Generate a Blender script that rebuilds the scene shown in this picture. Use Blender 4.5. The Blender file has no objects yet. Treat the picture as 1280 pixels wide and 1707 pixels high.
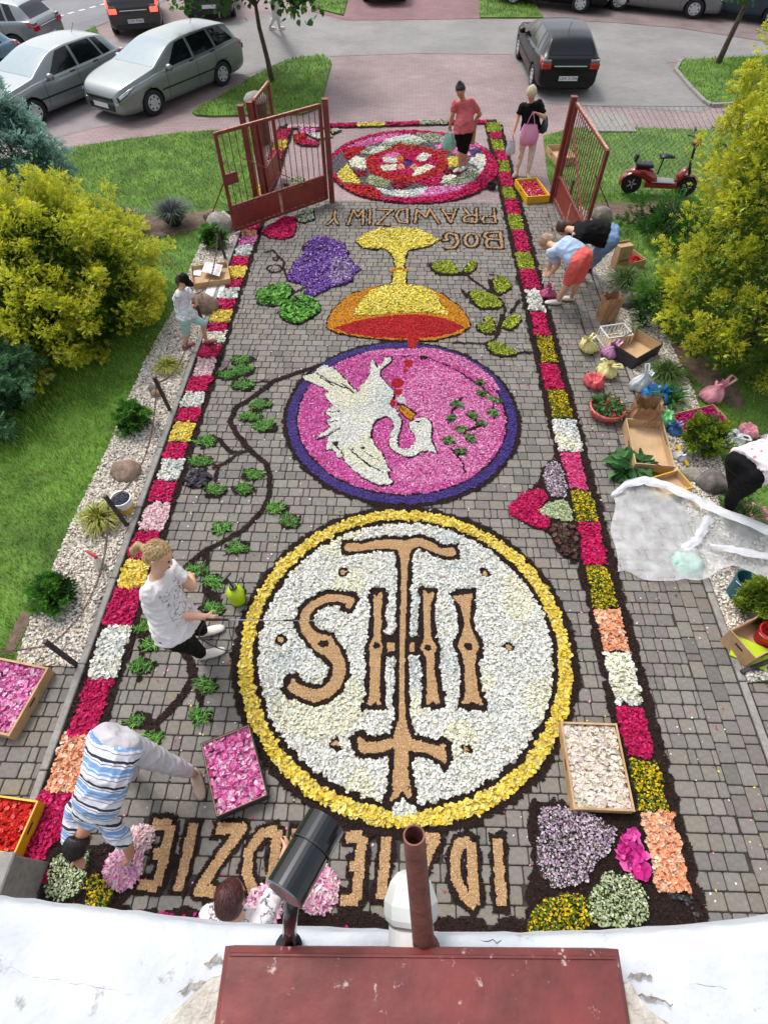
import bpy, bmesh, math, random
import numpy as np
from mathutils import Vector, Matrix, noise as mnoise
from mathutils.geometry import tessellate_polygon

# ---------------------------------------------------------------- scene, camera, light
sc = bpy.context.scene
COLL = sc.collection
rng = np.random.default_rng(11)
random.seed(5)
R = math.radians
CAM_H, CAM_YAW, CAM_PITCH, FPX = 5.4, R(1.47), R(53.2), 933.0

cam_d = bpy.data.cameras.new('camera'); cam = bpy.data.objects.new('camera', cam_d); COLL.objects.link(cam)
cam.location = (0, 0, CAM_H); cam.rotation_euler = (R(90) - CAM_PITCH, 0, CAM_YAW)
cam_d.sensor_fit = 'VERTICAL'; cam_d.sensor_height = 24.0; cam_d.lens = 24.0 * FPX / 1707.0
cam_d.clip_start = 0.05; cam_d.clip_end = 500
sc.camera = cam

SUN_EL, SUN_AZ = R(58), R(-40)          # azimuth measured from +Y (away from the camera) towards +X
w = bpy.data.worlds.new('World'); sc.world = w; w.use_nodes = True
nt = w.node_tree; nt.nodes.clear()
sky = nt.nodes.new('ShaderNodeTexSky'); sky.sky_type = 'NISHITA'; sky.sun_disc = False
sky.sun_elevation = SUN_EL; sky.sun_rotation = SUN_AZ; sky.air_density = 1.0; sky.dust_density = 3.0; sky.ozone_density = 1.0
hs = nt.nodes.new('ShaderNodeHueSaturation'); hs.inputs['Saturation'].default_value = 0.35
bg = nt.nodes.new('ShaderNodeBackground'); bg.inputs['Strength'].default_value = 0.15
out = nt.nodes.new('ShaderNodeOutputWorld')
nt.links.new(sky.outputs[0], hs.inputs['Color']); nt.links.new(hs.outputs[0], bg.inputs[0]); nt.links.new(bg.outputs[0], out.inputs[0])
sun_d = bpy.data.lights.new('sun', 'SUN'); sun_d.energy = 1.2; sun_d.angle = R(18); sun_d.color = (1.0, 0.96, 0.9)
sun = bpy.data.objects.new('sun', sun_d); COLL.objects.link(sun)
sun.rotation_euler = (R(90) - SUN_EL, 0, math.pi - SUN_AZ)
sun.location = (0, 0, 30)
sc.view_settings.view_transform = 'Standard'; sc.view_settings.look = 'None'
sc.view_settings.exposure = 0.82; sc.view_settings.gamma = 1.0; sc.view_settings.use_curve_mapping = False

# ---------------------------------------------------------------- helpers
_fd = (-math.sin(CAM_YAW), math.cos(CAM_YAW)); _rd = (math.cos(CAM_YAW), math.sin(CAM_YAW))
def G(u, v, z=0.0):
    """survey helper: photograph measurement (u, v) -> point of the place at height z"""
    cp, sp = math.cos(CAM_PITCH), math.sin(CAM_PITCH)
    x = u - 640.0; y = 853.5 - v
    dx = _fd[0]*cp*FPX + _rd[0]*x + _fd[0]*sp*y
    dy = _fd[1]*cp*FPX + _rd[1]*x + _fd[1]*sp*y
    dz = -sp*FPX + cp*y
    t = (z - CAM_H)/dz
    return Vector((dx*t, dy*t, z))
def GY(u, v, Y):
    """same, but for a known world Y instead of a known height"""
    cp, sp = math.cos(CAM_PITCH), math.sin(CAM_PITCH)
    x = u - 640.0; y = 853.5 - v
    dx = _fd[0]*cp*FPX + _rd[0]*x + _fd[0]*sp*y
    dy = _fd[1]*cp*FPX + _rd[1]*x + _fd[1]*sp*y
    dz = -sp*FPX + cp*y
    t = Y/dy
    return Vector((dx*t, Y, CAM_H + dz*t))
def GG(pts, z=0.0): return [G(u, v, z) for u, v in pts]
def T(x0, y0, s, pts): return [(x0 + p[0]/s, y0 + p[1]/s) + tuple(p[2:]) for p in pts]
def lin(c):
    return tuple(((x/255.0)/12.92 if x/255.0 <= 0.04045 else ((x/255.0 + 0.055)/1.055)**2.4) for x in c)
def C(r, g, b, k=0.8):
    l = lin((r, g, b)); return (l[0]*k, l[1]*k, l[2]*k, 1.0)

def tag(o, label=None, cat=None, group=None, kind=None):
    if label: o['label'] = label
    if cat: o['category'] = cat
    if group: o['group'] = group
    if kind: o['kind'] = kind
    return o
def thing(name, label, cat, loc=(0, 0, 0), rotz=0.0, group=None):
    o = bpy.data.objects.new(name, None); COLL.objects.link(o)
    o.empty_display_size = 0.1
    o.location = loc; o.rotation_euler = (0, 0, rotz)
    return tag(o, label, cat, group)
def wloc(o):
    v = Vector((0, 0, 0))
    while o is not None:
        v = v + Vector(o.location); o = o.parent
    return v
def link(name, me, parent=None):
    o = bpy.data.objects.new(name, me); COLL.objects.link(o)
    if parent is not None: o.parent = parent
    return o
def mk(name, V, F, mat, parent=None, cols=None, smooth=False, world=True, mi=None):
    """one mesh object from arrays; V in world coordinates unless world=False; cols one colour per vertex"""
    V = np.asarray(V, dtype=np.float64).reshape(-1, 3)
    if parent is not None and world: V = V - np.array(wloc(parent))
    me = bpy.data.meshes.new(name)
    if isinstance(F, np.ndarray):
        n, k = F.shape
        me.vertices.add(len(V)); me.vertices.foreach_set('co', V.ravel().astype(np.float32))
        me.loops.add(n*k); me.loops.foreach_set('vertex_index', F.ravel().astype(np.int32))
        me.polygons.add(n); me.polygons.foreach_set('loop_start', np.arange(0, n*k, k, dtype=np.int32))
        me.update(calc_edges=True)
    else:
        me.from_pydata([tuple(v) for v in V], [], F)
    if isinstance(mat, (list, tuple)):
        for m in mat: me.materials.append(m)
        if mi is not None: me.polygons.foreach_set('material_index', np.asarray(mi, dtype=np.int32))
    else: me.materials.append(mat)
    if cols is not None:
        a = me.color_attributes.new('Col', 'FLOAT_COLOR', 'POINT')
        cc = np.ones((len(V), 4), dtype=np.float32); cols = np.asarray(cols, dtype=np.float32); cc[:, :3] = cols[:, :3]
        a.data.foreach_set('color', cc.ravel())
    me.polygons.foreach_set('use_smooth', np.full(len(me.polygons), bool(smooth)))
    me.update()
    return link(name, me, parent)

class MB:
    """collects boxes, tubes, prisms and patches into one mesh"""
    def __init__(self): self.V = []; self.F = []; self.M = []; self.m = 0
    def add(self, V, F):
        b = len(self.V); self.V += [tuple(v) for v in V]
        for f in F: self.F.append(tuple(i + b for i in f)); self.M.append(self.m)
        return self
    def box(self, c, s, rz=0.0, rx=0.0, ry=0.0):
        M = Matrix.Translation(c) @ Matrix.Rotation(rz, 4, 'Z') @ Matrix.Rotation(ry, 4, 'Y') @ Matrix.Rotation(rx, 4, 'X')
        V = [M @ Vector((x*s[0]/2, y*s[1]/2, z*s[2]/2)) for x in (-1, 1) for y in (-1, 1) for z in (-1, 1)]
        return self.add(V, [(0,1,3,2),(4,6,7,5),(0,4,5,1),(2,3,7,6),(0,2,6,4),(1,5,7,3)])
    def bar(self, a, b, wd, th, up=(0, 0, 1)):
        a = Vector(a); b = Vector(b); d = (b - a).normalized(); u = Vector(up)
        s = d.cross(u)
        if s.length < 1e-4: s = d.cross(Vector((0, 1, 0)))
        s.normalize(); u = s.cross(d).normalized()
        V = [p + s*wd/2*i + u*th/2*j for p in (a, b) for i, j in ((-1,-1),(1,-1),(1,1),(-1,1))]
        return self.add(V, [(0,1,2,3),(7,6,5,4),(0,4,5,1),(1,5,6,2),(2,6,7,3),(3,7,4,0)])
    def tube(self, pts, r, n=8, cap=True, flat=None):
        """tube through pts, radius r (number or list); flat=(dir, factor) squashes the section"""
        P = [Vector(p) for p in pts]; rr = [r]*len(P) if isinstance(r, (int, float)) else list(r)
        V = []; F = []
        prev = None
        for i, p in enumerate(P):
            d = (P[min(i+1, len(P)-1)] - P[max(i-1, 0)])
            d = d.normalized() if d.length > 1e-9 else Vector((0, 0, 1))
            if prev is None:
                a = d.cross(Vector((0, 0, 1)))
                if a.length < 1e-3: a = d.cross(Vector((0, 1, 0)))
            else:
                a = prev - d*prev.dot(d)
                if a.length < 1e-6: a = d.cross(Vector((0, 0, 1)))
            a.normalize(); prev = a; b = d.cross(a)
            for k in range(n):
                t = 2*math.pi*k/n
                V.append(p + a*math.cos(t)*rr[i] + b*math.sin(t)*rr[i])
        for i in range(len(P)-1):
            for k in range(n):
                F.append((i*n+k, i*n+(k+1) % n, (i+1)*n+(k+1) % n, (i+1)*n+k))
        if cap:
            F.append(tuple(range(n-1, -1, -1))); F.append(tuple((len(P)-1)*n+k for k in range(n)))
        return self.add(V, F)
    def lathe(self, prof, c, n=16, axis=None, closed=True):
        """prof list of (r, h); axis rotates +Z onto it"""
        M = Matrix.Translation(c)
        if axis is not None: M = M @ Vector((0, 0, 1)).rotation_difference(Vector(axis)).to_matrix().to_4x4()
        V = []; F = []
        for r_, h in prof:
            for k in range(n):
                t = 2*math.pi*k/n; V.append(M @ Vector((r_*math.cos(t), r_*math.sin(t), h)))
        for i in range(len(prof)-1):
            for k in range(n): F.append((i*n+k, i*n+(k+1) % n, (i+1)*n+(k+1) % n, (i+1)*n+k))
        if closed:
            F.append(tuple(range(n-1, -1, -1))); F.append(tuple((len(prof)-1)*n+k for k in range(n)))
        return self.add(V, F)
    def prism(self, poly, z0, z1, M=None):
        n = len(poly)
        V = [Vector((p[0], p[1], z0)) for p in poly] + [Vector((p[0], p[1], z1)) for p in poly]
        ar = sum(poly[i][0]*poly[(i+1) % n][1] - poly[(i+1) % n][0]*poly[i][1] for i in range(n))
        if M is not None: V = [M @ v for v in V]
        top = tuple(range(n, 2*n)); bot = tuple(range(n-1, -1, -1))
        F = [top, bot] + [(i, (i+1) % n, n+(i+1) % n, n+i) for i in range(n)]
        if ar < 0: F = [tuple(reversed(f)) for f in F]
        return self.add(V, F)
    def build(self, name, mat, parent=None, world=True, smooth=False, bevel=0.0, seg=1):
        V = np.array([tuple(v) for v in self.V])
        o = mk(name, V, self.F, mat, parent, smooth=smooth, world=world, mi=self.M if isinstance(mat, (list, tuple)) else None)
        if bevel > 0:
            bm = bmesh.new(); bm.from_mesh(o.data)
            es = [e for e in bm.edges if len(e.link_faces) == 2 and e.calc_face_angle(0) > 0.5]
            bmesh.ops.bevel(bm, geom=es, offset=bevel, segments=seg, affect='EDGES', profile=0.6, clamp_overlap=True)
            bm.to_mesh(o.data); bm.free()
        return o

# ---------------------------------------------------------------- materials
_M = {}
def _new(name):
    m = bpy.data.materials.new(name); m.use_nodes = True
    n = m.node_tree; b = n.nodes['Principled BSDF']
    return m, n, b
def mat(name, col=(0.5, 0.5, 0.5, 1), rough=0.6, metal=0.0, var=0.12, scale=6.0, bump=0.0, bscale=60.0, col2=None, spec=0.5, coat=0.0, alpha=1.0, trans=0.0, emit=0.0, dirt=None, coord='Object', sheen=0.0):
    """plain procedural material: colour broken up by two noises, optional second colour, dirt and bump"""
    if name in _M: return _M[name]
    m, n, b = _new(name); L = n.links
    tc = n.nodes.new('ShaderNodeTexCoord')
    nz = n.nodes.new('ShaderNodeTexNoise'); nz.inputs['Scale'].default_value = scale; nz.inputs['Detail'].default_value = 6; nz.inputs['Roughness'].default_value = 0.65
    L.new(tc.outputs[coord], nz.inputs['Vector'])
    rp = n.nodes.new('ShaderNodeValToRGB')
    c2 = col2 if col2 is not None else tuple(x*(1-2*var) for x in col[:3]) + (1,)
    c1 = tuple(min(1, x*(1+var)) for x in col[:3]) + (1,)
    rp.color_ramp.elements[0].position = 0.3; rp.color_ramp.elements[0].color = c2[:3] + (1,)
    rp.color_ramp.elements[1].position = 0.62; rp.color_ramp.elements[1].color = c1
    L.new(nz.outputs['Fac'], rp.inputs['Fac'])
    cout = rp.outputs['Color']
    if dirt is not None:      # (colour, scale, threshold)
        n2 = n.nodes.new('ShaderNodeTexNoise'); n2.inputs['Scale'].default_value = dirt[1]; n2.inputs['Detail'].default_value = 8; n2.inputs['Roughness'].default_value = 0.7
        L.new(tc.outputs[coord], n2.inputs['Vector'])
        r2 = n.nodes.new('ShaderNodeValToRGB'); r2.color_ramp.elements[0].position = dirt[2]; r2.color_ramp.elements[1].position = min(1, dirt[2] + 0.06)
        L.new(n2.outputs['Fac'], r2.inputs['Fac'])
        mx = n.nodes.new('ShaderNodeMixRGB'); L.new(r2.outputs['Color'], mx.inputs[0]); L.new(cout, mx.inputs[1]); mx.inputs[2].default_value = dirt[0][:3] + (1,)
        cout = mx.outputs[0]
    L.new(cout, b.inputs['Base Color'])
    b.inputs['Roughness'].default_value = rough; b.inputs['Metallic'].default_value = metal
    b.inputs['Specular IOR Level'].default_value = spec
    if coat: b.inputs['Coat Weight'].default_value = coat; b.inputs['Coat Roughness'].default_value = 0.06
    if sheen: b.inputs['Sheen Weight'].default_value = sheen
    if alpha < 1: b.inputs['Alpha'].default_value = alpha
    if trans: b.inputs['Transmission Weight'].default_value = trans
    if emit:
        b.inputs['Emission Color'].default_value = col[:3] + (1,); b.inputs['Emission Strength'].default_value = emit
    if bump:
        nb = n.nodes.new('ShaderNodeTexNoise'); nb.inputs['Scale'].default_value = bscale; nb.inputs['Detail'].default_value = 5
        L.new(tc.outputs[coord], nb.inputs['Vector'])
        bp = n.nodes.new('ShaderNodeBump'); bp.inputs['Strength'].default_value = bump; bp.inputs['Distance'].default_value = 0.02
        L.new(nb.outputs['Fac'], bp.inputs['Height']); L.new(bp.outputs[0], b.inputs['Normal'])
    _M[name] = m
    return m
def vmat(name, rough=0.65, transl=0.0, spec=0.3, bump=0.0, bscale=80.0, var=0.0, vscale=20.0):
    """material whose colour is each piece's own colour (attribute Col)"""
    if name in _M: return _M[name]
    m, n, b = _new(name); L = n.links
    at = n.nodes.new('ShaderNodeVertexColor'); at.layer_name = 'Col'
    cout = at.outputs['Color']
    tc = n.nodes.new('ShaderNodeTexCoord')
    if var:
        nz = n.nodes.new('ShaderNodeTexNoise'); nz.inputs['Scale'].default_value = vscale; nz.inputs['Detail'].default_value = 5
        L.new(tc.outputs['Object'], nz.inputs['Vector'])
        mr = n.nodes.new('ShaderNodeMapRange'); mr.inputs['To Min'].default_value = 1-var; mr.inputs['To Max'].default_value = 1+var
        mr.inputs['From Min'].default_value = 0.3; mr.inputs['From Max'].default_value = 0.7
        L.new(nz.outputs['Fac'], mr.inputs['Value'])
        mx = n.nodes.new('ShaderNodeMixRGB'); mx.blend_type = 'MULTIPLY'; mx.inputs[0].default_value = 1
        L.new(cout, mx.inputs[1]); L.new(mr.outputs[0], mx.inputs[2]); cout = mx.outputs[0]
    L.new(cout, b.inputs['Base Color']); b.inputs['Roughness'].default_value = rough; b.inputs['Specular IOR Level'].default_value = spec
    if bump:
        nb = n.nodes.new('ShaderNodeTexNoise'); nb.inputs['Scale'].default_value = bscale; nb.inputs['Detail'].default_value = 6
        L.new(tc.outputs['Object'], nb.inputs['Vector'])
        bp = n.nodes.new('ShaderNodeBump'); bp.inputs['Strength'].default_value = bump; bp.inputs['Distance'].default_value = 0.01
        L.new(nb.outputs['Fac'], bp.inputs['Height']); L.new(bp.outputs[0], b.inputs['Normal'])
    if transl:
        tr = n.nodes.new('ShaderNodeBsdfTranslucent'); L.new(cout, tr.inputs['Color'])
        mxs = n.nodes.new('ShaderNodeMixShader'); mxs.inputs[0].default_value = transl
        L.new(b.outputs[0], mxs.inputs[1]); L.new(tr.outputs[0], mxs.inputs[2]); L.new(mxs.outputs[0], n.nodes['Material Output'].inputs['Surface'])
    _M[name] = m
    return m

# ---------------------------------------------------------------- polygon tools
def pip(P, poly):
    """points inside polygon (even-odd), numpy"""
    x = P[:, 0]; y = P[:, 1]; ins = np.zeros(len(P), dtype=bool); n = len(poly)
    for i in range(n):
        x1, y1 = poly[i][0], poly[i][1]; x2, y2 = poly[(i+1) % n][0], poly[(i+1) % n][1]
        if y1 == y2: continue
        c = ((y1 > y) != (y2 > y)) & (x < (x2-x1)*(y-y1)/(y2-y1) + x1)
        ins ^= c
    return ins
def resample(pts, step, closed=False):
    P = [Vector((p[0], p[1])) for p in pts]
    if closed: P.append(P[0])
    o = []
    for a, b in zip(P[:-1], P[1:]):
        n = max(1, int(math.ceil((b-a).length/step)))
        for k in range(n): o.append(a.lerp(b, k/n))
    if not closed: o.append(P[-1])
    return o
def smooth_poly(pts, it=2, closed=True):
    """Chaikin corner cutting"""
    P = [Vector((p[0], p[1])) for p in pts]
    for _ in range(it):
        Q = []
        n = len(P)
        if not closed: Q.append(P[0])
        for i in range(n if closed else n-1):
            a, b = P[i], P[(i+1) % n]
            Q += [a.lerp(b, 0.25), a.lerp(b, 0.75)]
        if not closed: Q.append(P[-1])
        P = Q
    return P
def circle(cx, cy, r, n=96, ry=None):
    ry = r if ry is None else ry
    return [(cx + r*math.cos(2*math.pi*k/n), cy + ry*math.sin(2*math.pi*k/n)) for k in range(n)]
def sheet(name, poly, z, mat_, parent=None, kind=None, thick=0.0):
    """flat polygon sheet (with a skirt when thick)"""
    P = [(p[0], p[1]) for p in poly]
    tr = tessellate_polygon([[Vector((p[0], p[1], 0)) for p in P]])
    V = [(p[0], p[1], z) for p in P]; F = []
    for t in tr:
        a, b, c = [Vector((P[i][0], P[i][1])) for i in t]
        F.append(tuple(t) if (b-a).cross(c-a) > 0 else (t[0], t[2], t[1]))
    if thick:
        n = len(P); V += [(p[0], p[1], z-thick) for p in P]
        F += [(i, i+n, (i+1) % n+n, (i+1) % n) for i in range(n)]
    o = mk(name, V, F, mat_, parent)
    if kind: o['kind'] = kind
    return o
def scat(poly, dens, seed=None):
    """random points in a polygon, about dens per square metre"""
    A = np.array([(p[0], p[1]) for p in poly]); lo = A.min(0); hi = A.max(0)
    n = int(dens*np.prod(hi-lo)); Q = rng.random((n, 2))*(hi-lo)+lo
    return Q[pip(Q, poly)]
def replicate(tV, tF, pos, yaw, tilt, tdir, scale, sz=None):
    """copies of a small template mesh: pos (n,3), yaw about Z, tilt about a horizontal axis at tdir"""
    n = len(pos); k = len(tV); tV = np.asarray(tV, float)
    V = np.repeat(tV[None], n, 0)*np.asarray(scale).reshape(n, -1, 1 if np.ndim(scale) == 1 else np.shape(scale)[-1])
    c, s = np.cos(yaw)[:, None], np.sin(yaw)[:, None]
    x = V[..., 0]*c - V[..., 1]*s; y = V[..., 0]*s + V[..., 1]*c; z = V[..., 2]
    # tilt: Rodrigues about axis (cos tdir, sin tdir, 0)
    ax, ay = np.cos(tdir)[:, None], np.sin(tdir)[:, None]; ct, st = np.cos(tilt)[:, None], np.sin(tilt)[:, None]
    dot = ax*x + ay*y
    X = x*ct + ay*z*st + ax*dot*(1-ct); Y = y*ct - ax*z*st + ay*dot*(1-ct); Z = z*ct + (ax*y - ay*x)*st
    V = np.stack([X, Y, Z], -1) + np.asarray(pos)[:, None, :]
    F = (np.asarray(tF)[None] + (np.arange(n)*k)[:, None, None]).reshape(-1, np.asarray(tF).shape[1])
    return V.reshape(-1, 3), F
def pal(cols, n, jit=0.12):
    """n colours drawn from a palette of (rgb255, weight)"""
    cs = np.array([C(*c[0])[:3] for c in cols]); ws = np.array([c[1] for c in cols], float); ws /= ws.sum()
    i = rng.choice(len(cs), n, p=ws)
    return np.clip(cs[i]*(1 + jit*rng.standard_normal((n, 1)))*(1 + 0.012*rng.standard_normal((n, 3))), 0.002, 0.92)
# ================================================================ SETTING
def struct(o): o['kind'] = 'structure'; return o
# --- materials of the setting
M_LAWN = mat('lawn_soil', C(96, 132, 48), 0.95, var=0.25, scale=1.6, bump=0.5, bscale=90, col2=C(52, 78, 28), dirt=(C(95, 100, 55), 3.0, 0.62))
M_SOIL = mat('bed_soil', C(120, 100, 84), 0.95, var=0.2, scale=9, bump=0.6, bscale=70, col2=C(84, 68, 56))
M_SAND = mat('joint_sand', C(62, 56, 50), 0.95, var=0.25, scale=30, bump=0.4, bscale=140)
M_CONC = mat('kerb_concrete', C(150, 146, 140), 0.85, var=0.14, scale=14, bump=0.25, bscale=120, dirt=(C(96, 92, 86), 5.0, 0.6))
M_ASPH = mat('asphalt', C(134, 133, 138), 0.9, var=0.08, scale=0.7, bump=0.25, bscale=160)
M_PAINT = mat('road_paint', C(225, 225, 222), 0.7, var=0.06)
def brickmat(name, c1, c2, cm, bw, bh, patch=0.25, rot=0.0):
    m, n, b = _new(name); L = n.links
    tc = n.nodes.new('ShaderNodeTexCoord'); mp = n.nodes.new('ShaderNodeMapping'); mp.inputs['Rotation'].default_value = (0, 0, rot)
    L.new(tc.outputs['Object'], mp.inputs['Vector'])
    br = n.nodes.new('ShaderNodeTexBrick'); br.inputs['Scale'].default_value = 1.0
    br.inputs['Brick Width'].default_value = bw; br.inputs['Row Height'].default_value = bh; br.inputs['Mortar Size'].default_value = 0.006; br.inputs['Mortar Smooth'].default_value = 0.3
    br.inputs['Color1'].default_value = c1; br.inputs['Color2'].default_value = c2; br.inputs['Mortar'].default_value = cm
    L.new(mp.outputs[0], br.inputs['Vector'])
    nz = n.nodes.new('ShaderNodeTexNoise'); nz.inputs['Scale'].default_value = 0.55; nz.inputs['Detail'].default_value = 7; nz.inputs['Roughness'].default_value = 0.62
    L.new(tc.outputs['Object'], nz.inputs['Vector'])
    mr = n.nodes.new('ShaderNodeMapRange'); mr.inputs['From Min'].default_value = 0.3; mr.inputs['From Max'].default_value = 0.7; mr.inputs['To Min'].default_value = 1-patch; mr.inputs['To Max'].default_value = 1+patch
    L.new(nz.outputs['Fac'], mr.inputs['Value'])
    mx = n.nodes.new('ShaderNodeMixRGB'); mx.blend_type = 'MULTIPLY'; mx.inputs[0].default_value = 1
    L.new(br.outputs['Color'], mx.inputs[1]); L.new(mr.outputs[0], mx.inputs[2]); L.new(mx.outputs[0], b.inputs['Base Color'])
    bp = n.nodes.new('ShaderNodeBump'); bp.inputs['Strength'].default_value = 0.5; bp.inputs['Distance'].default_value = 0.006; bp.invert = True
    L.new(br.outputs['Fac'], bp.inputs['Height']); L.new(bp.outputs[0], b.inputs['Normal'])
    b.inputs['Roughness'].default_value = 0.85
    return m
M_RED = brickmat('red_block_paving', C(160, 138, 136), C(147, 128, 127), C(118, 102, 102), 0.2, 0.1)
M_REDB = brickmat('red_parking_paving', C(146, 108, 110), C(132, 98, 100), C(100, 76, 76), 0.2, 0.1)
M_GREY = brickmat('grey_block_paving', C(146, 143, 141), C(138, 135, 133), C(114, 111, 109), 0.2, 0.1, 0.2)
M_VC_STONE = vmat('paving_stone', 0.88, bump=0.5, bscale=95, var=0.16, vscale=26)
M_VC_GRASS = vmat('grass_blades', 0.6, transl=0.25)
M_VC_PEB = vmat('pebbles', 0.8)

# --- base ground
struct(sheet('ground', [(-200, -100), (200, -100), (200, 300), (-200, 300)], -0.06, M_LAWN))
# --- paved court base and stones
court = struct(sheet('pavement', [(-9, -2.5), (9, -2.5), (9, 2.04), (3.44, 2.04), (3.44, 12.05), (-3.02, 12.05), (-3.02, 2.03), (-9, 2.03)], -0.014, M_SAND))
RX0, RY0, RES = -3.4, -0.6, 0.01
NX, NY = 640, 1760
ras = np.zeros((NX, NY), dtype=np.int16)          # 0 bare paving, >0 id of the carpet piece lying there
def ras_at(P):
    i = ((P[:, 0]-RX0)/RES).astype(int); j = ((P[:, 1]-RY0)/RES).astype(int)
    ok = (i >= 0) & (i < NX) & (j >= 0) & (j < NY)
    r = np.zeros(len(P), dtype=np.int16); r[ok] = ras[i[ok], j[ok]]
    return r
stones = []      # (x, y, w, d)
def lay(x0, x1, y0, y1, pitch=0.1355):
    y = y0; row = 0
    while y + 0.03 < y1:
        d = min(pitch, y1-y); x = x0 - random.random()*0.1
        while x < x1:
            wdt = random.choice((0.078, 0.125, 0.125, 0.178, 0.195, 0.14))
            a, b = max(x, x0), min(x+wdt, x1)
            if b-a > 0.035: stones.append(((a+b)/2, y+d/2, b-a-0.009, d-0.009))
            x += wdt
        y += d
def lay_col(x0, x1, y0, y1):
    n = max(1, round((x1-x0)/0.1355)); p = (x1-x0)/n
    for k in range(n):
        y = y0 - random.random()*0.1
        while y < y1:
            l = random.choice((0.078, 0.125, 0.178, 0.195, 0.178)); a, b = max(y, y0), min(y+l, y1)
            if b-a > 0.035: stones.append((x0+p*(k+0.5), (a+b)/2, p-0.009, b-a-0.009))
            y += l
lay(-3.0, 3.0, -0.9, 12.05)
lay_col(3.0, 3.42, -0.9, 12.05)
lay(-5.4, -3.1, -0.9, 2.03)
lay(3.52, 5.4, -0.9, 2.04)
def stone_mesh(wd, dp, h=0.016, c=0.011, e=0.0055):
    """bevelled stone with cut corners: top ring inset and a side skirt; 8 corners"""
    def ring(hw, hd, cc, z): return [(-hw+cc, -hd, z), (hw-cc, -hd, z), (hw, -hd+cc, z), (hw, hd-cc, z), (hw-cc, hd, z), (-hw+cc, hd, z), (-hw, hd-cc, z), (-hw, -hd+cc, z)]
    hw, hd = wd/2, dp/2
    V = ring(hw, hd, c, -h) + ring(hw, hd, c, -e) + ring(hw-e, hd-e, c, 0)
    F = [(16, 17, 18, 19), (16, 19, 20, 23), (20, 21, 22, 23)]
    for r0 in (0, 8):
        for k in range(8): F.append((r0+k, r0+(k+1) % 8, r0+8+(k+1) % 8, r0+8+k))
    return np.array(V), np.array(F)
def stone_cols(n):
    return pal([((131, 126, 119), 5), ((125, 120, 114), 4), ((136, 130, 122), 3), ((117, 113, 108), 2), ((131, 124, 114), 2)], n, 0.045)

# --- kerbs
def kerb(name, pts, wd=0.08, z0=-0.12, z1=0.03, parent=None):
    """a row of kerb stones along a line, each its own part"""
    root = thing(name, None, None, (pts[0][0], pts[0][1], 0)); root['kind'] = 'structure'
    for a, b in zip(pts[:-1], pts[1:]):
        a = Vector(a[:2]); b = Vector(b[:2]); L = (b-a).length; n = max(1, round(L/1.0)); d = (b-a)/n; ang = math.atan2(d.y, d.x)
        for k in range(n):
            c = a + d*(k+0.5)
            MB().box((c.x, c.y, (z0+z1)/2+random.uniform(-.004, .004)), (d.length-0.008, wd, z1-z0), ang).build('kerb_stone', M_CONC, root, bevel=0.008)
    return root
kerb('kerb', [(-3.06, -0.9), (-3.06, 10.9)], 0.07, z1=0.035)
kerb('kerb', [(3.47, -0.9), (3.47, 10.9)], 0.07, z1=0.012)
# --- red paving beyond the gate, road, parking
struct(sheet('driveway', [(-60, 12.05), (60, 12.05), (60, 90), (-60, 90)], -0.018, M_RED))
road_px = [(553, 93), (700, 88), (850, 90), (868, 112), (893, 170), (1000, 176), (1165, 186), (1190, 176), (1110, 104), (1200, 97), (1330, 92), (1330, 78), (1241, 64), (1131, 47), (1014, 37), (909, 35), (780, 33), (575, 37), (525, 22), (420, 30), (330, 40), (270, 62), (330, 130), (420, 122), (480, 98)]
struct(sheet('road', GG(road_px), -0.012, M_GREY))
asph = struct(sheet('asphalt_road', GG([(-260, 130), (20, 84), (120, 60), (180, 36), (260, 8), (330, -25), (300, -60), (90, -6), (-20, 14), (-260, 70)]), -0.008, M_ASPH))
for k in range(11):
    a = G(-12+k*18, 56-k*4.8); b = G(-2+k*18, 53.4-k*4.8)
    d = (b-a).normalized(); s = Vector((-d.y, d.x, 0))*0.06
    sheet('lane_dash', [a+s, a-s, b-s, b+s], -0.003, M_PAINT, asph)
struct(sheet('parking_pavement', GG([(578, 33), (525, 20), (545, -50), (800, -50), (806, 30), (700, 32)]), -0.010, M_REDB))
struct(sheet('parking_pavement', GG([(905, 33), (1014, 36), (1131, 46), (1241, 63), (1340, 80), (1340, -40), (880, -45)]), -0.010, mat('dark_parking_pavement', C(128, 112, 110), 0.9, var=0.15, scale=1.2, bump=0.2)))
struct(sheet('parking_pavement', GG([(-60, 262), (60, 236), (160, 212), (265, 186), (330, 130), (240, 66), (120, 62), (-200, 130)]), -0.014, mat('left_parking_pavement', C(152, 142, 143), 0.9, var=0.12, scale=0.9, bump=0.25)))

# --- lawns
GRAV_L = T(0, 560, 3.048, [(800, 20), (740, 130), (640, 360), (560, 560), (470, 740), (380, 930), (240, 1250), (90, 1640)])
GRAV_L2 = T(0, 200, 3.048, [(1140, 465), (1100, 480), (1040, 600), (970, 750), (890, 960)])
grav_edge = [G(u, v) for u, v in GRAV_L2 + GRAV_L]
left_lawn = [G(u, v) for u, v in [(-120, 285), (50, 256), (200, 233), (300, 221), (418, 212), (424, 260), (432, 332), (388, 350)]] + grav_edge + [Vector((-3.75, 2.03, 0)), Vector((-12, 2.03, 0)), Vector((-16, 8, 0))]
right_lawn = GG([(905, 226), (955, 213), (1050, 212), (1160, 216), (1330, 220), (1330, 330), (1330, 900), (1300, 900), (1235, 850), (1212, 797), (1190, 745), (1155, 655), (1115, 570), (1075, 505), (1055, 470), (1030, 430), (1010, 380), (965, 345), (928, 335), (912, 290)])
isl_l = smooth_poly(GG([(556, 92), (490, 97), (432, 122), (372, 160), (318, 186), (330, 195), (420, 193), (532, 190), (541, 150)]), 1)
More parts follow.
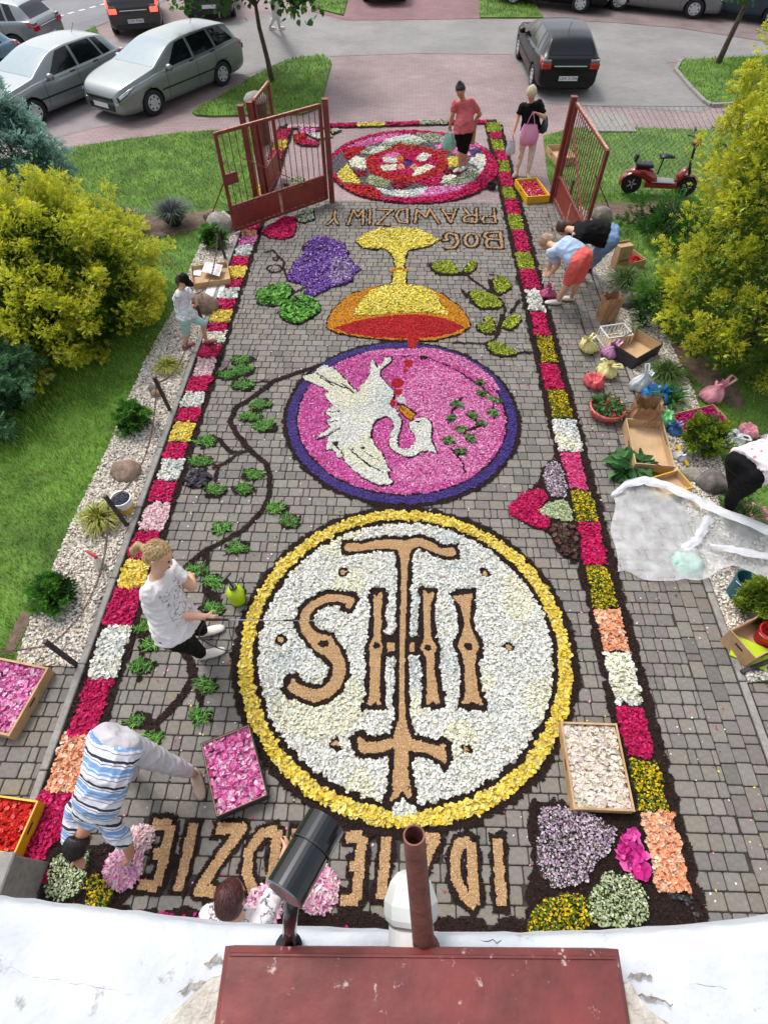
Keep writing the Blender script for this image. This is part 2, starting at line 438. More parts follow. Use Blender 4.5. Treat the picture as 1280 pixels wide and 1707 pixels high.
isl_r = smooth_poly(GG([(1112, 103), (1200, 98), (1330, 92), (1330, 160), (1190, 180), (1168, 168)]), 1)
isl_t1 = GG([(525, 14), (572, 26), (590, -40), (500, -40)])
isl_t2 = GG([(800, 30), (905, 30), (880, -5), (850, -40), (795, -40)])
isl_tl = GG([(72, 88), (120, 68), (160, 46), (166, 58), (110, 82)])
isl_tl2 = GG([(-40, 18), (50, 6), (100, -8), (20, -14), (-60, 0)])
LAWNS = [('lawn', left_lawn, 0.0), ('lawn', right_lawn, 0.0), ('grass_verge', isl_l, 0.03), ('grass_verge', isl_r, 0.03), ('grass_verge', isl_t1, 0.03), ('grass_verge', isl_t2, 0.03), ('grass_verge', isl_tl, 0.03), ('grass_verge', isl_tl2, 0.03)]
for nm, p, z in LAWNS:
    struct(sheet(nm, p, z, M_LAWN, thick=0.1))
for p in (isl_r,):
    kerb('kerb', [tuple(p[i][:2]) for i in range(len(p)-6, len(p))] + [tuple(p[0][:2])], 0.1, z1=0.06)
# soil beds in the lawns
BEDS = [T(0, 200, 3.048, [(560, 490), (700, 470), (860, 500), (1060, 450), (1070, 520), (1000, 560), (880, 590), (740, 600), (650, 560)]),
        T(860, 150, 4.0, [(510, 760), (620, 745), (800, 760), (1000, 740), (1100, 760), (1060, 860), (900, 880), (760, 900), (640, 860), (520, 820)]),
        T(0, 560, 3.048, [(180, 1280), (230, 1260), (90, 1600), (20, 1620), (60, 1500)]),
        [(1085, 600), (1125, 590), (1170, 650), (1240, 690), (1240, 660), (1180, 600), (1120, 560)]]
for b in BEDS: struct(sheet('soil_bed', smooth_poly(GG(b), 2), 0.006, M_SOIL))
# grass blades
def blades(name, label, poly, z, dens, h, wd, holes=(), cols=None):
    P = scat(poly, dens)
    for hp in holes: P = P[~pip(P, hp)]
    n = len(P)
    if n == 0: return
    cols = cols or [((112, 154, 46), 5), ((134, 174, 58), 4), ((88, 128, 38), 3), ((164, 182, 84), 1.6), ((172, 166, 104), .6)]
    # patchy sward: density and tone follow a few random lumps
    tone = np.zeros(n)
    for k in range(26):
        c = P[rng.integers(n)]; s = rng.uniform(.25, 1.1); tone += rng.uniform(-1, 1)*np.exp(-((P-c)**2).sum(1)/(2*s*s))
    tV = [(-.5, 0, 0), (.5, 0, 0), (.28, .18, .62), (-.28, .18, .62), (0, .55, 1)]
    pos = np.c_[P, np.full(n, z-0.004)]
    hs_ = h*rng.uniform(.55, 1.25, n)*(1+.18*tone)
    sc_ = np.stack([np.full(n, wd), hs_*rng.uniform(.3, 1.4, n), hs_], -1)[:, None, :]
    V = np.repeat(np.array(tV)[None], n, 0)*sc_
    yaw = rng.uniform(0, 2*np.pi, n); c, s = np.cos(yaw)[:, None], np.sin(yaw)[:, None]
    X = V[..., 0]*c - V[..., 1]*s + pos[:, :1]; Y = V[..., 0]*s + V[..., 1]*c + pos[:, 1:2]; Z = V[..., 2] + pos[:, 2:3]
    VV = np.stack([X, Y, Z], -1).reshape(-1, 3); base = (np.arange(n)*5)[:, None]
    F = np.concatenate([base+np.array([0, 1, 2]), base+np.array([0, 2, 3]), base+np.array([3, 2, 4])])
    cc = pal(cols, n, .16)*(1+.22*tone[:, None])
    o = mk(name, VV, F, M_VC_GRASS, cols=np.repeat(np.clip(cc, .004, .8), 5, 0))
    tag(o, label, 'grass', kind='stuff')
hole = [smooth_poly(GG(b), 2) for b in BEDS]
near = [p for p in left_lawn]
blades('grass', 'short mown grass of the lawn beside the left gravel bed', [G(-60, 560), G(270, 560)] + grav_edge[6:] + [Vector((-3.75, 2.03, 0)), Vector((-7.5, 2.03, 0))], 0, 2300, .05, .008, hole)
blades('grass', 'mown grass of the lawn between sidewalk and golden bush', [G(u, v) for u, v in [(-60, 270), (50, 256), (200, 233), (300, 221), (418, 212), (424, 260), (432, 332), (388, 350)]] + grav_edge[:6] + [G(-60, 560)], 0, 800, .06, .012, hole)
blades('grass', 'mown grass around the red scooter and under the right conifer', [Vector((p[0], p[1])) for p in right_lawn], 0, 650, .06, .012, hole)
for p, lb in ((isl_l, 'mown grass on the verge around the young tree'), (isl_r, 'mown grass on the verge right of the dark hatchback'), (isl_t1, 'grass strip left of the white car at the top'), (isl_t2, 'grass strip beside the black car at the top'), (isl_tl, 'narrow grass strip beside the asphalt road')):
    blades('grass', lb, p, .03, 260, .07, .02)
# --- gravel beds
gl_poly = grav_edge + [Vector((-3.72, 2.03, 0)), Vector((-3.1, 2.03, 0)), Vector((-3.1, 10.95, 0))]
gr_poly = [Vector((3.51, 2.04, 0))] + [G(u, v) for u, v in [(1330, 1128), (1330, 915), (1235, 850), (1212, 797), (1190, 745), (1155, 655), (1115, 570), (1075, 505), (1055, 470), (1030, 430), (1010, 380), (965, 345)]] + [Vector((3.51, 11.3, 0))]
M_GRB = mat('gravel_base', C(190, 182, 170), 0.95, var=0.3, scale=60, bump=0.8, bscale=110, col2=C(120, 112, 104))
oct_V = np.array([(1, 0, -.1), (0, 1, -.15), (-1, 0, -.1), (0, -1, -.15), (0.1, 0, .7)])
oct_F = np.array([(0, 1, 4), (1, 2, 4), (2, 3, 4), (3, 0, 4)])
def gravel(label, poly, dens, s0, s1, cols):
    st = struct(sheet('gravel_bed', poly, 0.012, M_GRB, thick=0.1))
    P = scat(poly, dens); n = len(P)
    pos = np.c_[P, 0.016+rng.uniform(0, .012, n)]; s = rng.uniform(s0, s1, n)
    scale = np.stack([s, s*rng.uniform(.6, .95, n), s*rng.uniform(.5, .9, n)], -1)[:, None, :]
    V, F = replicate(oct_V, oct_F, pos, rng.uniform(0, 6.28, n), rng.uniform(0, .7, n), rng.uniform(0, 6.28, n), scale)
    o = mk('gravel', V, F, M_VC_PEB, cols=np.repeat(pal(cols, n, .14), 5, 0))
    tag(o, label, 'gravel', kind='stuff')
GRC = [((236, 228, 214), 6), ((220, 208, 192), 5), ((190, 176, 160), 3), ((150, 138, 126), 1.4), ((104, 96, 90), .8), ((238, 234, 226), 3)]
gravel('pale gravel bed with posts and chain left of the carpet', gl_poly, 2700, .012, .025, GRC)
gravel('pale gravel bed cluttered with bags and boxes right of the carpet', gr_poly, 2100, .012, .024, GRC)
# ================================================================ FLOWER CARPET
M_EARTH = mat('carpet_earth', C(52, 34, 28), 0.95, var=0.35, scale=55, bump=1.0, bscale=90, col2=C(24, 15, 13))
M_VC_EARTH = vmat('earth_crumbs', 0.95)
M_VC_PETAL = vmat('petals', 0.6, transl=0.18, spec=0.25)
M_VC_SAW = vmat('sawdust', 0.9)
M_SAW = mat('sawdust_base', C(200, 155, 105), 0.95, var=0.18, scale=40, bump=0.9, bscale=170, col2=C(158, 116, 74))
# petal palettes
MAG = [((205, 18, 92), 6), ((224, 30, 110), 4), ((178, 10, 70), 3), ((236, 70, 140), 1)]
RED = [((205, 24, 34), 6), ((180, 12, 24), 4), ((226, 50, 48), 2)]
DRED = [((150, 16, 40), 5), ((120, 10, 30), 3), ((176, 26, 56), 2)]
WHT = [((250, 250, 246), 8), ((240, 243, 236), 4), ((248, 244, 222), 2), ((224, 222, 208), 1.0), ((196, 182, 156), .3)]
YEL = [((250, 226, 104), 6), ((244, 212, 70), 4), ((252, 238, 150), 3)]
CYEL = [((250, 236, 110), 6), ((246, 226, 80), 4), ((252, 244, 160), 2), ((214, 180, 60), .8)]
ORA = [((232, 160, 24), 6), ((214, 134, 14), 4), ((244, 188, 50), 2), ((150, 90, 20), .8)]
PNK = [((230, 92, 180), 6), ((238, 136, 200), 5), ((210, 60, 156), 4), ((246, 182, 220), 2), ((170, 36, 116), 1.2)]
PNK2 = [((240, 150, 205), 6), ((232, 104, 180), 4), ((250, 196, 226), 3), ((196, 70, 140), 1)]
LPNK = [((250, 214, 218), 6), ((246, 196, 204), 3), ((252, 234, 234), 4)]
PEA = [((250, 190, 150), 5), ((246, 160, 116), 4), ((252, 216, 188), 3)]
VIO = [((84, 66, 150), 6), ((66, 48, 128), 4), ((108, 90, 176), 2), ((48, 34, 96), 1.5)]
GRAPE = [((130, 84, 182), 5), ((100, 58, 154), 4), ((166, 126, 206), 3), ((198, 168, 218), 1.6), ((66, 34, 106), 1.2)]
LIME = [((176, 190, 52), 5), ((150, 168, 44), 4), ((204, 212, 90), 3), ((104, 124, 36), 1.4)]
GREEN = [((104, 170, 66), 5), ((84, 146, 54), 4), ((140, 198, 92), 3), ((58, 104, 38), 1.5)]
GRY = [((120, 114, 122), 5), ((98, 92, 100), 3), ((140, 134, 138), 2)]
PALEG = [((206, 216, 172), 5), ((176, 192, 138), 4), ((228, 232, 206), 3), ((124, 142, 88), 1.4)]
WGRN = [((232, 234, 214), 5), ((136, 158, 106), 2.2), ((206, 214, 184), 3), ((92, 116, 70), 1.2)]
MAUVE = [((216, 196, 212), 5), ((196, 166, 192), 4), ((236, 226, 234), 3), ((120, 112, 90), 1.6), ((156, 122, 148), 1.5)]
BRN = [((96, 66, 62), 5), ((76, 50, 48), 4), ((126, 96, 84), 1.6), ((110, 120, 66), .7)]
DBLUE = [((84, 80, 92), 4), ((62, 58, 72), 4), ((110, 106, 112), 2), ((70, 84, 60), 1)]
YGRN = [((236, 206, 30), 5), ((214, 180, 16), 2.4), ((96, 128, 44), 3.2), ((62, 94, 30), 2.2)]
SAWC = [((206, 168, 124), 5), ((190, 152, 108), 4), ((222, 188, 146), 3), ((156, 118, 80), 1)]
pieces = []      # id-1 -> dict(owner, name, pal, style, z, h)
NZ_ = np.zeros(1)
def paint(idv, poly):
    A = np.array([(p[0], p[1]) for p in poly]); lo = A.min(0); hi = A.max(0)
    i0, j0 = int((lo[0]-RX0)/RES), int((lo[1]-RY0)/RES); i1, j1 = int((hi[0]-RX0)/RES)+2, int((hi[1]-RY0)/RES)+2
    i0, j0, i1, j1 = max(i0, 0), max(j0, 0), min(i1, NX), min(j1, NY)
    if i1 <= i0 or j1 <= j0: return
    ii, jj = np.meshgrid(np.arange(i0, i1), np.arange(j0, j1), indexing='ij')
    P = np.c_[RX0+(ii.ravel()+.5)*RES, RY0+(jj.ravel()+.5)*RES]
    m = pip(P, [(p[0], p[1]) for p in poly]).reshape(ii.shape)
    ras[i0:i1, j0:j1][m] = idv
def wob(poly, amp=0.008, step=0.05):
    """ragged outline, as poured by hand"""
    P = resample(poly, step, True); return [p + Vector((rng.normal(0, amp), rng.normal(0, amp))) for p in P]
def piece(owner, name, palette, style):
    pieces.append(dict(owner=owner, name=name, pal=palette, style=style)); return len(pieces)
def fillp(idv, poly, amp=0.008): paint(idv, wob(poly, amp))
def ribbon(idv, pts, hw, amp=0.007, step=0.05):
    """paint a band along a line; pts may carry their own half width as third value"""
    P = [(p[0], p[1], (p[2] if len(p) > 2 else hw)) for p in pts]
    for a, b in zip(P[:-1], P[1:]):
        A = Vector(a[:2]); B = Vector(b[:2]); L = (B-A).length
        n = max(1, int(L/step))
        prev = None
        for k in range(n+1):
            t = k/n; c = A.lerp(B, t); h = a[2]+(b[2]-a[2])*t
            paint(idv, [(c.x+h*math.cos(q*.7854)*(1+rng.normal(0, .10)), c.y+h*math.sin(q*.7854)*(1+rng.normal(0, .10))) for q in range(8)])
    # solid body between the discs
        d = (B-A)
        if d.length > 1e-6:
            s = Vector((-d.y, d.x)).normalized()
            paint(idv, wob([A+s*a[2], B+s*b[2], B-s*b[2], A-s*a[2]], amp, step))
def strokep(idv, pts, grow=0.0, amp=.005, cut=None):
    """paint a stroke with flat, flared ends: pts carry half widths"""
    for i in range(1, len(pts)-1):      # sharp corners: two strokes that overlap
        a, b = Vector(pts[i][:2])-Vector(pts[i-1][:2]), Vector(pts[i+1][:2])-Vector(pts[i][:2])
        if a.length > 1e-6 and b.length > 1e-6 and a.angle(b) > .85:
            strokep(idv, pts[:i+1], grow, amp); strokep(idv, pts[i:], grow, amp)
            h = pts[i][2]+grow; paint(idv, [(pts[i][0]+h*math.cos(q*.7854), pts[i][1]+h*math.sin(q*.7854)) for q in range(8)]); return
    P = [Vector(q[:2]) for q in pts]; H_ = [q[2]+grow for q in pts]; n = len(P); D_ = []
    for i in range(n): D_.append((P[min(i+1, n-1)]-P[max(i-1, 0)]).normalized())
    if grow: P[0] = P[0]-D_[0]*grow; P[-1] = P[-1]+D_[-1]*grow
    Lp = [P[i]+Vector((-D_[i].y, D_[i].x))*H_[i] for i in range(n)]; Rp = [P[i]-Vector((-D_[i].y, D_[i].x))*H_[i] for i in range(n)]
    for i in range(n-1): paint(idv, wob([Lp[i], Lp[i+1], Rp[i+1], Rp[i]], amp if grow else .003, .06))
    for i in range(1, n-1): paint(idv, [(P[i].x+H_[i]*.93*math.cos(q*.7854), P[i].y+H_[i]*.93*math.sin(q*.7854)) for q in range(8)])
SCALE = lambda v: (lambda a, b: abs((G(640, v)-G(641, v)).x))(0, 0)   # metres per pixel across, at image row v
def gw(pts, pxw=None):
    """measured line with half widths in pixels -> ground line with half widths in metres"""
    o = []
    for p in pts:
        g = G(p[0], p[1]); o.append((g.x, g.y, (p[2] if len(p) > 2 else pxw)*SCALE(p[1])))
    return o
def motif(name, label, cx, cy): return thing(name, label, 'flower motif', (cx, cy, 0))

# ---- border strips (soil bed with blocks of petals)
soil_of = {}
def soil(owner):
    if owner.name not in soil_of: soil_of[owner.name] = piece(owner, 'earth_outline', None, 'earth')
    return soil_of[owner.name]
bl = thing('border_strip', 'left border strip of magenta, white and yellow petal blocks beside the kerb', 'flower border', (-2.85, 7, 0))
br_ = thing('border_strip', 'right border strip alternating magenta, lime and white petal blocks', 'flower border', (2.3, 7, 0))
bt = thing('border_strip', 'short far border strip across the top of the carpet by the gate', 'flower border', (-.2, 15.9, 0))
bb = thing('border_strip', 'thin magenta border strip along the foot of the white building', 'flower border', (-.2, 0.0, 0))
def rect(x0, x1, y0, y1): return [(x0, y0), (x1, y0), (x1, y1), (x0, y1)]
fillp(soil(bl), rect(-3.015, -2.625, 0.1, 15.95), .012)
fillp(soil(br_), rect(2.09, 2.53, 0.0, 16.2), .014)
BLK_L = [(1452, 1308, MAG), (1322, 1215, PEA), (1226, 1128, MAG), (1130, 1037, WHT), (1041, 977, MAG), (979, 930, YEL), (929, 883, MAG), (881, 834, LPNK), (833, 798, MAG), (797, 764, WHT), (763, 735, MAG), (733, 701, YEL), (700, 677, MAG), (676, 651, WHT), (650, 624, MAG), (624, 594, LPNK), (594, 572, MAG), (569, 549, WHT), (552, 535, MAG), (535, 514, YEL), (514, 496, MAG), (495, 477, WHT), (476, 461, MAG), (460, 441, YEL), (440, 424, MAG), (423, 407, WHT), (406, 391, PNK2), (390, 382, PEA), (381, 364, MAG), (363, 345, WHT), (344, 325, MAG), (324, 304, YEL), (303, 284, MAG), (282, 267, WGRN), (266, 248, MAG), (247, 232, YEL), (231, 213, MAG)]
BLK_R = [(1548, 1487, DBLUE), (1486, 1350, PEA), (1352, 1264, YGRN), (1262, 1178, MAG), (1174, 1088, WHT), (1087, 1016, PEA), (1016, 943, YGRN), (944, 871, MAG), (873, 820, YGRN), (818, 756, [((236, 70, 140), 5), ((244, 110, 165), 3), ((220, 44, 112), 2)]), (755, 702, WHT), (700, 653, YGRN), (652, 609, MAG), (607, 564, YGRN), (562, 523, MAG), (521, 487, WHT), (486, 453, MAG), (452, 423, LIME), (422, 387, MAG), (387, 361, LIME), (360, 336, MAG), (335, 315, LIME), (314, 291, MAG), (290, 272, LIME), (271, 254, MAG), (253, 236, LIME), (235, 224, MAG), (223, 207, LIME)]
def blockstyle(pl): return {'st': 'petal'} 
for v0, v1, pl in BLK_L:
    y0, y1 = G(60, v0).y, G(60, v1).y; g = .004
    st = 'frill' if pl in (WHT, YEL, LPNK, PEA) else ('posy' if pl is WGRN else 'petal')
    fillp(piece(bl, 'petal_block', pl, st), rect(-2.985+rng.normal(0, .010), -2.70+rng.normal(0, .012), y0+g, y1-g), .012)
for v0, v1, pl in BLK_R:
    y0, y1 = G(1000, v0).y, G(1000, v1).y; g = .006
    st = 'frill' if pl in (WHT, PEA) else ('posy' if pl in (YGRN, DBLUE) else ('shred' if pl is LIME else 'petal'))
    fillp(piece(br_, 'petal_block', pl, st), rect(2.17+rng.normal(0, .012), 2.43+rng.normal(0, .012), y0+g, y1-g), .012)
fillp(soil(bt), GG([(474, 208), (826, 200), (828, 206), (474, 216)]), .012)
for x0, x1, pl in ((480, 545, LPNK), (546, 594, MAG), (596, 641, CYEL), (643, 698, MAG), (700, 748, WGRN), (750, 792, MAG), (794, 812, MAG)):
    va, vb = 213.5-(x0-480)*.027, 213.5-(x1-480)*.027
    fillp(piece(bt, 'petal_block', pl, 'petal' if pl is not WGRN else 'posy'), GG([(x0, va+1.3), (x1, vb+1.3), (x1, vb-3.6), (x0, va-3.6)]), .01)
fillp(soil(bb), rect(-2.6, 2.1, -.14, .10), .02)
fillp(piece(bb, 'petal_block', [((190, 20, 110), 5), ((150, 16, 90), 4), ((210, 60, 150), 2)], 'petal'), rect(-2.5, -.9, -.06, .05), .02)
fillp(piece(bb, 'petal_block', [((130, 16, 90), 5), ((96, 20, 80), 4), ((190, 30, 120), 1)], 'petal'), rect(-.6, 2.0, -.1, -.01), .02)

# ---- vine along the left with leafy tufts
vine = motif('vine_motif', 'winding dark earth vine with green tufts on the left of the carpet', -2.2, 4)
cC = lambda p: T(250, 560, 4.129, p); cD = lambda p: T(190, 860, 4.493, p)
for pts, w_ in ((cC([(1280, 170), (1000, 260), (860, 310), (700, 430), (590, 500), (550, 590), (600, 680), (690, 790), (800, 880), (825, 960), (820, 1110), (780, 1200), (640, 1340), (500, 1420), (380, 1480), (250, 1590)]), 4.6),
    (cC([(690, 795), (560, 805), (480, 720), (430, 690)]), 3.6), (cC([(620, 800), (520, 880), (440, 905)]), 3), (cC([(470, 900), (455, 1000)]), 3), (cC([(860, 310), (700, 322), (540, 300)]), 2.2),
    (cC([(780, 1190), (860, 1200)]), 4), (cC([(380, 1490), (390, 1640)]), 4.5), (cD([(690, 270), (690, 560), (770, 620)]), 6),
    (cD([(430, 870), (520, 1000), (580, 1100), (600, 1200), (530, 1330), (400, 1480), (300, 1570), (80, 1560)]), 6.5), (cD([(650, 1290), (650, 1420)]), 5), (cD([(225, 930), (190, 1230)]), 4), (cD([(300, 1560), (330, 1700)]), 6)):
    ribbon(soil(vine), gw(pts, w_), .04)
tufts = cC([(640, 170), (540, 270), (640, 240), (645, 345), (760, 480), (700, 560), (785, 620), (390, 735), (355, 870), (715, 955), (650, 1060), (450, 1070), (870, 1190), (970, 1275), (500, 1320), (600, 1460), (330, 1620)]) + cD([(760, 500), (740, 690), (240, 830), (280, 965), (205, 1130), (685, 1275), (650, 1500), (185, 1530), (300, 1670)])
for u, v in tufts:
    g = G(u, v); m = SCALE(v)
    r_ = max(.09, 16*m) if v < 1150 else .085
    fillp(soil(vine), circle(g.x+rng.normal(0, .01), g.y, r_*1.3, 14, r_*.9), .022)
for u, v in tufts:
    g = G(u, v); r_ = max(.1, 15*SCALE(v)) if v < 1150 else .08
    fillp(piece(vine, 'leaf_tuft', GREEN, 'tuft'), [(g.x+rng.uniform(.75, 1.25)*r_*math.cos(q*.55)*1.05, g.y+rng.uniform(.7, 1.25)*r_*.66*math.sin(q*.55)) for q in range(11)], .016)
g = G(*cC([(335, 990)])[0]); fillp(soil(vine), circle(g.x, g.y, .16), .012); fillp(piece(vine, 'dark_rosette', DBLUE, 'leafy'), circle(g.x, g.y, .14), .012)

# ---- medallion with the letters
med = motif('medallion', 'large white petal medallion with brown letters and yellow rim, nearest the building', .155, 2.375)
cx, cy = .155, 2.375
fillp(soil(med), circle(cx, cy, 1.75, 160), .014)
ring = piece(med, 'yellow_rim', YEL, 'frill'); fillp(ring, circle(cx, cy, 1.672, 160), .012)
fillp(soil(med), circle(cx, cy, 1.548, 160), .010)
white = piece(med, 'white_petals', WHT, 'shredw'); fillp(white, circle(cx, cy, 1.482, 160), .014)
saw = piece(med, 'sawdust_letters', SAWC, 'saw')
c3 = lambda p: [(x, y, (h or 0)/5.336) for x, y, h in [(460+a/5.336, 880+b/5.336, h) for a, b, h in p]]
c4 = lambda p: [(580+a/4.571, 880+b/4.571, h/4.571) for a, b, h in p]
c5 = lambda p: [(540+a/4.923, 1160+b/4.923, h/4.923) for a, b, h in p]
STROKES = [c3([(640, 720, 22), (665, 650, 36), (560, 630, 36), (450, 632, 38), (340, 685, 38), (270, 755, 42), (250, 840, 44), (275, 920, 46), (345, 990, 60), (430, 1035, 92), (500, 1110, 66), (560, 1200, 56), (568, 1290, 56), (530, 1390, 54), (450, 1465, 56), (340, 1498, 58), (230, 1460, 50), (150, 1420, 44), (115, 1450, 26)]),
    c3([(160, 1420, 34), (150, 1345, 14)]),
    c3([(618, 178, 34), (650, 178, 46), (690, 178, 46), (760, 182, 36), (830, 165, 40), (900, 150, 44), (1000, 148, 48), (1050, 150, 52)]) + c4([(400, 132, 46), (440, 145, 48), (500, 118, 42), (550, 112, 40), (620, 142, 36), (700, 182, 28), (750, 190, 36), (785, 188, 42), (810, 186, 32)]),
    c4([(430, 140, 60), (430, 230, 34), (428, 320, 24), (425, 500, 22), (415, 800, 20), (410, 1100, 20), (410, 1400, 20)]), c5([(640, 60, 22), (640, 190, 26), (640, 300, 58), (640, 380, 84), (632, 470, 58), (630, 620, 58), (630, 740, 72), (640, 770, 72)]),
    c5([(600, 790, 30), (545, 865, 12)]), c5([(680, 780, 34), (705, 830, 16)]),
    c5([(285, 345, 14), (325, 425, 46), (440, 425, 42), (560, 390, 40), (640, 380, 50), (740, 410, 46), (850, 432, 36), (950, 470, 52), (985, 400, 12)]), c5([(960, 490, 40), (1000, 545, 10)]),
    c4([(205, 510, 22), (230, 520, 36), (228, 600, 28), (222, 830, 28), (215, 880, 40), (213, 905, 52), (210, 960, 44), (206, 1250, 38), (200, 1320, 46), (200, 1350, 58)]),
    c4([(615, 490, 44), (603, 600, 26), (605, 830, 26), (610, 880, 44), (612, 915, 64), (618, 960, 40), (630, 1080, 28), (640, 1240, 40), (645, 1310, 50), (650, 1340, 52)]),
    c4([(872, 512, 78), (890, 580, 46), (903, 690, 22), (908, 770, 28), (915, 850, 60), (916, 905, 82), (920, 960, 56), (925, 1050, 40), (935, 1200, 46), (945, 1300, 60), (945, 1345, 80)])]
BITS = [c4([(327, 880, 26), (327, 945, 26)]), c4([(470, 912, 34), (505, 912, 34)])]
GS = [gw(s) for s in STROKES+BITS]
for s in GS: strokep(soil(med), s, .056, .010)
for s in (c4([(300, 850, 40), (350, 850, 40)]), c4([(440, 870, 40), (560, 870, 40)])): ribbon(soil(med), gw(s), 0)
for s in GS: strokep(saw, s)
# fishtail notches in the serifs
for tri in (c4([(170, 480, 0), (250, 480, 0), (218, 528, 0)]), c4([(580, 470, 0), (650, 470, 0), (612, 512, 0)]), c4([(800, 470, 0), (930, 470, 0), (870, 522, 0)]), c4([(165, 1375, 0), (235, 1375, 0), (205, 1325, 0)]), c4([(610, 1365, 0), (690, 1365, 0), (650, 1318, 0)]), c4([(880, 1372, 0), (1010, 1372, 0), (945, 1322, 0)]), c5([(590, 860, 0), (690, 860, 0), (640, 770, 0)])): fillp(soil(med), GG([q[:2] for q in tri]), .003)
for u, v, r_ in [(627, 1077, 5.6), (713.5, 1080, 6), (779.5, 1078.5, 7)]:
    g = G(u, v); fillp(soil(med), circle(g.x, g.y, r_*SCALE(v), 14), .004)
g = G(460+425/5.336, 880+1035/5.336); fillp(soil(med), circle(g.x, g.y, 9.5*SCALE(1075), 16, 7*SCALE(1075)), .004)
for u, v in [(573, 955), (808, 957), (468, 1068), (848, 1080), (560, 1240), (776, 1250)]:
    g = G(u, v); m = SCALE(v); fillp(soil(med), circle(g.x, g.y, 10.5*m, 12), .012); fillp(saw, circle(g.x, g.y, 5.2*m, 10), .006)
# tip of the white petals spilling over the rim
fillp(white, GG([(655, 1352), (668, 1332), (690, 1350), (694, 1358), (655, 1362)]), .008)

# ---- dove medallion
dov = motif('dove_medallion', 'round pink petal medallion with white bird and violet rim', .10, 5.735)
cx, cy = .10, 5.735
fillp(soil(dov), circle(cx, cy, 1.635, 160), .014)
fillp(piece(dov, 'violet_rim', VIO, 'grain'), circle(cx, cy, 1.575, 160), .009)
fillp(soil(dov), circle(cx, cy, 1.455, 160), .008)
fillp(piece(dov, 'pink_petals', PNK, 'petals'), circle(cx, cy, 1.425, 160), .010)
a1 = lambda p: T(460, 560, 5.818, p); a2 = lambda p: T(640, 560, 5.333, p)
fillp(piece(dov, 'pale_pink_petals', PNK2, 'petals'), smooth_poly(GG(a2([(120, 560), (200, 330), (420, 220), (740, 390), (1000, 560), (1060, 700), (1000, 1000), (900, 1180), (560, 1330), (100, 1330), (80, 1150), (460, 1060), (430, 800), (300, 700)])), 2), .02)
fillp(piece(dov, 'pale_pink_petals', PNK2, 'petals'), smooth_poly(GG(a1([(760, 200), (1000, 140), (1280, 130), (1280, 180), (1050, 180), (860, 215)]) + a2([(260, 120), (420, 110), (640, 170), (820, 260), (980, 400), (1050, 520), (900, 420), (700, 290), (450, 190), (250, 190)])), 1), .01)
dove_px = a1([(270, 395), (370, 370), (400, 330), (470, 290), (550, 320), (620, 380), (700, 460), (790, 565), (820, 530), (810, 500), (870, 450), (910, 370), (915, 270), (940, 240), (980, 315), (1040, 270), (1060, 215), (1110, 200), (1122, 235), (1060, 295), (1000, 345), (1020, 420), (1080, 480), (1140, 540), (1135, 610), (1100, 670), (1120, 705), (1160, 720)]) + \
    a2([(110, 690), (150, 750), (140, 840), (112, 930), (130, 1000), (180, 1022), (230, 1010), (268, 970), (280, 900), (232, 830), (220, 780), (300, 738), (360, 730), (410, 770), (420, 850), (410, 920), (440, 990), (465, 1045), (380, 1020), (320, 1040), (260, 1075), (190, 1075), (110, 1040), (50, 990), (45, 960), (60, 880), (90, 800), (70, 745), (20, 715)]) + \
    a1([(1040, 785), (970, 815), (930, 880), (918, 960), (925, 1015), (965, 1085), (1030, 1160), (1045, 1200), (1065, 1260), (1110, 1310), (1070, 1330), (1100, 1385), (1132, 1420), (1100, 1445), (990, 1452), (900, 1412), (800, 1342), (700, 1252), (650, 1178), (600, 1185), (580, 1130), (545, 1098), (480, 1112), (500, 1040), (530, 960), (400, 1000), (440, 950), (530, 890), (480, 840), (545, 800), (480, 750), (530, 700), (560, 670), (500, 620), (470, 570), (520, 550), (450, 500), (360, 460), (280, 430)])
ribbon(soil(dov), gw([(u+1.2, v+1.5) for u, v in dove_px+dove_px[:1]], 2.6), 0, .006)
dv = piece(dov, 'white_bird', WHT, 'petalsw')
paint(dv, wob(GG(dove_px), .006, .06))
for l in (a1([(400, 370), (520, 450), (640, 500), (730, 530)]), a1([(700, 1090), (800, 1180), (900, 1260), (1040, 1330)]), a1([(430, 410), (560, 490)]), a1([(560, 1060), (640, 1130), (660, 1180)]), a1([(490, 745), (620, 740)]), a1([(490, 850), (600, 830)]), a1([(520, 960), (620, 900)]), a1([(640, 470), (760, 560)]), a1([(880, 1150), (1000, 1220)])): ribbon(soil(dov), gw(l, 1.5), 0, .004)
for u, v, r_ in a1([(580, 1050, 28), (835, 1095, 18), (740, 1110, 12)]) + a2([(300, 775, 22), (345, 200, 42)]):
    g = G(u, v); fillp(soil(dov), circle(g.x, g.y, r_/5.8*SCALE(v), 10), .012)
for l, w_ in ((a2([(370, 200), (500, 245), (640, 310), (740, 375), (900, 490), (960, 550)]), 1.8), (a2([(0, 190), (150, 190), (300, 185)]), 1.1), (a2([(690, 560), (600, 690), (570, 780)]), 2.6), (a2([(790, 680), (830, 820), (700, 850), (770, 950)]), 3), (a2([(600, 1010), (700, 1140), (720, 1220)]), 2.2), (a2([(970, 620), (970, 740)]), 2.6), (a1([(800, 210), (960, 195), (1060, 200)]), .8)):
    ribbon(soil(dov), gw(l, w_), 0, .008)
for x, y in [(845, 435), (640, 620), (995, 575), (580, 745), (780, 720), (690, 845), (760, 920), (860, 790), (970, 700), (870, 530), (680, 1045), (570, 945)]:
    (u, v), = a2([(x, y)]); g = G(u, v)
    fillp(piece(dov, 'leaf_sprig', [((92, 132, 70), 5), ((66, 104, 48), 4), ((130, 160, 100), 2)], 'leafy'), circle(g.x, g.y, .075, 10, .06), .012)
rd = piece(dov, 'red_drops', RED, 'grain')
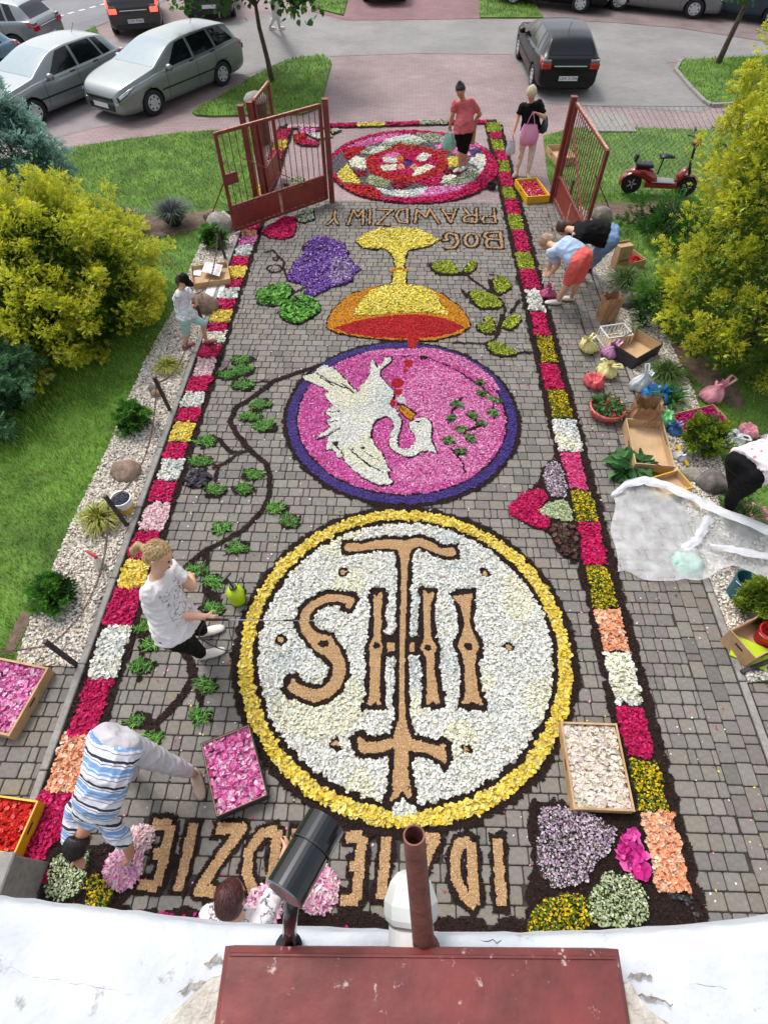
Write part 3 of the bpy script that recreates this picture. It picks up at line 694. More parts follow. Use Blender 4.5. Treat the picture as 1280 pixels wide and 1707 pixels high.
for x, y, r_ in [(215, 255, 46), (190, 320, 22), (120, 430, 56), (125, 510, 34), (80, 590, 28), (75, 620, 20)]:
    (u, v), = a2([(x, y)]); g = G(u, v); fillp(rd, circle(g.x, g.y, r_/5.333*SCALE(v), 14, r_/5.333*SCALE(v)*1.25), .008)
fillp(rd, GG(a2([(205, 0), (300, 0), (296, 60), (285, 105), (245, 130), (212, 100)])), .008)
fillp(dv, GG(a2([(110, 560), (150, 530), (190, 565), (195, 610), (130, 600)])), .006)
fillp(soil(dov), GG(a2([(100, 600), (175, 610), (250, 655), (300, 700), (240, 775), (180, 735), (130, 680)])), .006)
fillp(piece(dov, 'orange_beak', ORA, 'grain'), GG(a2([(125, 625), (175, 630), (240, 675), (275, 705), (238, 755), (190, 720), (145, 670)])), .005)
ribbon(soil(dov), gw(a2([(140, 635), (200, 690), (260, 720)]), 1.0), 0, .003)

# ---- chalice
cha = motif('chalice_motif', 'yellow and orange petal chalice pouring red, lying beyond the bird medallion', .0, 8.8)
ch = lambda p: T(540, 370, 4.923, p)
CUP = ch([(30, 870), (30, 820), (80, 720), (200, 610), (380, 545), (600, 515), (830, 540), (950, 590), (1080, 680), (1150, 750), (1190, 830), (1190, 870), (1100, 930), (900, 975), (600, 975), (300, 950), (100, 910)])
FOOT = ch([(265, 160), (340, 105), (450, 70), (620, 55), (770, 70), (880, 115), (940, 155), (850, 205), (690, 235), (660, 300), (650, 380), (665, 420), (670, 525), (555, 520), (575, 420), (590, 380), (570, 290), (510, 220), (430, 225), (320, 215)])
for p in (CUP, FOOT): ribbon(soil(cha), gw(p+p[:1], 2.4), 0, .01)
ye = piece(cha, 'yellow_petals', CYEL, 'petal'); og = piece(cha, 'orange_petals', ORA, 'grain')
fillp(ye, GG(FOOT), .01); fillp(og, GG(ch([(545, 388), (690, 388), (690, 415), (545, 415)])), .008)
fillp(og, GG(CUP), .008)
YI = ch([(240, 770), (270, 720), (320, 640), (390, 570), (520, 530), (600, 525), (820, 540), (920, 610), (960, 680), (1010, 770), (800, 745), (600, 750), (420, 770)])
ribbon(soil(cha), gw(YI+YI[:1], 1.0), 0, .006); fillp(ye, GG(YI), .008)
fillp(piece(cha, 'red_petals', RED, 'grain'), GG(ch([(75, 880), (300, 810), (600, 770), (800, 765), (1000, 800), (1150, 870), (1050, 920), (900, 955), (770, 965), (770, 1000), (735, 1040), (695, 1000), (690, 965), (400, 955), (180, 915)])), .006)

# ---- grapes and two leaves
gra = motif('grape_motif', 'purple bunch of grapes with two green leaves and curling tendril', -1.0, 9.0)
gp_ = lambda p: T(410, 380, 6.095, p)
GRP = gp_([(430, 500), (470, 420), (520, 340), (590, 270), (590, 190), (650, 140), (720, 100), (830, 100), (900, 140), (990, 160), (1010, 220), (1040, 250), (1020, 300), (1080, 350), (1090, 390), (1160, 420), (1090, 480), (1070, 550), (960, 590), (880, 600), (760, 660), (640, 720), (590, 670), (660, 590), (560, 570), (440, 540)])
L1 = gp_([(110, 690), (140, 640), (250, 610), (350, 580), (440, 590), (490, 650), (450, 700), (400, 780), (280, 800), (140, 780)])
L2 = gp_([(330, 860), (400, 790), (480, 720), (560, 690), (660, 720), (740, 780), (750, 840), (660, 920), (540, 980), (420, 960), (380, 930)])
for p in (GRP, L1, L2): ribbon(soil(gra), gw(p+p[:1], 2.4), 0, .012)
for l, w_ in ((gp_([(200, 250), (280, 230), (330, 290), (390, 350), (380, 410), (415, 500)]), 1.8), (gp_([(290+75*math.cos(t*.52), 415+38*math.sin(t*.52)) for t in range(13)]), 1.5), (gp_([(300+28*math.cos(t*.8), 315+16*math.sin(t*.8)) for t in range(9)]), 1.2), (gp_([(490, 660), (640, 590), (700, 560)]), 2)): ribbon(soil(gra), gw(l, w_), 0, .008)
fillp(piece(gra, 'purple_petals', GRAPE, 'petal'), smooth_poly(GG(GRP), 1), .014)
pal2 = [((176, 150, 196), 5), ((140, 108, 170), 3), ((206, 190, 214), 2)]
fillp(piece(gra, 'lilac_petals', pal2, 'petal'), smooth_poly(GG(gp_([(840, 330), (960, 310), (1060, 340), (1140, 420), (1060, 460), (1060, 530), (900, 590), (820, 520), (860, 430)])), 1), .02)
for k in range(34):   # dark rings around single grapes
    q = random.choice(range(len(GRP))); a, b = GRP[q], (505, 430); t = random.uniform(.0, .9); u, v = a[0]+(b[0]+random.uniform(-20, 40)-a[0])*t, a[1]+(b[1]-a[1])*t
    g = G(u, v)
    if pip(np.array([[g.x, g.y]]), [(p.x, p.y) for p in GG(GRP)])[0]:
        ribbon(soil(gra), [(g.x+.08*math.cos(s*.6+k), g.y+.08*math.sin(s*.6+k)) for s in range(7)], .011, .003)
lf = piece(gra, 'leaf_greens', GREEN, 'leafy'); fillp(lf, smooth_poly(GG(L1), 1), .012); fillp(lf, smooth_poly(GG(L2), 1), .012)
for l in (gp_([(300, 700), (490, 670)]), gp_([(520, 700), (510, 880)]), gp_([(420, 620), (480, 660)]), gp_([(545, 740), (600, 800)])): ribbon(soil(gra), gw(l, 1.8), 0, .01)

# ---- leafy twig on the right
twg = motif('twig_motif', 'dark earth twig with seven lime leaves right of the chalice', 1.6, 8.0)
tw = lambda p: T(700, 400, 6.4, p)
LV = [tw(p) for p in ([(115, 250), (200, 235), (330, 240), (370, 280), (410, 355), (350, 370), (200, 355), (130, 310)], [(465, 335), (500, 290), (570, 220), (600, 240), (590, 300), (540, 350), (480, 355)], [(770, 460), (800, 410), (850, 390), (930, 430), (970, 480), (960, 520), (850, 585), (800, 560)],
    [(525, 560), (600, 545), (720, 570), (820, 620), (875, 690), (830, 730), (650, 735), (560, 660)], [(700, 830), (760, 830), (790, 890), (780, 1000), (700, 1000), (620, 960), (615, 910), (700, 890)], [(890, 880), (940, 820), (1040, 810), (1075, 860), (1030, 920), (960, 960), (880, 930)], [(705, 1110), (780, 1090), (880, 1110), (960, 1170), (1040, 1200), (1000, 1235), (860, 1240), (760, 1200)])]
for p in LV: ribbon(soil(twg), gw([(u-.8, v+1.2) for u, v in p+p[:1]], 3.0), 0, .012)
for l, w_ in ((tw([(420, 355), (480, 365), (600, 460), (720, 540), (860, 640), (910, 740), (880, 850), (850, 960), (790, 1060), (700, 1110), (350, 1100)]), 2.2), (tw([(740, 370), (830, 380)]), 1.4), (tw([(740, 430), (760, 560)]), 3), (tw([(450, 540), (500, 620)]), 2.6), (tw([(960, 780), (1000, 740), (1050, 650)]), 2.8), (tw([(1000, 1210), (1180, 1200)]), 3), (tw([(870, 800), (820, 1010)]), 3.4)): ribbon(soil(twg), gw(l, w_), 0, .01)
for p in LV: fillp(piece(twg, 'leaf', LIME, 'shred'), smooth_poly(GG(p), 1), .01)

# ---- heart on the right border, small hearts by the gate
hea = motif('heart_motif', 'heart of magenta, pale green, white and brown patches on the right border', 1.8, 4)
he = lambda p: T(820, 740, 4.923, p)
HP = [([(110, 550), (200, 450), (340, 370), (420, 380), (455, 430), (430, 490), (370, 540), (430, 600), (470, 640), (450, 700), (380, 690), (240, 640)], MAG, 'petal', 'magenta_patch'), ([(370, 545), (440, 490), (540, 465), (600, 470), (640, 530), (670, 650), (560, 630), (450, 600)], PALEG, 'grain2', 'pale_green_patch'),
      ([(420, 220), (490, 140), (550, 170), (590, 280), (620, 430), (560, 460), (470, 430), (430, 330)], MAUVE, 'posy', 'white_patch'), ([(480, 650), (560, 650), (670, 690), (700, 940), (640, 950), (560, 880), (500, 780)], BRN, 'leafy', 'brown_patch')]
fillp(soil(hea), smooth_poly(GG(he([(80, 540), (340, 350), (400, 260), (420, 190), (490, 110), (560, 150), (640, 420), (700, 700), (740, 960), (640, 985), (520, 880), (460, 720), (330, 700)])), 1), .014)
for p, pl, st, nm in HP: fillp(piece(hea, nm, pl, st), smooth_poly(GG(he(p)), 1), .010)
gt = motif('heart_motif', 'small magenta and red hearts with pale flowers beside the left gate', -1.8, 11)
gc = lambda p: T(320, 130, 4.267, p)
for p, pl, st in (([(500, 1110), (560, 1050), (660, 990), (730, 1000), (740, 1060), (720, 1130), (650, 1150), (560, 1140)], MAG, 'petal'), ([(750, 1020), (790, 950), (860, 940), (870, 1010), (800, 1035)], WGRN, 'posy'), ([(755, 365), (910, 370), (860, 398), (770, 398)], PNK2, 'petal'), ([(730, 410), (800, 400), (830, 450), (740, 462)], RED, 'petal'), ([(820, 402), (960, 390), (995, 420), (890, 440)], WHT, 'petalw'), ([(970, 372), (1060, 375), (1000, 402)], WGRN, 'posy'), ([(750, 468), (830, 448), (900, 455), (890, 486), (790, 484)], MAG, 'petal'), ([(660, 760), (720, 715), (790, 715), (800, 770), (700, 785)], WGRN, 'posy')):
    q = gc(p); ribbon(soil(gt), gw(q+q[:1], 2.2), 0, .01); fillp(piece(gt, 'petal_patch', pl, st), GG(q), .01)

# ---- rose window circle at the gate
ros = motif('rosette_medallion', 'round red and magenta rosette medallion beyond the gate with many coloured patches', .30, 13.8)
ro = lambda p: T(540, 205, 4.267, p)
fillp(soil(ros), circle(.30, 13.82, 1.93, 140), .012)
fillp(piece(ros, 'magenta_rim', MAG, 'petal'), circle(.30, 13.82, 1.88, 140), .012)
fillp(piece(ros, 'grey_ground', GRY, 'grain'), smooth_poly(GG(ro([(60, 300), (140, 215), (300, 130), (500, 88), (700, 82), (900, 110), (1080, 170), (1140, 230), (1150, 300), (1090, 400), (950, 470), (760, 530), (560, 545), (380, 530), (200, 480), (90, 400)])), 2), .01)
def ell(x, y, rx, ry, n=24): return [(x+rx*math.cos(2*math.pi*k/n), y+ry*math.sin(2*math.pi*k/n)) for k in range(n)]
BRED = [((206, 40, 44), 6), ((186, 28, 36), 4), ((222, 70, 60), 2)]
for p, pl, st in (([(100, 225), (140, 215), (145, 260), (170, 285), (120, 320), (90, 370), (60, 360), (50, 310), (65, 260)], GRY, 'grain'),
    ([(140, 215), (175, 185), (300, 178), (270, 210), (235, 240), (170, 270), (145, 250)], BRED, 'petal'), ([(170, 185), (220, 155), (330, 120), (450, 90), (560, 85), (640, 85), (500, 105), (400, 145), (300, 175)], PNK2, 'petal'),
    ([(400, 150), (470, 120), (560, 95), (640, 95), (700, 120), (740, 145), (640, 128), (560, 128), (480, 142)], WHT, 'petalw'), ([(400, 162), (480, 146), (560, 130), (640, 130), (740, 150), (640, 164), (520, 178), (430, 178)], WGRN, 'posy'),
    ([(660, 85), (760, 80), (870, 110), (860, 150), (760, 150), (700, 115)], WGRN, 'posy'), ([(790, 165), (840, 155), (890, 185), (800, 200)], PNK2, 'petal'),
    (ell(590, 300, 292, 132), BRED, 'petal'), ([(500, 180), (545, 148), (600, 185), (560, 230)], BRED, 'petal'), ([(790, 215), (905, 195), (850, 250)], BRED, 'petal'),
    ([(260, 215), (320, 180), (430, 165), (480, 185), (420, 210), (340, 235), (265, 230)], WGRN, 'posy'), ([(330, 200), (400, 172), (440, 180), (400, 215), (340, 230)], WHT, 'petalw'),
    (ell(590, 292, 212, 88), MAG, 'petal'), ([(405, 260), (440, 235), (520, 215), (540, 240), (500, 255)], PNK2, 'petal'), ([(405, 262), (440, 248), (515, 262), (520, 292), (430, 292)], WHT, 'petalw'), ([(400, 325), (430, 305), (515, 300), (510, 345), (420, 350)], WHT, 'petalw'),
    ([(660, 270), (670, 235), (720, 222), (760, 240), (730, 275), (690, 285)], WHT, 'petalw'), ([(625, 385), (660, 330), (740, 300), (792, 320), (720, 360), (660, 385)], WHT, 'petalw'), (ell(595, 298, 34, 26), VIO, 'grain'), (ell(540, 265, 24, 20), ORA, 'petal'), (ell(548, 325, 28, 20), PEA, 'petal'), (ell(640, 325, 24, 20), PEA, 'petal'),
    ([(180, 290), (225, 240), (300, 270), (300, 340), (200, 320)], WHT, 'petalw'), ([(195, 345), (300, 350), (305, 385), (220, 388)], DRED, 'petal'), ([(95, 375), (160, 300), (190, 345), (270, 440), (140, 430)], CYEL, 'petal'),
    ([(300, 430), (330, 375), (470, 420), (450, 470), (320, 450)], PALEG, 'posy'), ([(130, 440), (330, 450), (420, 500), (380, 550), (250, 520), (160, 480)], BRED, 'petal'), ([(350, 465), (480, 490), (600, 485), (740, 465), (690, 510), (580, 542), (430, 512)], WHT, 'petalw'),
    ([(690, 515), (760, 465), (1020, 450), (960, 490), (800, 525), (640, 542)], PNK2, 'petal'), ([(470, 430), (640, 430), (600, 460), (545, 485), (500, 470)], DRED, 'petal'), ([(640, 425), (840, 370), (825, 450), (740, 462)], MAG, 'petal'), ([(830, 442), (850, 385), (940, 375), (900, 415)], WHT, 'petalw'),
    ([(840, 458), (960, 395), (1040, 320), (1110, 370), (1060, 430), (900, 458)], WGRN, 'posy'), ([(1025, 285), (1090, 225), (1140, 240), (1150, 300), (1110, 370), (1080, 310)], WHT, 'petalw'), ([(880, 250), (960, 245), (960, 310), (880, 325)], CYEL, 'petal'), ([(850, 342), (920, 335), (980, 372), (850, 372)], DRED, 'petal'),
    ([(890, 218), (960, 180), (1050, 240), (960, 245)], PNK2, 'petal'), ([(1020, 160), (1090, 150), (1130, 180), (1040, 195)], PNK2, 'petal'), ([(1030, 200), (1140, 195), (1060, 235)], VIO, 'grain')):
    q = ro(p); ribbon(soil(ros), gw(q+q[:1], .55), 0, .004); fillp(piece(ros, 'petal_patch', pl, st), GG(q), .01)

# ---- lettering of sawdust
def letters(name, label, strokes, hw_px, margin):
    gs = [gw(s, hw_px) for s in strokes]; c = np.mean([(p[0], p[1]) for s in gs for p in s], axis=0)
    o = motif(name, label, c[0], c[1]); o['category'] = 'lettering'
    for s in gs: strokep(soil(o), s, margin, .012)
    sw = piece(o, 'sawdust_letters', SAWC, 'saw')
    for s in gs: strokep(sw, s)
    return o
lA = lambda p: T(210, 1350, 3.657, p); lB = lambda p: T(540, 1350, 3.657, p); lP = lambda p: T(540, 330, 4.0, p)
arc = lambda cx_, cy_, rx, ry, n=12: [(cx_+rx*math.cos(2*math.pi*k/n), cy_+ry*math.sin(2*math.pi*k/n)) for k in range(n+1)]
letters('word_lettering', 'upside-down sawdust word left of the lamp at the foot of the carpet', [lA(s) for s in ([(165, 88), (280, 92)], [(280, 92), (240, 270), (190, 460)], [(165, 272), (240, 270)], [(80, 452), (195, 462)], [(415, 80), (370, 290), (320, 490)], [(555, 115), (710, 112), (560, 320), (445, 495), (550, 500)], [(925, 125), (905, 300), (875, 485)], [(925, 125), (830, 145), (755, 250), (738, 380), (775, 480), (840, 510), (875, 485)], [(1045, 120), (985, 480)])], 8.2, .034)
letters('word_lettering', 'upside-down sawdust word right of the lamp at the foot of the carpet', [lB(s) for s in ([(130, 170), (235, 160)], [(235, 160), (215, 340), (200, 545)], [(160, 345), (220, 345)], [(105, 548), (205, 552)], [(382, 165), (368, 330), (350, 545)], [(560, 170), (680, 172), (600, 350), (540, 555), (640, 560)], [(895, 195), (905, 400), (920, 580)], [(895, 195), (825, 205), (795, 300), (805, 420), (850, 520), (920, 580)], [(1055, 175), (1068, 380), (1085, 590)])], 8.2, .04)
letters('word_lettering', 'nine upside-down sawdust letters between the rosette and the chalice', [lP(s) for s in ([(1130, 70), (1142, 168), (1062, 168), (1054, 148), (1065, 127), (1135, 127)], [(1015, 70), (1015, 166), (935, 162), (930, 140), (950, 122), (1012, 118)], [(970, 118), (935, 74)], [(880, 75), (845, 168), (785, 74)], [(862, 112), (808, 108)], [(605, 172), (618, 80), (680, 132), (705, 76), (765, 172)], [(555, 75), (555, 170), (502, 162), (480, 125), (502, 85), (555, 75)], [(355, 80), (455, 80), (352, 180), (435, 182)], [(310, 80), (302, 180)], [(160, 182), (197, 84), (226, 132), (262, 84), (260, 182)], [(20, 185), (70, 140), (95, 180)], [(70, 140), (76, 84)])], 1.75, .028)
letters('word_lettering', 'three upside-down sawdust letters beside the chalice foot', [lP(s) for s in ([(1172, 228), (1185, 336)], [(1172, 230), (1080, 236), (1066, 258), (1090, 278), (1176, 282)], [(1090, 278), (1078, 305), (1092, 334), (1185, 336)], arc(980, 284, 42, 44), [(805, 338), (870, 333), (893, 300), (880, 248), (832, 238), (808, 256), (822, 283), (790, 285)])], 2.3, .032)

# ---- corner beds at the foot of the carpet
cr = motif('corner_bed', 'corner bed of mauve, pale green and yellow flowers at the lower right', 1.7, .4)
cq = lambda p: T(820, 1160, 2.783, p)
fillp(soil(cr), GG(cq([(165, 495), (330, 480), (420, 540), (560, 545), (690, 560), (760, 900), (920, 1000), (940, 1090), (130, 1120), (150, 1000), (175, 800)])), .014)
for p, pl, st, nm in (([(205, 525), (300, 512), (430, 550), (560, 595), (550, 700), (480, 790), (400, 880), (240, 890), (200, 740)], MAUVE, 'posyhi', 'mauve_flowers'), ([(565, 740), (600, 640), (650, 625), (680, 660), (725, 850), (640, 840)], [((226, 60, 160), 5), ((214, 40, 140), 4), ((238, 110, 185), 2)], 'big', 'pink_petals'),
    ([(440, 930), (520, 815), (620, 830), (700, 900), (730, 1050), (620, 1060), (560, 1090), (450, 1060)], PALEG, 'posyhi', 'pale_green_flowers'), ([(140, 1085), (200, 980), (320, 915), (420, 920), (455, 1040), (440, 1100), (200, 1112)], YGRN, 'posyhi', 'yellow_flowers')):
    fillp(piece(cr, nm, pl, st), smooth_poly(GG(cq(p)), 1), .012)
cl = motif('corner_bed', 'corner bed of pale green, yellow and pink flowers at the lower left', -2.3, .3)
cw = lambda p: T(0, 1080, 2.783, p)
fillp(soil(cl), GG(cw([(190, 1000), (260, 900), (430, 900), (600, 930), (640, 1100), (560, 1210), (180, 1190)])), .014)
for p, pl, st, nm in (([(225, 1110), (270, 945), (420, 930), (430, 985), (380, 1170), (240, 1170)], PALEG, 'posyhi', 'pale_green_flowers'), ([(400, 1090), (440, 1050), (520, 1110), (530, 1200), (430, 1212)], YGRN, 'posyhi', 'yellow_flowers'), ([(110, 1010), (180, 1000), (215, 1080), (200, 1160), (120, 1150)], DBLUE, 'posy', 'dark_flowers'), ([(195, 1040), (235, 1010), (230, 1080), (190, 1120)], MAG, 'petal', 'magenta_petals')):
    fillp(piece(cl, nm, pl, st), smooth_poly(GG(cw(p)), 1), .01)

# ---------------------------------------------------------------- build every piece from the map
D_ = np.array
def tmpl_petal(): return D_([(0, -.5, 0), (.36, -.12, .16), (.30, .34, .20), (0, .5, .06), (-.30, .34, .20), (-.36, -.12, .16)]), D_([(0, 1, 2, 3), (0, 3, 4, 5)])
def tmpl_shred(): return D_([(-.13, -.5, 0), (.13, -.5, .02), (.16, .05, .16), (-.14, .05, .14), (.03, .5, .05), (-.05, .5, .05)]), D_([(0, 1, 2, 3), (3, 2, 4, 5)])
def tmpl_blade(): return D_([(-.07, 0, 0), (.07, 0, 0), (.06, .45, .40), (-.06, .45, .40), (.01, 1.0, .46), (-.01, 1.0, .46)]), D_([(0, 1, 2, 3), (3, 2, 4, 5)])
def tmpl_tri(): return D_([(-.5, -.3, 0), (.5, -.3, .1), (.1, .5, .25), (-.2, .4, .05)]), D_([(0, 1, 2, 3)])
STY = {  # template, density per m2, size range, tilt, height range
 'petal': (tmpl_petal, 5200, (.022, .040), .55, (.010, .034)), 'petalw': (tmpl_petal, 5600, (.022, .038), .55, (.010, .032)), 'petals': (tmpl_petal, 8500, (.016, .030), .6, (.008, .026)),
 'petalsw': (tmpl_petal, 9500, (.014, .026), .5, (.008, .022)), 'frill': (tmpl_petal, 5200, (.024, .046), .8, (.010, .048)), 'shredw': (tmpl_petal, 8200, (.016, .036), .7, (.008, .032)), 'shred': (tmpl_petal, 6500, (.02, .034), .7, (.010, .034)),
 'grain': (tmpl_tri, 16000, (.010, .018), .5, (.008, .022)), 'grain2': (tmpl_tri, 11000, (.012, .022), .6, (.010, .03)), 'saw': (tmpl_tri, 15000, (.007, .014), .4, (.009, .016)),
 'tuft': (tmpl_blade, 7500, (.032, .062), .35, (.006, .022)), 'leafy': (tmpl_petal, 2600, (.04, .07), .7, (.012, .045)), 'posy': (tmpl_petal, 7500, (.014, .028), .9, (.012, .055)), 'posyhi': (tmpl_petal, 10000, (.012, .024), 1.0, (.02, .10)), 'big': (tmpl_petal, 1500, (.07, .10), .5, (.02, .06)),
 'earth': (tmpl_tri, 3800, (.008, .020), .8, (.010, .022))}
def build_pieces():
    cells = {}
    flat = ras.ravel(); o = np.argsort(flat, kind='stable'); sv = flat[o]
    for k in range(1, len(pieces)+1):
        a, b = np.searchsorted(sv, k), np.searchsorted(sv, k, side='right')
        if b > a: cells[k] = o[a:b]
    for k, idx in cells.items():
        pc = pieces[k-1]; st = pc['style']; tm, dens, (s0, s1), tilt, (h0, h1) = STY[st]
        ii, jj = idx//NY, idx % NY
        # base layer: a low crust made of 1 cm cells merged along x, edges on the paving
        z = .007 if st == 'earth' else (.010 if st != 'saw' else .011)
        runs = []; oo = np.lexsort((ii, jj)); I, J = ii[oo], jj[oo]
        brk = np.nonzero((np.diff(J) != 0) | (np.diff(I) != 1))[0]+1
        st_i = np.r_[0, brk]; en_i = np.r_[brk, len(I)]-1
        x0 = RX0+I[st_i]*RES; x1 = RX0+(I[en_i]+1)*RES; y0 = RY0+J[st_i]*RES; y1 = y0+RES
        m = len(x0); zz = z+rng.uniform(-.0012, .0012, m)
        V0 = np.stack([np.stack([x0, y0, zz], -1), np.stack([x1, y0, zz], -1), np.stack([x1, y1, zz], -1), np.stack([x0, y1, zz], -1)], 1).reshape(-1, 3)
        V0[:, :2] += rng.normal(0, .0015, (len(V0), 2))
        F0 = (np.arange(m)*4)[:, None]+np.arange(4)
        area = len(idx)*RES*RES
        far = np.mean(RY0+jj*RES)
        fs = 1.0 if far < 7.6 else (1.25 if far < 11 else 1.6)
        n = max(6, int(dens*area/fs**1.6))
        q = rng.integers(0, len(idx), n)
        P = np.c_[RX0+(ii[q]+rng.random(n))*RES, RY0+(jj[q]+rng.random(n))*RES]
        tV, tF = tm()
        s = (s0*.75+(s1*1.15-s0*.75)*rng.random(n)**1.5)*fs; hz = h0+(h1-h0)*rng.random(n)**1.3
        if st in ('posyhi', 'frill', 'tuft', 'posy'):     # heaped: higher in lumps
            lump = np.zeros(n)
            for c in P[rng.integers(0, n, 14)]: lump = np.maximum(lump, np.exp(-((P-c)**2).sum(1)/(2*.05**2)))
            hz = h0+(h1-h0)*(rng.random(n)*.6+.4*lump)*rng.uniform(.6, 1, n)
        pos = np.c_[P, hz]
        if st == 'tuft':
            c0 = P.mean(0); ax_ = rng.uniform(0, 6.28); yaw = np.where(rng.random(n) < .55, ax_+np.pi*(rng.random(n) < .5)+rng.normal(0, .5, n), np.arctan2(P[:, 1]-c0[1], P[:, 0]-c0[0])-np.pi/2+rng.normal(0, 1.0, n))
            V1, F1 = replicate(tV, tF, pos, yaw, rng.normal(0, .3, n), rng.uniform(0, 6.28, n), s)
        else:
            V1, F1 = replicate(tV, tF, pos, rng.uniform(0, 6.28, n), np.abs(rng.normal(0, tilt, n)), rng.uniform(0, 6.28, n), s)
        V1[:, 2] = np.maximum(V1[:, 2], .0085)
        if st == 'earth':
            cs = pal([((46, 30, 25), 5), ((30, 19, 16), 4), ((66, 44, 34), 2)], n, .2); b0 = np.tile(np.array(C(38, 24, 20)[:3]), (len(V0), 1)); mt = M_VC_EARTH
        else:
            cs = pal(pc['pal'], n, .10); tn = np.zeros(n)
            for c in P[rng.integers(0, n, min(40, 6+int(area*6)))]: tn += rng.uniform(-1, 1)*np.exp(-((P-c)**2).sum(1)/(2*rng.uniform(.06, .22)**2))
            tn = np.clip(tn, -1.5, 1.5)[:, None]
            cs = np.clip(cs*(1+.07*tn), .003, .92)
            if pc['pal'] is WHT: cs = cs*np.where(tn > .2, np.array([[1.0, .985, .86]]), np.where(tn < -.5, np.array([[.93, .97, 1.0]]), 1.0))
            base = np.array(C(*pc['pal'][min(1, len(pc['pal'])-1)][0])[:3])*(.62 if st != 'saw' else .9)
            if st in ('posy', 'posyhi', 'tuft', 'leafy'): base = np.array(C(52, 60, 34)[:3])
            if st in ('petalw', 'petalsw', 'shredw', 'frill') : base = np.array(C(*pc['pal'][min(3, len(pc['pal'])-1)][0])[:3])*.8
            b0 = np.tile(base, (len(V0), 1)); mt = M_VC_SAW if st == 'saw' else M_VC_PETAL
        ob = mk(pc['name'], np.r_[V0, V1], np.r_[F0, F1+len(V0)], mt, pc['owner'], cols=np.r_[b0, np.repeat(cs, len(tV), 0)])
        ob['kind'] = 'stuff'
build_pieces()
# loose petals lying about on the paving
def loose():
    n = 2200
    P = np.c_[rng.uniform(-2.6, 3.4, n), rng.uniform(.1, 12, n)**1.0]
    P = P[ras_at(P) == 0]; n = len(P); tV, tF = tmpl_petal()
    V, F = replicate(tV, tF, np.c_[P, np.full(n, .006)], rng.uniform(0, 6.28, n), rng.uniform(0, .3, n), rng.uniform(0, 6.28, n), rng.uniform(.010, .028, n))
    V[:, 2] = np.maximum(V[:, 2], .004)
    o = mk('loose_petals', V, F, M_VC_PETAL, cols=np.repeat(pal([((246, 240, 236), 5), ((238, 150, 190), 4), ((220, 40, 100), 2), ((244, 220, 90), 1.5), ((90, 70, 50), 1.5)], n, .1), 6, 0))
    tag(o, 'loose petals scattered over the grey paving stones', 'petals', kind='stuff')
loose()
# ---------------------------------------------------------------- paving stones: the 300 that show largest as objects, the rest joined
S = np.array(stones)
def proj_area(x, y):
    cp, sp = math.cos(CAM_PITCH), math.sin(CAM_PITCH)
    dep = y*cp + CAM_H*sp
    return 1.0/dep**2 * (CAM_H/np.sqrt(x*x+y*y+CAM_H**2))
def proj_uv(x, y, z=0.0):
    cp, sp = math.cos(CAM_PITCH), math.sin(CAM_PITCH)
    fx = x*_fd[0]+y*_fd[1]; rx = x*_rd[0]+y*_rd[1]; dz = z-CAM_H
    dep = fx*cp - dz*sp; up = fx*sp + dz*cp
    return 640+FPX*rx/dep, 853.5-FPX*up/dep
uu, vv = proj_uv(S[:, 0], S[:, 1])
cover = np.zeros(len(S))
for dx in (-.3, 0, .3):
    for dy in (-.3, 0, .3):
        cover += ras_at(np.c_[S[:, 0]+dx*S[:, 2], S[:, 1]+dy*S[:, 3]]) > 0
vis = (uu > 5) & (uu < 1275) & (vv > 0) & (vv < 1540) & (cover < 4)
score = np.where(vis, proj_area(S[:, 0], S[:, 1])*S[:, 2]*S[:, 3], 0)
order = np.argsort(-score); big = set(order[:300].tolist())
variants = {}
for i in order[:300]:
    x, y, wd, dp = S[i]
    key = (round(wd/0.006), round(dp/0.006), random.randrange(6))
    if key not in variants:
        V, F = stone_mesh(key[0]*0.006, key[1]*0.006)
        me_o = mk('paving_stone', V, F, M_VC_STONE, court, cols=np.repeat(stone_cols(1), len(V), 0), world=False)
        variants[key] = me_o.data; o = me_o
    else: o = link('paving_stone', variants[key], court)
    o.location = (x, y, random.uniform(-.0025, .0025)); o.rotation_euler = (random.uniform(-.008, .008), random.uniform(-.008, .008), random.uniform(-.012, .012))
VV = []; FF = []; CC = []; b = 0
full = cover >= 9
for i in range(len(S)):
    if i in big or full[i]: continue
    x, y, wd, dp = S[i]
    V, F = stone_mesh(wd, dp); a = random.uniform(-.012, .012)
    V = V.copy(); V[:, 0] += -a*V[:, 1]+x; V[:, 1] += a*V[:, 0]*0+y; V[:, 2] += random.uniform(-.0025, .0025)
    VV.append(V); FF.append(F+b); b += len(V)
VV = np.concatenate(VV); n = len(VV)//24
o = mk('paving_stones', VV, np.concatenate(FF), M_VC_STONE, court, cols=np.repeat(stone_cols(n), 24, 0)); o['kind'] = 'stuff'
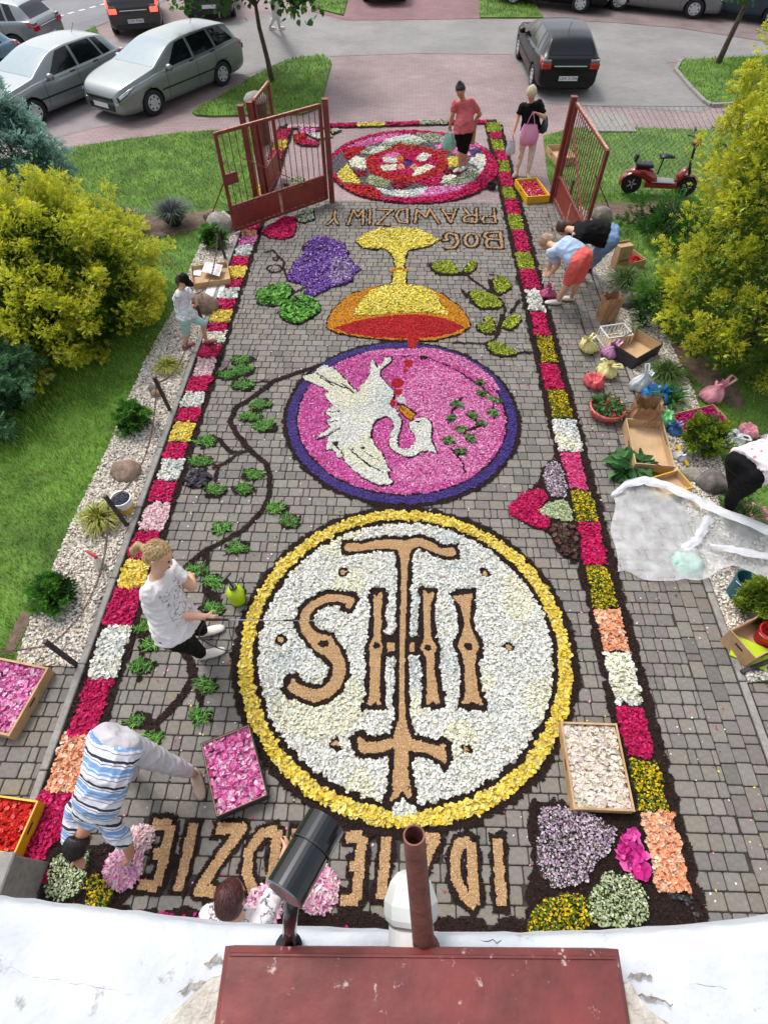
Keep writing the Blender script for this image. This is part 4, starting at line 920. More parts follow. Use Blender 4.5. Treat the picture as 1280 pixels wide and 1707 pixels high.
# ================================================================ GATES, POSTS, FENCE
M_GATE = mat('gate_paint', C(128, 52, 44), 0.55, var=0.18, scale=7, bump=0.15, bscale=60, col2=C(98, 38, 34), dirt=(C(176, 128, 104), 16.0, 0.66))
M_GATEP = mat('gate_sheet', C(134, 52, 42), 0.5, var=0.12, scale=3, bump=0.08, bscale=12, col2=C(110, 42, 36), dirt=(C(170, 130, 110), 20.0, 0.73))
M_RUSTW = mat('worn_edge', C(190, 150, 126), 0.7, var=0.3, scale=14, col2=C(128, 70, 56))
M_BLKMET = mat('black_post_paint', C(40, 36, 36), 0.55, var=0.3, scale=12, col2=C(64, 50, 44))
M_RUST = mat('rusty_chain', C(110, 84, 70), 0.7, var=0.3, scale=30)
M_ZINC = mat('zinc_wire', C(150, 152, 155), 0.45, metal=0.7, var=0.1)
def gate_leaf(label, hinge, free, z0, z1, panel, nbars, lock_at=None, split=True, brace=None):
    H2, F2 = Vector(hinge), Vector(free); L = (F2-H2).length; d = (F2-H2).normalized(); up = Vector((0, 0, 1))
    r = thing('gate_leaf', label, 'gate', (hinge[0], hinge[1], 0))
    P = lambda t, z: Vector((H2.x, H2.y, 0))+Vector((d.x, d.y, 0))*t+up*z
    MB().bar(P(0, z1), P(L, z1), .05, .05).build('top_rail', M_GATE, r, bevel=.006)
    MB().bar(P(0.026, z1+.026), P(L-.026, z1+.026), .034, .004).build('worn_edge', M_RUSTW, r)
    MB().bar(P(0, z0), P(L, z0), .05, .05).build('bottom_rail', M_GATE, r, bevel=.006)
    MB().bar(P(0, z0+panel), P(L, z0+panel), .045, .04).build('middle_rail', M_GATE, r, bevel=.005)
    for t in (0.0, L): MB().bar(P(t, z0-.02), P(t, z1+.02), .055, .055, (d.x, d.y, 0)).build('stile', M_GATE, r, bevel=.006)
    mid = L*.5
    for a, b in ((.03, mid-.03), (mid+.03, L-.03)) if split else ((.03, L-.03),):
        MB().bar(P(a, z0+panel/2), P(b, z0+panel/2), .006, panel-.045).build('sheet_panel', M_GATEP, r)
        m = MB()
        for q in range(int((b-a)/.11)):      # worn weld spots along the rails
            t = a+.05+q*.11+random.uniform(-.03, .03)
            for z in (z0+.03, z0+panel-.028): m.bar(P(t, z), P(t+random.uniform(.02, .06), z), .016, .012)
        m.build('weld_spots', M_RUSTW, r)['kind'] = 'stuff'
    if split: MB().bar(P(mid, z0), P(mid, z0+panel), .05, .012, (d.y, -d.x, 0)).build('middle_strip', M_RUSTW, r)
    for k in range(1, nbars):
        t = L*k/nbars
        MB().tube([P(t, z0+panel+.015), P(t, z1-.02)], .0075, 6).build('bar', M_GATE, r)
    if brace:
        n_ = Vector((-d.y, d.x, 0))*brace[4]
        MB().bar(P(*brace[:2])+n_, P(*brace[2:4])+n_, .035, .012).build('brace', M_GATE, r)
    if lock_at is not None:
        MB().box(P(L-.14, lock_at), (.24, .05, .18), math.atan2(d.y, d.x)).build('lock_plate', M_GATE, r, bevel=.006)
    return r
def post(name, label, x, y, h, s=.1, m=None, lean=(0, 0), cat='post', group=None, cap=True):
    o = thing(name, label, cat, (x, y, 0), group=group)
    MB().bar((x, y, -.05), (x+lean[0], y+lean[1], h), s, s, (0, 1, 0)).build('shaft', m or M_GATE, o, bevel=.008)
    if cap: MB().box((x+lean[0], y+lean[1], h+.006), (s+.016, s+.016, .012)).build('cap', m or M_GATE, o)
    return o
gate_leaf('left gate leaf of brown-red bars over sheet metal, standing open', (-1.47, 11.93), (-3.09, 10.57), .1, 1.70, .42, 17, .98, True, (.25*2.1, .52, 1.72, 1.25, .03))
gate_leaf('right gate leaf of brown-red bars seen edge on, standing open', (3.16, 12.02), (3.28, 9.96), .1, 1.73, .42, 17, None, True, (.35, 1.35, 1.9, .55, -.03))
gate_leaf('narrow brown-red wicket gate swung outward behind the two posts', (-2.70, 12.12), (-2.58, 13.12), .1, 1.70, .42, 8, None, False, None)
post('gate_post', 'square brown-red post carrying the left gate leaf', -1.37, 11.97, 1.78, .1)
post('gate_post', 'square brown-red post carrying the right gate leaf', 3.12, 12.13, 1.80, .1)
post('gate_post', 'brown-red post nearest the lawn beside the wicket gate', -2.93, 11.99, 1.66, .1)
post('gate_post', 'brown-red post on the carpet side beside the wicket gate', -2.77, 12.04, 1.70, .1)
def rod(label, a, b, r_=.012):
    o = thing('prop_rod', label, 'rod', (a[0], a[1], 0)); MB().tube([a, b], r_, 6).build('rod', M_GATE, o); return o
rod('thin rusty rod propping the left gate leaf from the soil', (-3.73, 11.27, 0), (-3.13, 10.66, .92))
rod('thin rusty rod propping the right gate leaf from the soil', (4.26, 11.85, 0), (3.33, 10.4, 1.2))
post('fence_post', 'lone rusty fence post behind the golden bush', -7.24, 12.9, .78, .06, lean=(0, .02), cap=False)
post('fence_post', 'short black stub post behind the right gate leaf', 3.52, 12.25, .34, .045, M_BLKMET)
# chain posts with the chain between them
CP = [((378, 433), (360, 398)), ((351, 537), (328, 490)), ((300, 685), (270, 628)), ((226, 878), (200, 833)), ((141, 1109), (95, 1068))]
names = ['nearest the left gate', 'beside the girl in the cap', 'beside the pale grass tuft and two stones', 'in front of the bucket of berries', 'at the near end of the left gravel bed']
tops = []
for (b, t), nm in zip(CP, names):
    g = G(*b); g.x = max(-3.14, min(-3.12, g.x)) if True else g.x
    o = thing('chain_post', 'thin black chain post '+nm, 'post', (g.x, g.y, 0), group='posts of the left chain')
    h = .60; tt = Vector((g.x-.03, g.y-.01, h))
    MB().bar((g.x, g.y, -.05), tt, .042, .042, (0, 1, 0)).build('shaft', M_BLKMET, o, bevel=.005)
    MB().tube([tt-Vector((0, 0, .09))+Vector((.018, 0, 0)), tt-Vector((0, 0, .09))+Vector((.045, 0, -.01)), tt-Vector((0, 0, .12))+Vector((.04, 0, 0))], .005, 5).build('hook', M_BLKMET, o)
    tops.append(tt-Vector((0, 0, .1)))
def chain(label, a, b, sag, link_=.05, side=0.0):
    """a sagging chain of alternating links in one mesh"""
    a, b = Vector(a), Vector(b); n = int(((b-a).length+sag)/ (link_*.8)); m = MB()
    f = lambda t: a.lerp(b, t)+Vector((side*4*t*(1-t), 0, -sag*4*t*(1-t)))
    for k in range(n):
        p, q = f(k/n), f((k+1)/n); c = (p+q)/2; d = (q-p).normalized(); s = d.cross(Vector((0, 0, 1))).normalized()
        if k % 2: s = d.cross(s).normalized()
        hl = link_*.62; hw_ = .010
        loop = [c-d*hl+s*hw_*.6, c-d*hl*.6+s*hw_, c+d*hl*.6+s*hw_, c+d*hl+s*hw_*.6, c+d*hl-s*hw_*.6, c+d*hl*.6-s*hw_, c-d*hl*.6-s*hw_, c-d*hl-s*hw_*.6, c-d*hl+s*hw_*.6]
        m.tube(loop, .0036, 4, cap=False)
    o = m.build('chain', M_RUST); tag(o, label, 'chain', 'chains of the left gravel bed'); return o
for k, lb in enumerate(('sagging rusty chain beside the boxes of papers', 'sagging rusty chain beside the girl in the cap', 'sagging rusty chain above the small green bush', 'sagging rusty chain beside the white spray bottle')):
    chain(lb, tops[k], tops[k+1], .36 if k else .3)
chain('rusty chain running off to the left above the pink petal box', tops[4], Vector((-4.9, 2.0, .35)), .12)
# wire mesh fence on the right and the slab behind it
def mesh_fence(label, a, b, h, step=.075):
    a, b = Vector(a), Vector(b); L = (b-a).length; d = (b-a)/L; n = int((L+h)/step); o = thing('mesh_fence', label, 'fence', (a.x, a.y, 0)); m = MB()
    P = lambda t, z: a+d*t+Vector((0, 0, z+.05))
    for k in range(n):
        for sg in (1, -1):
            t0 = k*step; 
            p0, p1 = (t0, 0.0), (t0-h, h)
            # clip to 0..L
            ts = [(p0[0]+(p1[0]-p0[0])*q, h*q) for q in (0, 1)]
            (ta, za), (tb, zb) = ts
            if ta > L: za = (ta-L); ta = L
            if tb < 0: zb = zb+tb; tb = 0
            if za >= zb: continue
            if sg < 0: ta, tb = L-ta, L-tb
            m.tube([P(ta, za)+Vector((0, .004*sg, 0)), P(tb, zb)+Vector((0, .004*sg, 0))], .0032, 3, cap=False)
    m.build('wire_mesh', M_ZINC, o)['kind'] = 'stuff'
    for z in (0.0, h): MB().tube([P(0, z), P(L, z)], .005, 4).build('line_wire', M_ZINC, o)
    for t in np.linspace(0, L, 2): MB().tube([P(t, -.1), P(t, h+.04)], .022, 8).build('fence_post', M_BLKMET, o)
mesh_fence('grey wire mesh fence along the sidewalk right of the gate', (3.3, 12.5, 0), (9.6, 12.6, 0), 1.5, .11)
sl = MB().box((G(1012, 206).x, G(1012, 206).y, .012), (1.15, 1.15, .05)).build('concrete_slab', M_CONC, bevel=.008); tag(sl, 'pale concrete slab on the sidewalk edge seen through the mesh fence', 'slab')
# ================================================================ CARS
M_GLASS = mat('car_glass', C(26, 32, 38, .5), 0.08, var=0.05, spec=0.5)
M_GLASSL = mat('windscreen_sky_tint', C(126, 164, 176, .5), 0.05, var=0.05, spec=0.9, coat=0.6)  # pale blue base colour carries the sky's reflection on the windscreen
M_TYRE = mat('tyre_rubber', C(34, 34, 36), 0.85, var=0.2, scale=20)
M_RIM = mat('wheel_cover', C(205, 208, 212), 0.35, metal=0.3, var=0.06)
M_BLKPL = mat('black_plastic', C(28, 28, 30), 0.55, var=0.15)
M_UNDER = mat('underbody', C(14, 14, 15), 0.9, var=0.1)
M_HEAD = mat('headlight_lens', C(120, 128, 134), 0.1, var=0.1, scale=20, spec=0.8, coat=0.8)
M_HEADL = mat('clear_headlight_lens', C(206, 214, 218), 0.1, var=0.25, scale=14, spec=0.8, coat=0.6)
M_TAIL = mat('tail_light_lens', C(176, 18, 30), 0.15, var=0.1, scale=20, coat=0.8)
M_TAILON = mat('lit_tail_light', (1.0, 0.08, 0.05, 1), 0.3, var=0.0, emit=1.4)
M_PLATE = mat('licence_plate', C(226, 228, 226), 0.5, var=0.03)
M_PLATET = mat('plate_lettering', C(20, 20, 24), 0.6, var=0.0)
M_CHROME = mat('chrome_trim', C(220, 222, 226), 0.15, metal=0.9, var=0.03)
def paintm(name, c, metal=0.35, rough=0.32, coat=.35, spec=.5): return mat(name, c, rough, metal, var=0.04, scale=1.5, coat=coat, spec=spec)
P_SILV = paintm('silver_paint', C(142, 150, 148), .5); P_SILV2 = paintm('pale_silver_paint', C(146, 154, 156), .5); P_BLUES = paintm('blue_silver_paint', C(120, 148, 170), .5)
P_BLACK = paintm('black_paint', C(6, 10, 14), .0, .3, .12, .25); P_WHITE = paintm('white_paint', C(206, 214, 216), 0, .3); P_GREY = paintm('grey_paint', C(130, 130, 134)); P_DARKB = paintm('dark_teal_paint', C(34, 60, 72), .2); P_DKGRN = paintm('dark_green_paint', C(46, 58, 52), .2)
CARS = {}
PROF = {
 'hatch': dict(L=4.25, W=1.75, wb=2.61, fo=.86, st=[  # x, top z, belt z, roof half width ratio, width ratio, bottom z
  (2.125, .56, .50, .74, .62, .30), (2.10, .68, .60, .80, .76, .23), (1.98, .80, .70, .84, .88, .19), (1.62, .91, .80, .87, .97, .18), (1.2, .98, .87, .87, 1, .18), (.95, 1.02, .90, .85, 1, .18), (.70, 1.14, .91, .79, 1, .18), (.0, 1.41, .92, .68, 1, .18), (-.5, 1.46, .935, .68, 1, .18), (-1.1, 1.45, .955, .67, 1, .18), (-1.55, 1.39, .975, .65, .98, .19), (-1.68, 1.35, .98, .66, .97, .2), (-1.98, 1.02, .97, .76, .93, .24), (-2.09, .94, .88, .82, .89, .27), (-2.125, .80, .74, .84, .85, .32)],
  win=[(.55, -.42, -.06, -.42), (-.50, -1.28, -.50, -1.15), ], quarter=(-1.36, -1.62, -1.22, -1.42), ws=(.92, .04), rw=(-1.70, -1.97)),
 'estate': dict(L=4.56, W=1.76, wb=2.60, fo=.93, st=[
  (2.28, .56, .50, .72, .56, .30), (2.25, .68, .60, .80, .72, .23), (2.10, .82, .72, .84, .87, .19), (1.75, .93, .82, .87, .97, .18), (1.3, 1.01, .89, .87, 1, .18), (1.05, 1.05, .92, .85, 1, .18), (.80, 1.16, .93, .79, 1, .18), (.08, 1.43, .95, .68, 1, .18), (-.4, 1.47, .955, .68, 1, .18), (-1.1, 1.475, .985, .67, 1, .18), (-1.75, 1.43, 1.02, .65, .98, .19), (-1.95, 1.39, 1.03, .65, .97, .2), (-2.16, 1.06, 1.0, .76, .93, .24), (-2.25, .95, .90, .82, .89, .27), (-2.28, .80, .74, .84, .85, .32)],
  win=[(.66, -.28, .04, -.28), (-.36, -1.14, -.36, -1.08)], quarter=(-1.22, -1.92, -1.16, -1.62), ws=(1.03, .12), rw=(-1.97, -2.15)),
 'suv': dict(L=4.1, W=1.78, wb=2.5, fo=.82, st=[
  (2.05, .66, .58, .80, .78, .30), (2.0, .80, .70, .84, .86, .26), (1.85, .90, .80, .87, .93, .24), (1.5, .98, .90, .89, .98, .23), (1.1, 1.05, .97, .88, 1, .23), (.86, 1.09, 1.0, .86, 1, .23), (.66, 1.2, 1.01, .80, 1, .23), (.14, 1.54, 1.02, .70, 1, .23), (-.4, 1.6, 1.03, .71, 1, .23), (-1.1, 1.6, 1.05, .70, 1, .23), (-1.6, 1.56, 1.07, .69, .98, .24), (-1.78, 1.52, 1.08, .69, .97, .25), (-1.95, 1.12, 1.06, .78, .94, .27), (-2.03, 1.02, .96, .83, .9, .3), (-2.05, .86, .8, .85, .87, .34)],
  win=[(.62, -.30, .08, -.30), (-.38, -1.12, -.38, -1.06)], quarter=(-1.2, -1.7, -1.14, -1.52), ws=(.86, .18), rw=(-1.80, -1.94))}
RINGF = [(0.0, 0), (.05, 7), (.5, 8), (.9, 9), (.97, 10), (1.0, 11), (1.012, 12)]
def pchip(xs, ys):
    h = np.diff(xs); d = np.diff(ys)/h; m = np.zeros(len(xs)); m[0], m[-1] = d[0], d[-1]
    for i in range(1, len(xs)-1):
        if d[i-1]*d[i] > 0: w1 = 2*h[i]+h[i-1]; w2 = h[i]+2*h[i-1]; m[i] = (w1+w2)/(w1/d[i-1]+w2/d[i])
    def f(x):
        i = int(np.clip(np.searchsorted(xs, x)-1, 0, len(h)-1)); t = min(1, max(0, (x-xs[i])/h[i])); q = h[i]
        return (2*t**3-3*t*t+1)*ys[i]+(t**3-2*t*t+t)*q*m[i]+(-2*t**3+3*t*t)*ys[i+1]+(t**3-t*t)*q*m[i+1]
    return f
def car_surface(kind):
    p = PROF[kind]; A = np.array(p['st'])[::-1]; fs = [pchip(A[:, 0], A[:, k]) for k in (1, 2, 3, 4, 5)]; cache = {}
    def S(x, s):
        """point on the body skin; s runs 0 (floor centre) .. 12 (roof centre), sign of s gives the side"""
        sd = 1 if s >= 0 else -1; s = abs(s)
        key = round(float(x), 5)
        if key not in cache: cache[key] = [f(key) for f in fs]
        zt, zb, rh, wr, z0 = cache[key]
        w_ = p['W']/2*wr; g = zt-zb
        ring = [(0, z0), (.80*w_, z0), (.965*w_, z0+.09), (w_, z0+.26), (w_*1.003, z0+.42 if z0+.42 < zb-.12 else zb-.12), (.992*w_, zb-.07), (.955*w_, zb)]
        yb = .945*w_; yt = rh*w_
        ring += [(yb+(yt-yb)*.05, zb+g*.05), (yb+(yt-yb)*.46, zb+g*.5), (yt+.01, zb+g*.9), (yt*.9, zb+g*.972), (yt*.5, zb+g*1.005), (0, zb+g*1.015)]
        i = min(int(s), 11); t = s-i
        a, b = ring[max(i-1, 0)], ring[i]; c, d = ring[i+1], ring[min(i+2, 12)]
        if i in (6,): return Vector((x, sd*(b[0]+(c[0]-b[0])*t), b[1]+(c[1]-b[1])*t))
        f = lambda q: .5*((2*b[q])+(-a[q]+c[q])*t+(2*a[q]-5*b[q]+4*c[q]-d[q])*t*t+(-a[q]+3*b[q]-3*c[q]+d[q])*t**3)*1.0
        return Vector((x, sd*f(0), f(1)))
    return S
def car_body(kind):
    if kind in CARS: return CARS[kind]
    p = PROF[kind]; S = car_surface(kind); xs = np.unique(np.r_[np.linspace(-p['L']/2, p['L']/2, 54), [a[0] for a in p['st']]])
    ss = np.arange(0, 12.01, 1/3); V = []; F = []
    ring = [s for s in ss]+[-s for s in ss[-2:0:-1]]; n = len(ring)
    for x in xs: V += [S(x, s) for s in ring]
    for i in range(len(xs)-1):
        for k in range(n): F.append((i*n+k, i*n+(k+1) % n, (i+1)*n+(k+1) % n, (i+1)*n+k))
    F.append(tuple(range(n))); F.append(tuple((len(xs)-1)*n+k for k in range(n-1, -1, -1)))
    me = bpy.data.meshes.new('body'); me.from_pydata([tuple(v) for v in V], [], F); bm = bmesh.new(); bm.from_mesh(me); bmesh.ops.recalc_face_normals(bm, faces=bm.faces); bm.to_mesh(me); bm.free()
    me.materials.append(P_SILV); me.materials.append(M_UNDER)
    o = link('tmp_body', me)
    cut = MB(); xf = p['L']/2-p['fo']; cut.m = 1
    for x in (xf, xf-p['wb']):
        cut.lathe([(.365, -1.2), (.365, 1.2)], (x, 0, .315), 28, (0, 1, 0))
    co = cut.build('tmp_cut', [M_UNDER, M_UNDER]); bmx = bmesh.new(); bmx.from_mesh(co.data); bmesh.ops.recalc_face_normals(bmx, faces=bmx.faces); bmx.to_mesh(co.data); bmx.free()
    md = o.modifiers.new('b', 'BOOLEAN'); md.object = co; md.operation = 'DIFFERENCE'; md.solver = 'EXACT'
    dg = bpy.context.evaluated_depsgraph_get(); m2 = bpy.data.meshes.new_from_object(o.evaluated_get(dg)); m2.name = 'body'
    for q in m2.polygons: q.use_smooth = True
    for ob in (o, co): bpy.data.objects.remove(ob)
    CARS[kind] = (m2, S, p); return CARS[kind]
def patch(S, f, nu, nv, off=.004):
    """sheet lying just proud of the skin; f(u,v) -> (x, s)"""
    V = []; F = []
    for i in range(nu+1):
        for j in range(nv+1):
            x, s = f(i/nu, j/nv); e = .01
            q = S(x, s); a = S(x+e, s)-S(x-e, s); s2 = s+(.05 if abs(s) < 11.9 else -.05*(1 if s > 0 else -1)); b = S(x, s2)-q
            nrm = a.cross(b); nrm = nrm.normalized() if nrm.length > 1e-9 else Vector((0, 0, 1))
            if nrm.dot(q-Vector((q.x*.8, 0, .7))) < 0: nrm = -nrm
            V.append(q+nrm*off)
    for i in range(nu):
        for j in range(nv): F.append((i*(nv+1)+j, i*(nv+1)+j+1, (i+1)*(nv+1)+j+1, (i+1)*(nv+1)+j))
    return V, F
def text_mesh(txt, size):
    cu = bpy.data.curves.new('t', 'FONT'); cu.body = txt; cu.size = size; cu.align_x = 'CENTER'; cu.align_y = 'CENTER'; cu.extrude = .001
    o = bpy.data.objects.new('t', cu); COLL.objects.link(o); dg = bpy.context.evaluated_depsgraph_get(); dg.update()
    me = bpy.data.meshes.new_from_object(o.evaluated_get(dg)); bpy.data.objects.remove(o); return me
def car(name, label, kind, paint_, loc, heading, detail=2, glass=None, plate=None, lit=False, group=None, scale=(1, .95, .86)):
    """heading: angle of the car's nose in the ground plane"""
    me, S, p = car_body(kind); r = thing(name, label, 'car', loc, heading, group); r.scale = scale
    me = me.copy(); me.materials[0] = paint_
    b = link('body', me, r); L2 = p['L']/2
    for nm, mm in (('side_window', None),):
        for sd in (1, -1):
            q = p['quarter']
            for w4 in p['win']+[q]:
                V, F = patch(S, lambda u, v: ((w4[0]+(w4[1]-w4[0])*u)*(1-v)+(w4[2]+(w4[3]-w4[2])*u)*v, sd*(7.05+1.9*v)), 8, 4, .005)
                mk('window', np.array(V), F, M_GLASS, r, world=False, smooth=True)
    a, c = p['ws']
    V, F = patch(S, lambda u, v: (a+(c-a)*u, (9.75+(12-9.75)*(1-abs(2*v-1)))*(1 if v >= .5 else -1)), 6, 12, .005); mk('windscreen', np.array(V), F, glass or M_GLASSL, r, world=False, smooth=True)
    a2, c2 = p['rw']
    V, F = patch(S, lambda u, v: (a2+(c2-a2)*u, (9.7+(12-9.7)*(1-abs(2*v-1)))*(1 if v >= .5 else -1)), 6, 12, .006); mk('rear_window', np.array(V), F, M_GLASS, r, world=False, smooth=True)
    for sd in (1, -1):
        V, F = patch(S, lambda u, v: (L2-.035-.66*u*(.30+.70*v), sd*(4.9+2.7*v*(1-.3*u))), 8, 5, .006); hl = mk('headlight_surround', np.array(V), F, M_BLKPL, r, world=False, smooth=True)
        V, F = patch(S, lambda u, v: (L2-.07-.54*u*(.34+.66*v), sd*(5.25+2.0*v*(1-.3*u))), 8, 5, .012); mk('headlight', np.array(V), F, M_HEADL, r, world=False, smooth=True)
        V, F = patch(S, lambda u, v: (-L2+.015+.30*u*(.5+.5*v), sd*(4.7+2.3*v)), 6, 4, .008); mk('tail_light', np.array(V), F, M_TAILON if lit else M_TAIL, r, world=False, smooth=True)
        m = MB(); m.box((-L2+.01, sd*.66*p['W']/1.75, .80), (.07, .26, .15)); m.build('tail_light', M_TAILON if lit else M_TAIL, r, world=False, bevel=.015)
        m = MB(); m.box((-L2+.05, sd*.655*p['W']/1.75, .915), (.09, .23, .075)); m.build('reversing_light', M_HEAD, r, world=False, bevel=.012)
        # door seams, sill trim, handles, mirrors
        for x0, x1 in ((.78, .70), (-.34, -.36), (-1.18, -1.02)):
            V, F = patch(S, lambda u, v: ((x0+(x1-x0)*v)+(.006 if u > .5 else -.006), sd*(2.2+4.6*v)), 1, 8, .003); mk('door_seam', np.array(V), F, M_BLKPL, r, world=False)
        V, F = patch(S, lambda u, v: (1.0-2.1*u, sd*(3.55+.25*v)), 10, 2, .008); mk('side_trim', np.array(V), F, M_BLKPL if detail > 1 else paint_, r, world=False)
        for x in (-.2, -1.0):
            c_ = S(x, sd*5.5); MB().box(c_+Vector((0, sd*.012, 0)), (.17, .03, .035)).build('door_handle', M_BLKPL, r, world=False, bevel=.008)
        c_ = S(p['win'][0][0]-.02, sd*6.6); m = MB(); m.lathe([(.02, -.09), (.075, -.07), (.085, 0), (.07, .07), (.02, .085)], c_+Vector((.02, sd*.11, .05)), 10, (0, 1, 0)); m.box(c_+Vector((.0, sd*.03, .0)), (.06, .12, .03)); m.build('mirror', paint_, r, world=False, smooth=True)
    # grille, bumper openings, plates
    xg = L2-.0; MB().box((L2-.015, 0, .585), (.05, .92, .085)).build('grille', M_BLKPL, r, world=False, bevel=.01)
    MB().box((L2-.0, 0, .38), (.04, .92, .17)).build('bumper_opening', M_BLKPL, r, world=False, bevel=.01)
    for sd in (1, -1): MB().box((L2-.16, sd*.68, .38), (.2, .05, .14), sd*-.5).build('fog_light_recess', M_BLKPL, r, world=False, bevel=.01)
    MB().box((L2+.024, 0, .42), (.012, .52, .115)).build('licence_plate', M_PLATE, r, world=False)
    MB().box((-L2+.0, 0, .34), (.03, 1.3, .16)).build('rear_bumper_trim', M_BLKPL if detail < 2 else paint_, r, world=False, bevel=.01)
    pl = MB().box((-L2-.012, 0, .50), (.012, .52, .115)).build('rear_licence_plate', M_PLATE, r, world=False)
    MB().box((-L2-.008, 0, .80), (.02, .9, .03)).build('tailgate_trim', M_CHROME, r, world=False, bevel=.006)
    if plate:
        t = text_mesh(plate, .105); t.materials.append(M_PLATET); to = link('plate_lettering', t, pl)
        to.location = (-L2-.021, 0, .50); to.rotation_euler = (R(90), 0, R(-90))
    MB().box((0, 0, .38), (p['L']*.86, p['W']*.62, .36)).build('underbody', M_UNDER, r, world=False)
    MB().tube([(-1.2, 0, p['st'][9][1]+.0), (-1.34, 0, p['st'][9][1]+.2)], .006, 5).build('antenna', M_BLKPL, r, world=False)
    xf = L2-p['fo']
    for x in (xf, xf-p['wb']):
        for sd in (1, -1):
            y = sd*(p['W']/2-.11); wh = thing('wheel', None, None, (x, y, .315)); wh.parent = r
            MB().lathe([(.20, -.095), (.29, -.1), (.313, -.08), (.315, 0), (.313, .08), (.29, .1), (.20, .095)], (0, 0, 0), 28, (0, 1, 0), closed=False).build('tyre', M_TYRE, wh, world=False, smooth=True)
            m = MB(); m.lathe([(.205, .0), (.205, .085), (.19, .098), (.06, .090), (.02, .094)], (0, 0, 0), 24, (0, sd, 0)); m.build('rim', M_RIM, wh, world=False)
            m = MB()
            for k in range(7):
                t = 2*math.pi*k/7; m.lathe([(.026, .0), (.026, .006)], (.145*math.cos(t), sd*.0975, .145*math.sin(t)), 8, (0, sd, 0))
            m.build('rim_openings', M_BLKPL, wh, world=False)['kind'] = 'stuff'
    return r
def at_wheels(kind, fw, rw, side):
    """place a car from the ground points of its front and rear wheel on one side (side +1 = left)"""
    p = PROF[kind]; f, b = Vector(fw), Vector(rw); d = (f-b).normalized(); lft = Vector((-d.y, d.x))
    xf = p['L']/2-p['fo']; c = f - d*xf - lft*side*(p['W']/2-.05)
    return (c.x, c.y, -.012), math.atan2(d.y, d.x)
l_, h_ = at_wheels('estate', (-6.22, 16.62), (-4.92, 18.88), 1); car('parked_car', 'silver estate car parked beside the grass verge', 'estate', P_SILV, l_, h_, glass=M_GLASSL)
h0 = h_
d_ = Vector((math.cos(h0+.06), math.sin(h0+.06)))
l_, h_ = at_wheels('hatch', (-8.92, 15.85), tuple(Vector((-8.92, 15.85))-d_*2.6), 1); car('parked_car', 'pale silver hatchback parked left of the silver estate', 'hatch', P_SILV2, l_, h_, glass=M_GLASSL, scale=(1, .92, .86))
car('parked_car', 'blue-silver car half cut off at the left edge', 'hatch', P_BLUES, (-12.3, 18.0, -.012), h0+.05, detail=1, glass=M_GLASSL)
car('parked_car', 'silver car with lit tail light behind the blue-silver one', 'hatch', P_SILV2, (-12.9, 22.2, -.012), R(172), detail=1, lit=False)
car('parked_car', 'dark off-road car with lit rear lights at the top left', 'suv', paintm('dark_brown_grey_paint', C(58, 58, 58), .2), (-9.25, 25.3, -.012), R(108), detail=1, lit=True, plate='LSW 7N42')
car('parked_car', 'dark green car half hidden by the young tree', 'suv', P_DKGRN, (-7.0, 27.2, -.012), R(100), detail=1)
car('parked_car', 'black hatchback seen from behind on the grey parking bay', 'hatch', P_BLACK, (4.34, 20.28, -.012), R(91.5), plate='LSW 31294')
car('parked_car', 'white car on the red parking bay at the top', 'hatch', P_WHITE, (-.8, 29.7, -.012), R(-86), detail=1)
car('parked_car', 'black car at the top beside the grass strip', 'suv', P_BLACK, (5.55, 28.0, -.012), R(-24), detail=1, plate=None)
car('parked_car', 'white car between black and grey cars at the top', 'hatch', P_WHITE, (7.75, 29.2, -.012), R(-70), detail=1)
car('parked_car', 'grey car with its front facing right at the top right', 'hatch', P_GREY, (9.35, 27.35, -.012), R(-24), detail=1)
car('parked_car', 'dark teal car behind the right-hand tree trunk', 'hatch', P_DARKB, (11.9, 26.6, -.012), R(-30), detail=1)
# ================================================================ PLANTS AND ROCKS
M_VC_LEAF = vmat('foliage', 0.55, transl=0.34, spec=0.3)
M_BARK = mat('bark', C(92, 76, 62), 0.9, var=0.3, scale=14, bump=0.8, bscale=40, col2=C(60, 50, 42))
M_TWIG = mat('conifer_wood', C(70, 52, 38), 0.9, var=0.3, scale=14, bump=0.6, bscale=40)
# conifer spray: a flat little fan of scales, root at the origin, growing along +Y
def spray_tmpl():
    V = []; F = []
    def leaf(y0, ang, l, wd):
        c, s = math.cos(ang), math.sin(ang); b = len(V)
        ax = (s, c); sx = (c, -s)
        V.append((0, y0, 0)); V.append((ax[0]*l*.6+sx[0]*wd, y0+ax[1]*l*.6+sx[1]*wd, .05)); V.append((ax[0]*l, y0+ax[1]*l, -.04)); V.append((ax[0]*l*.55-sx[0]*wd, y0+ax[1]*l*.55-sx[1]*wd, -.03))
        F.append((b, b+1, b+2, b+3))
    leaf(0, 0, 1.0, .06)
    for y0, a, l in ((.16, .85, .52), (.48, .70, .44)):
        leaf(y0, a, l, .07); leaf(y0+.10, -a, l, .07)
    return np.array(V), np.array(F)
SPR_V, SPR_F = spray_tmpl(); SPR_T = np.clip(np.hypot(SPR_V[:, 0], SPR_V[:, 1]), 0, 1)
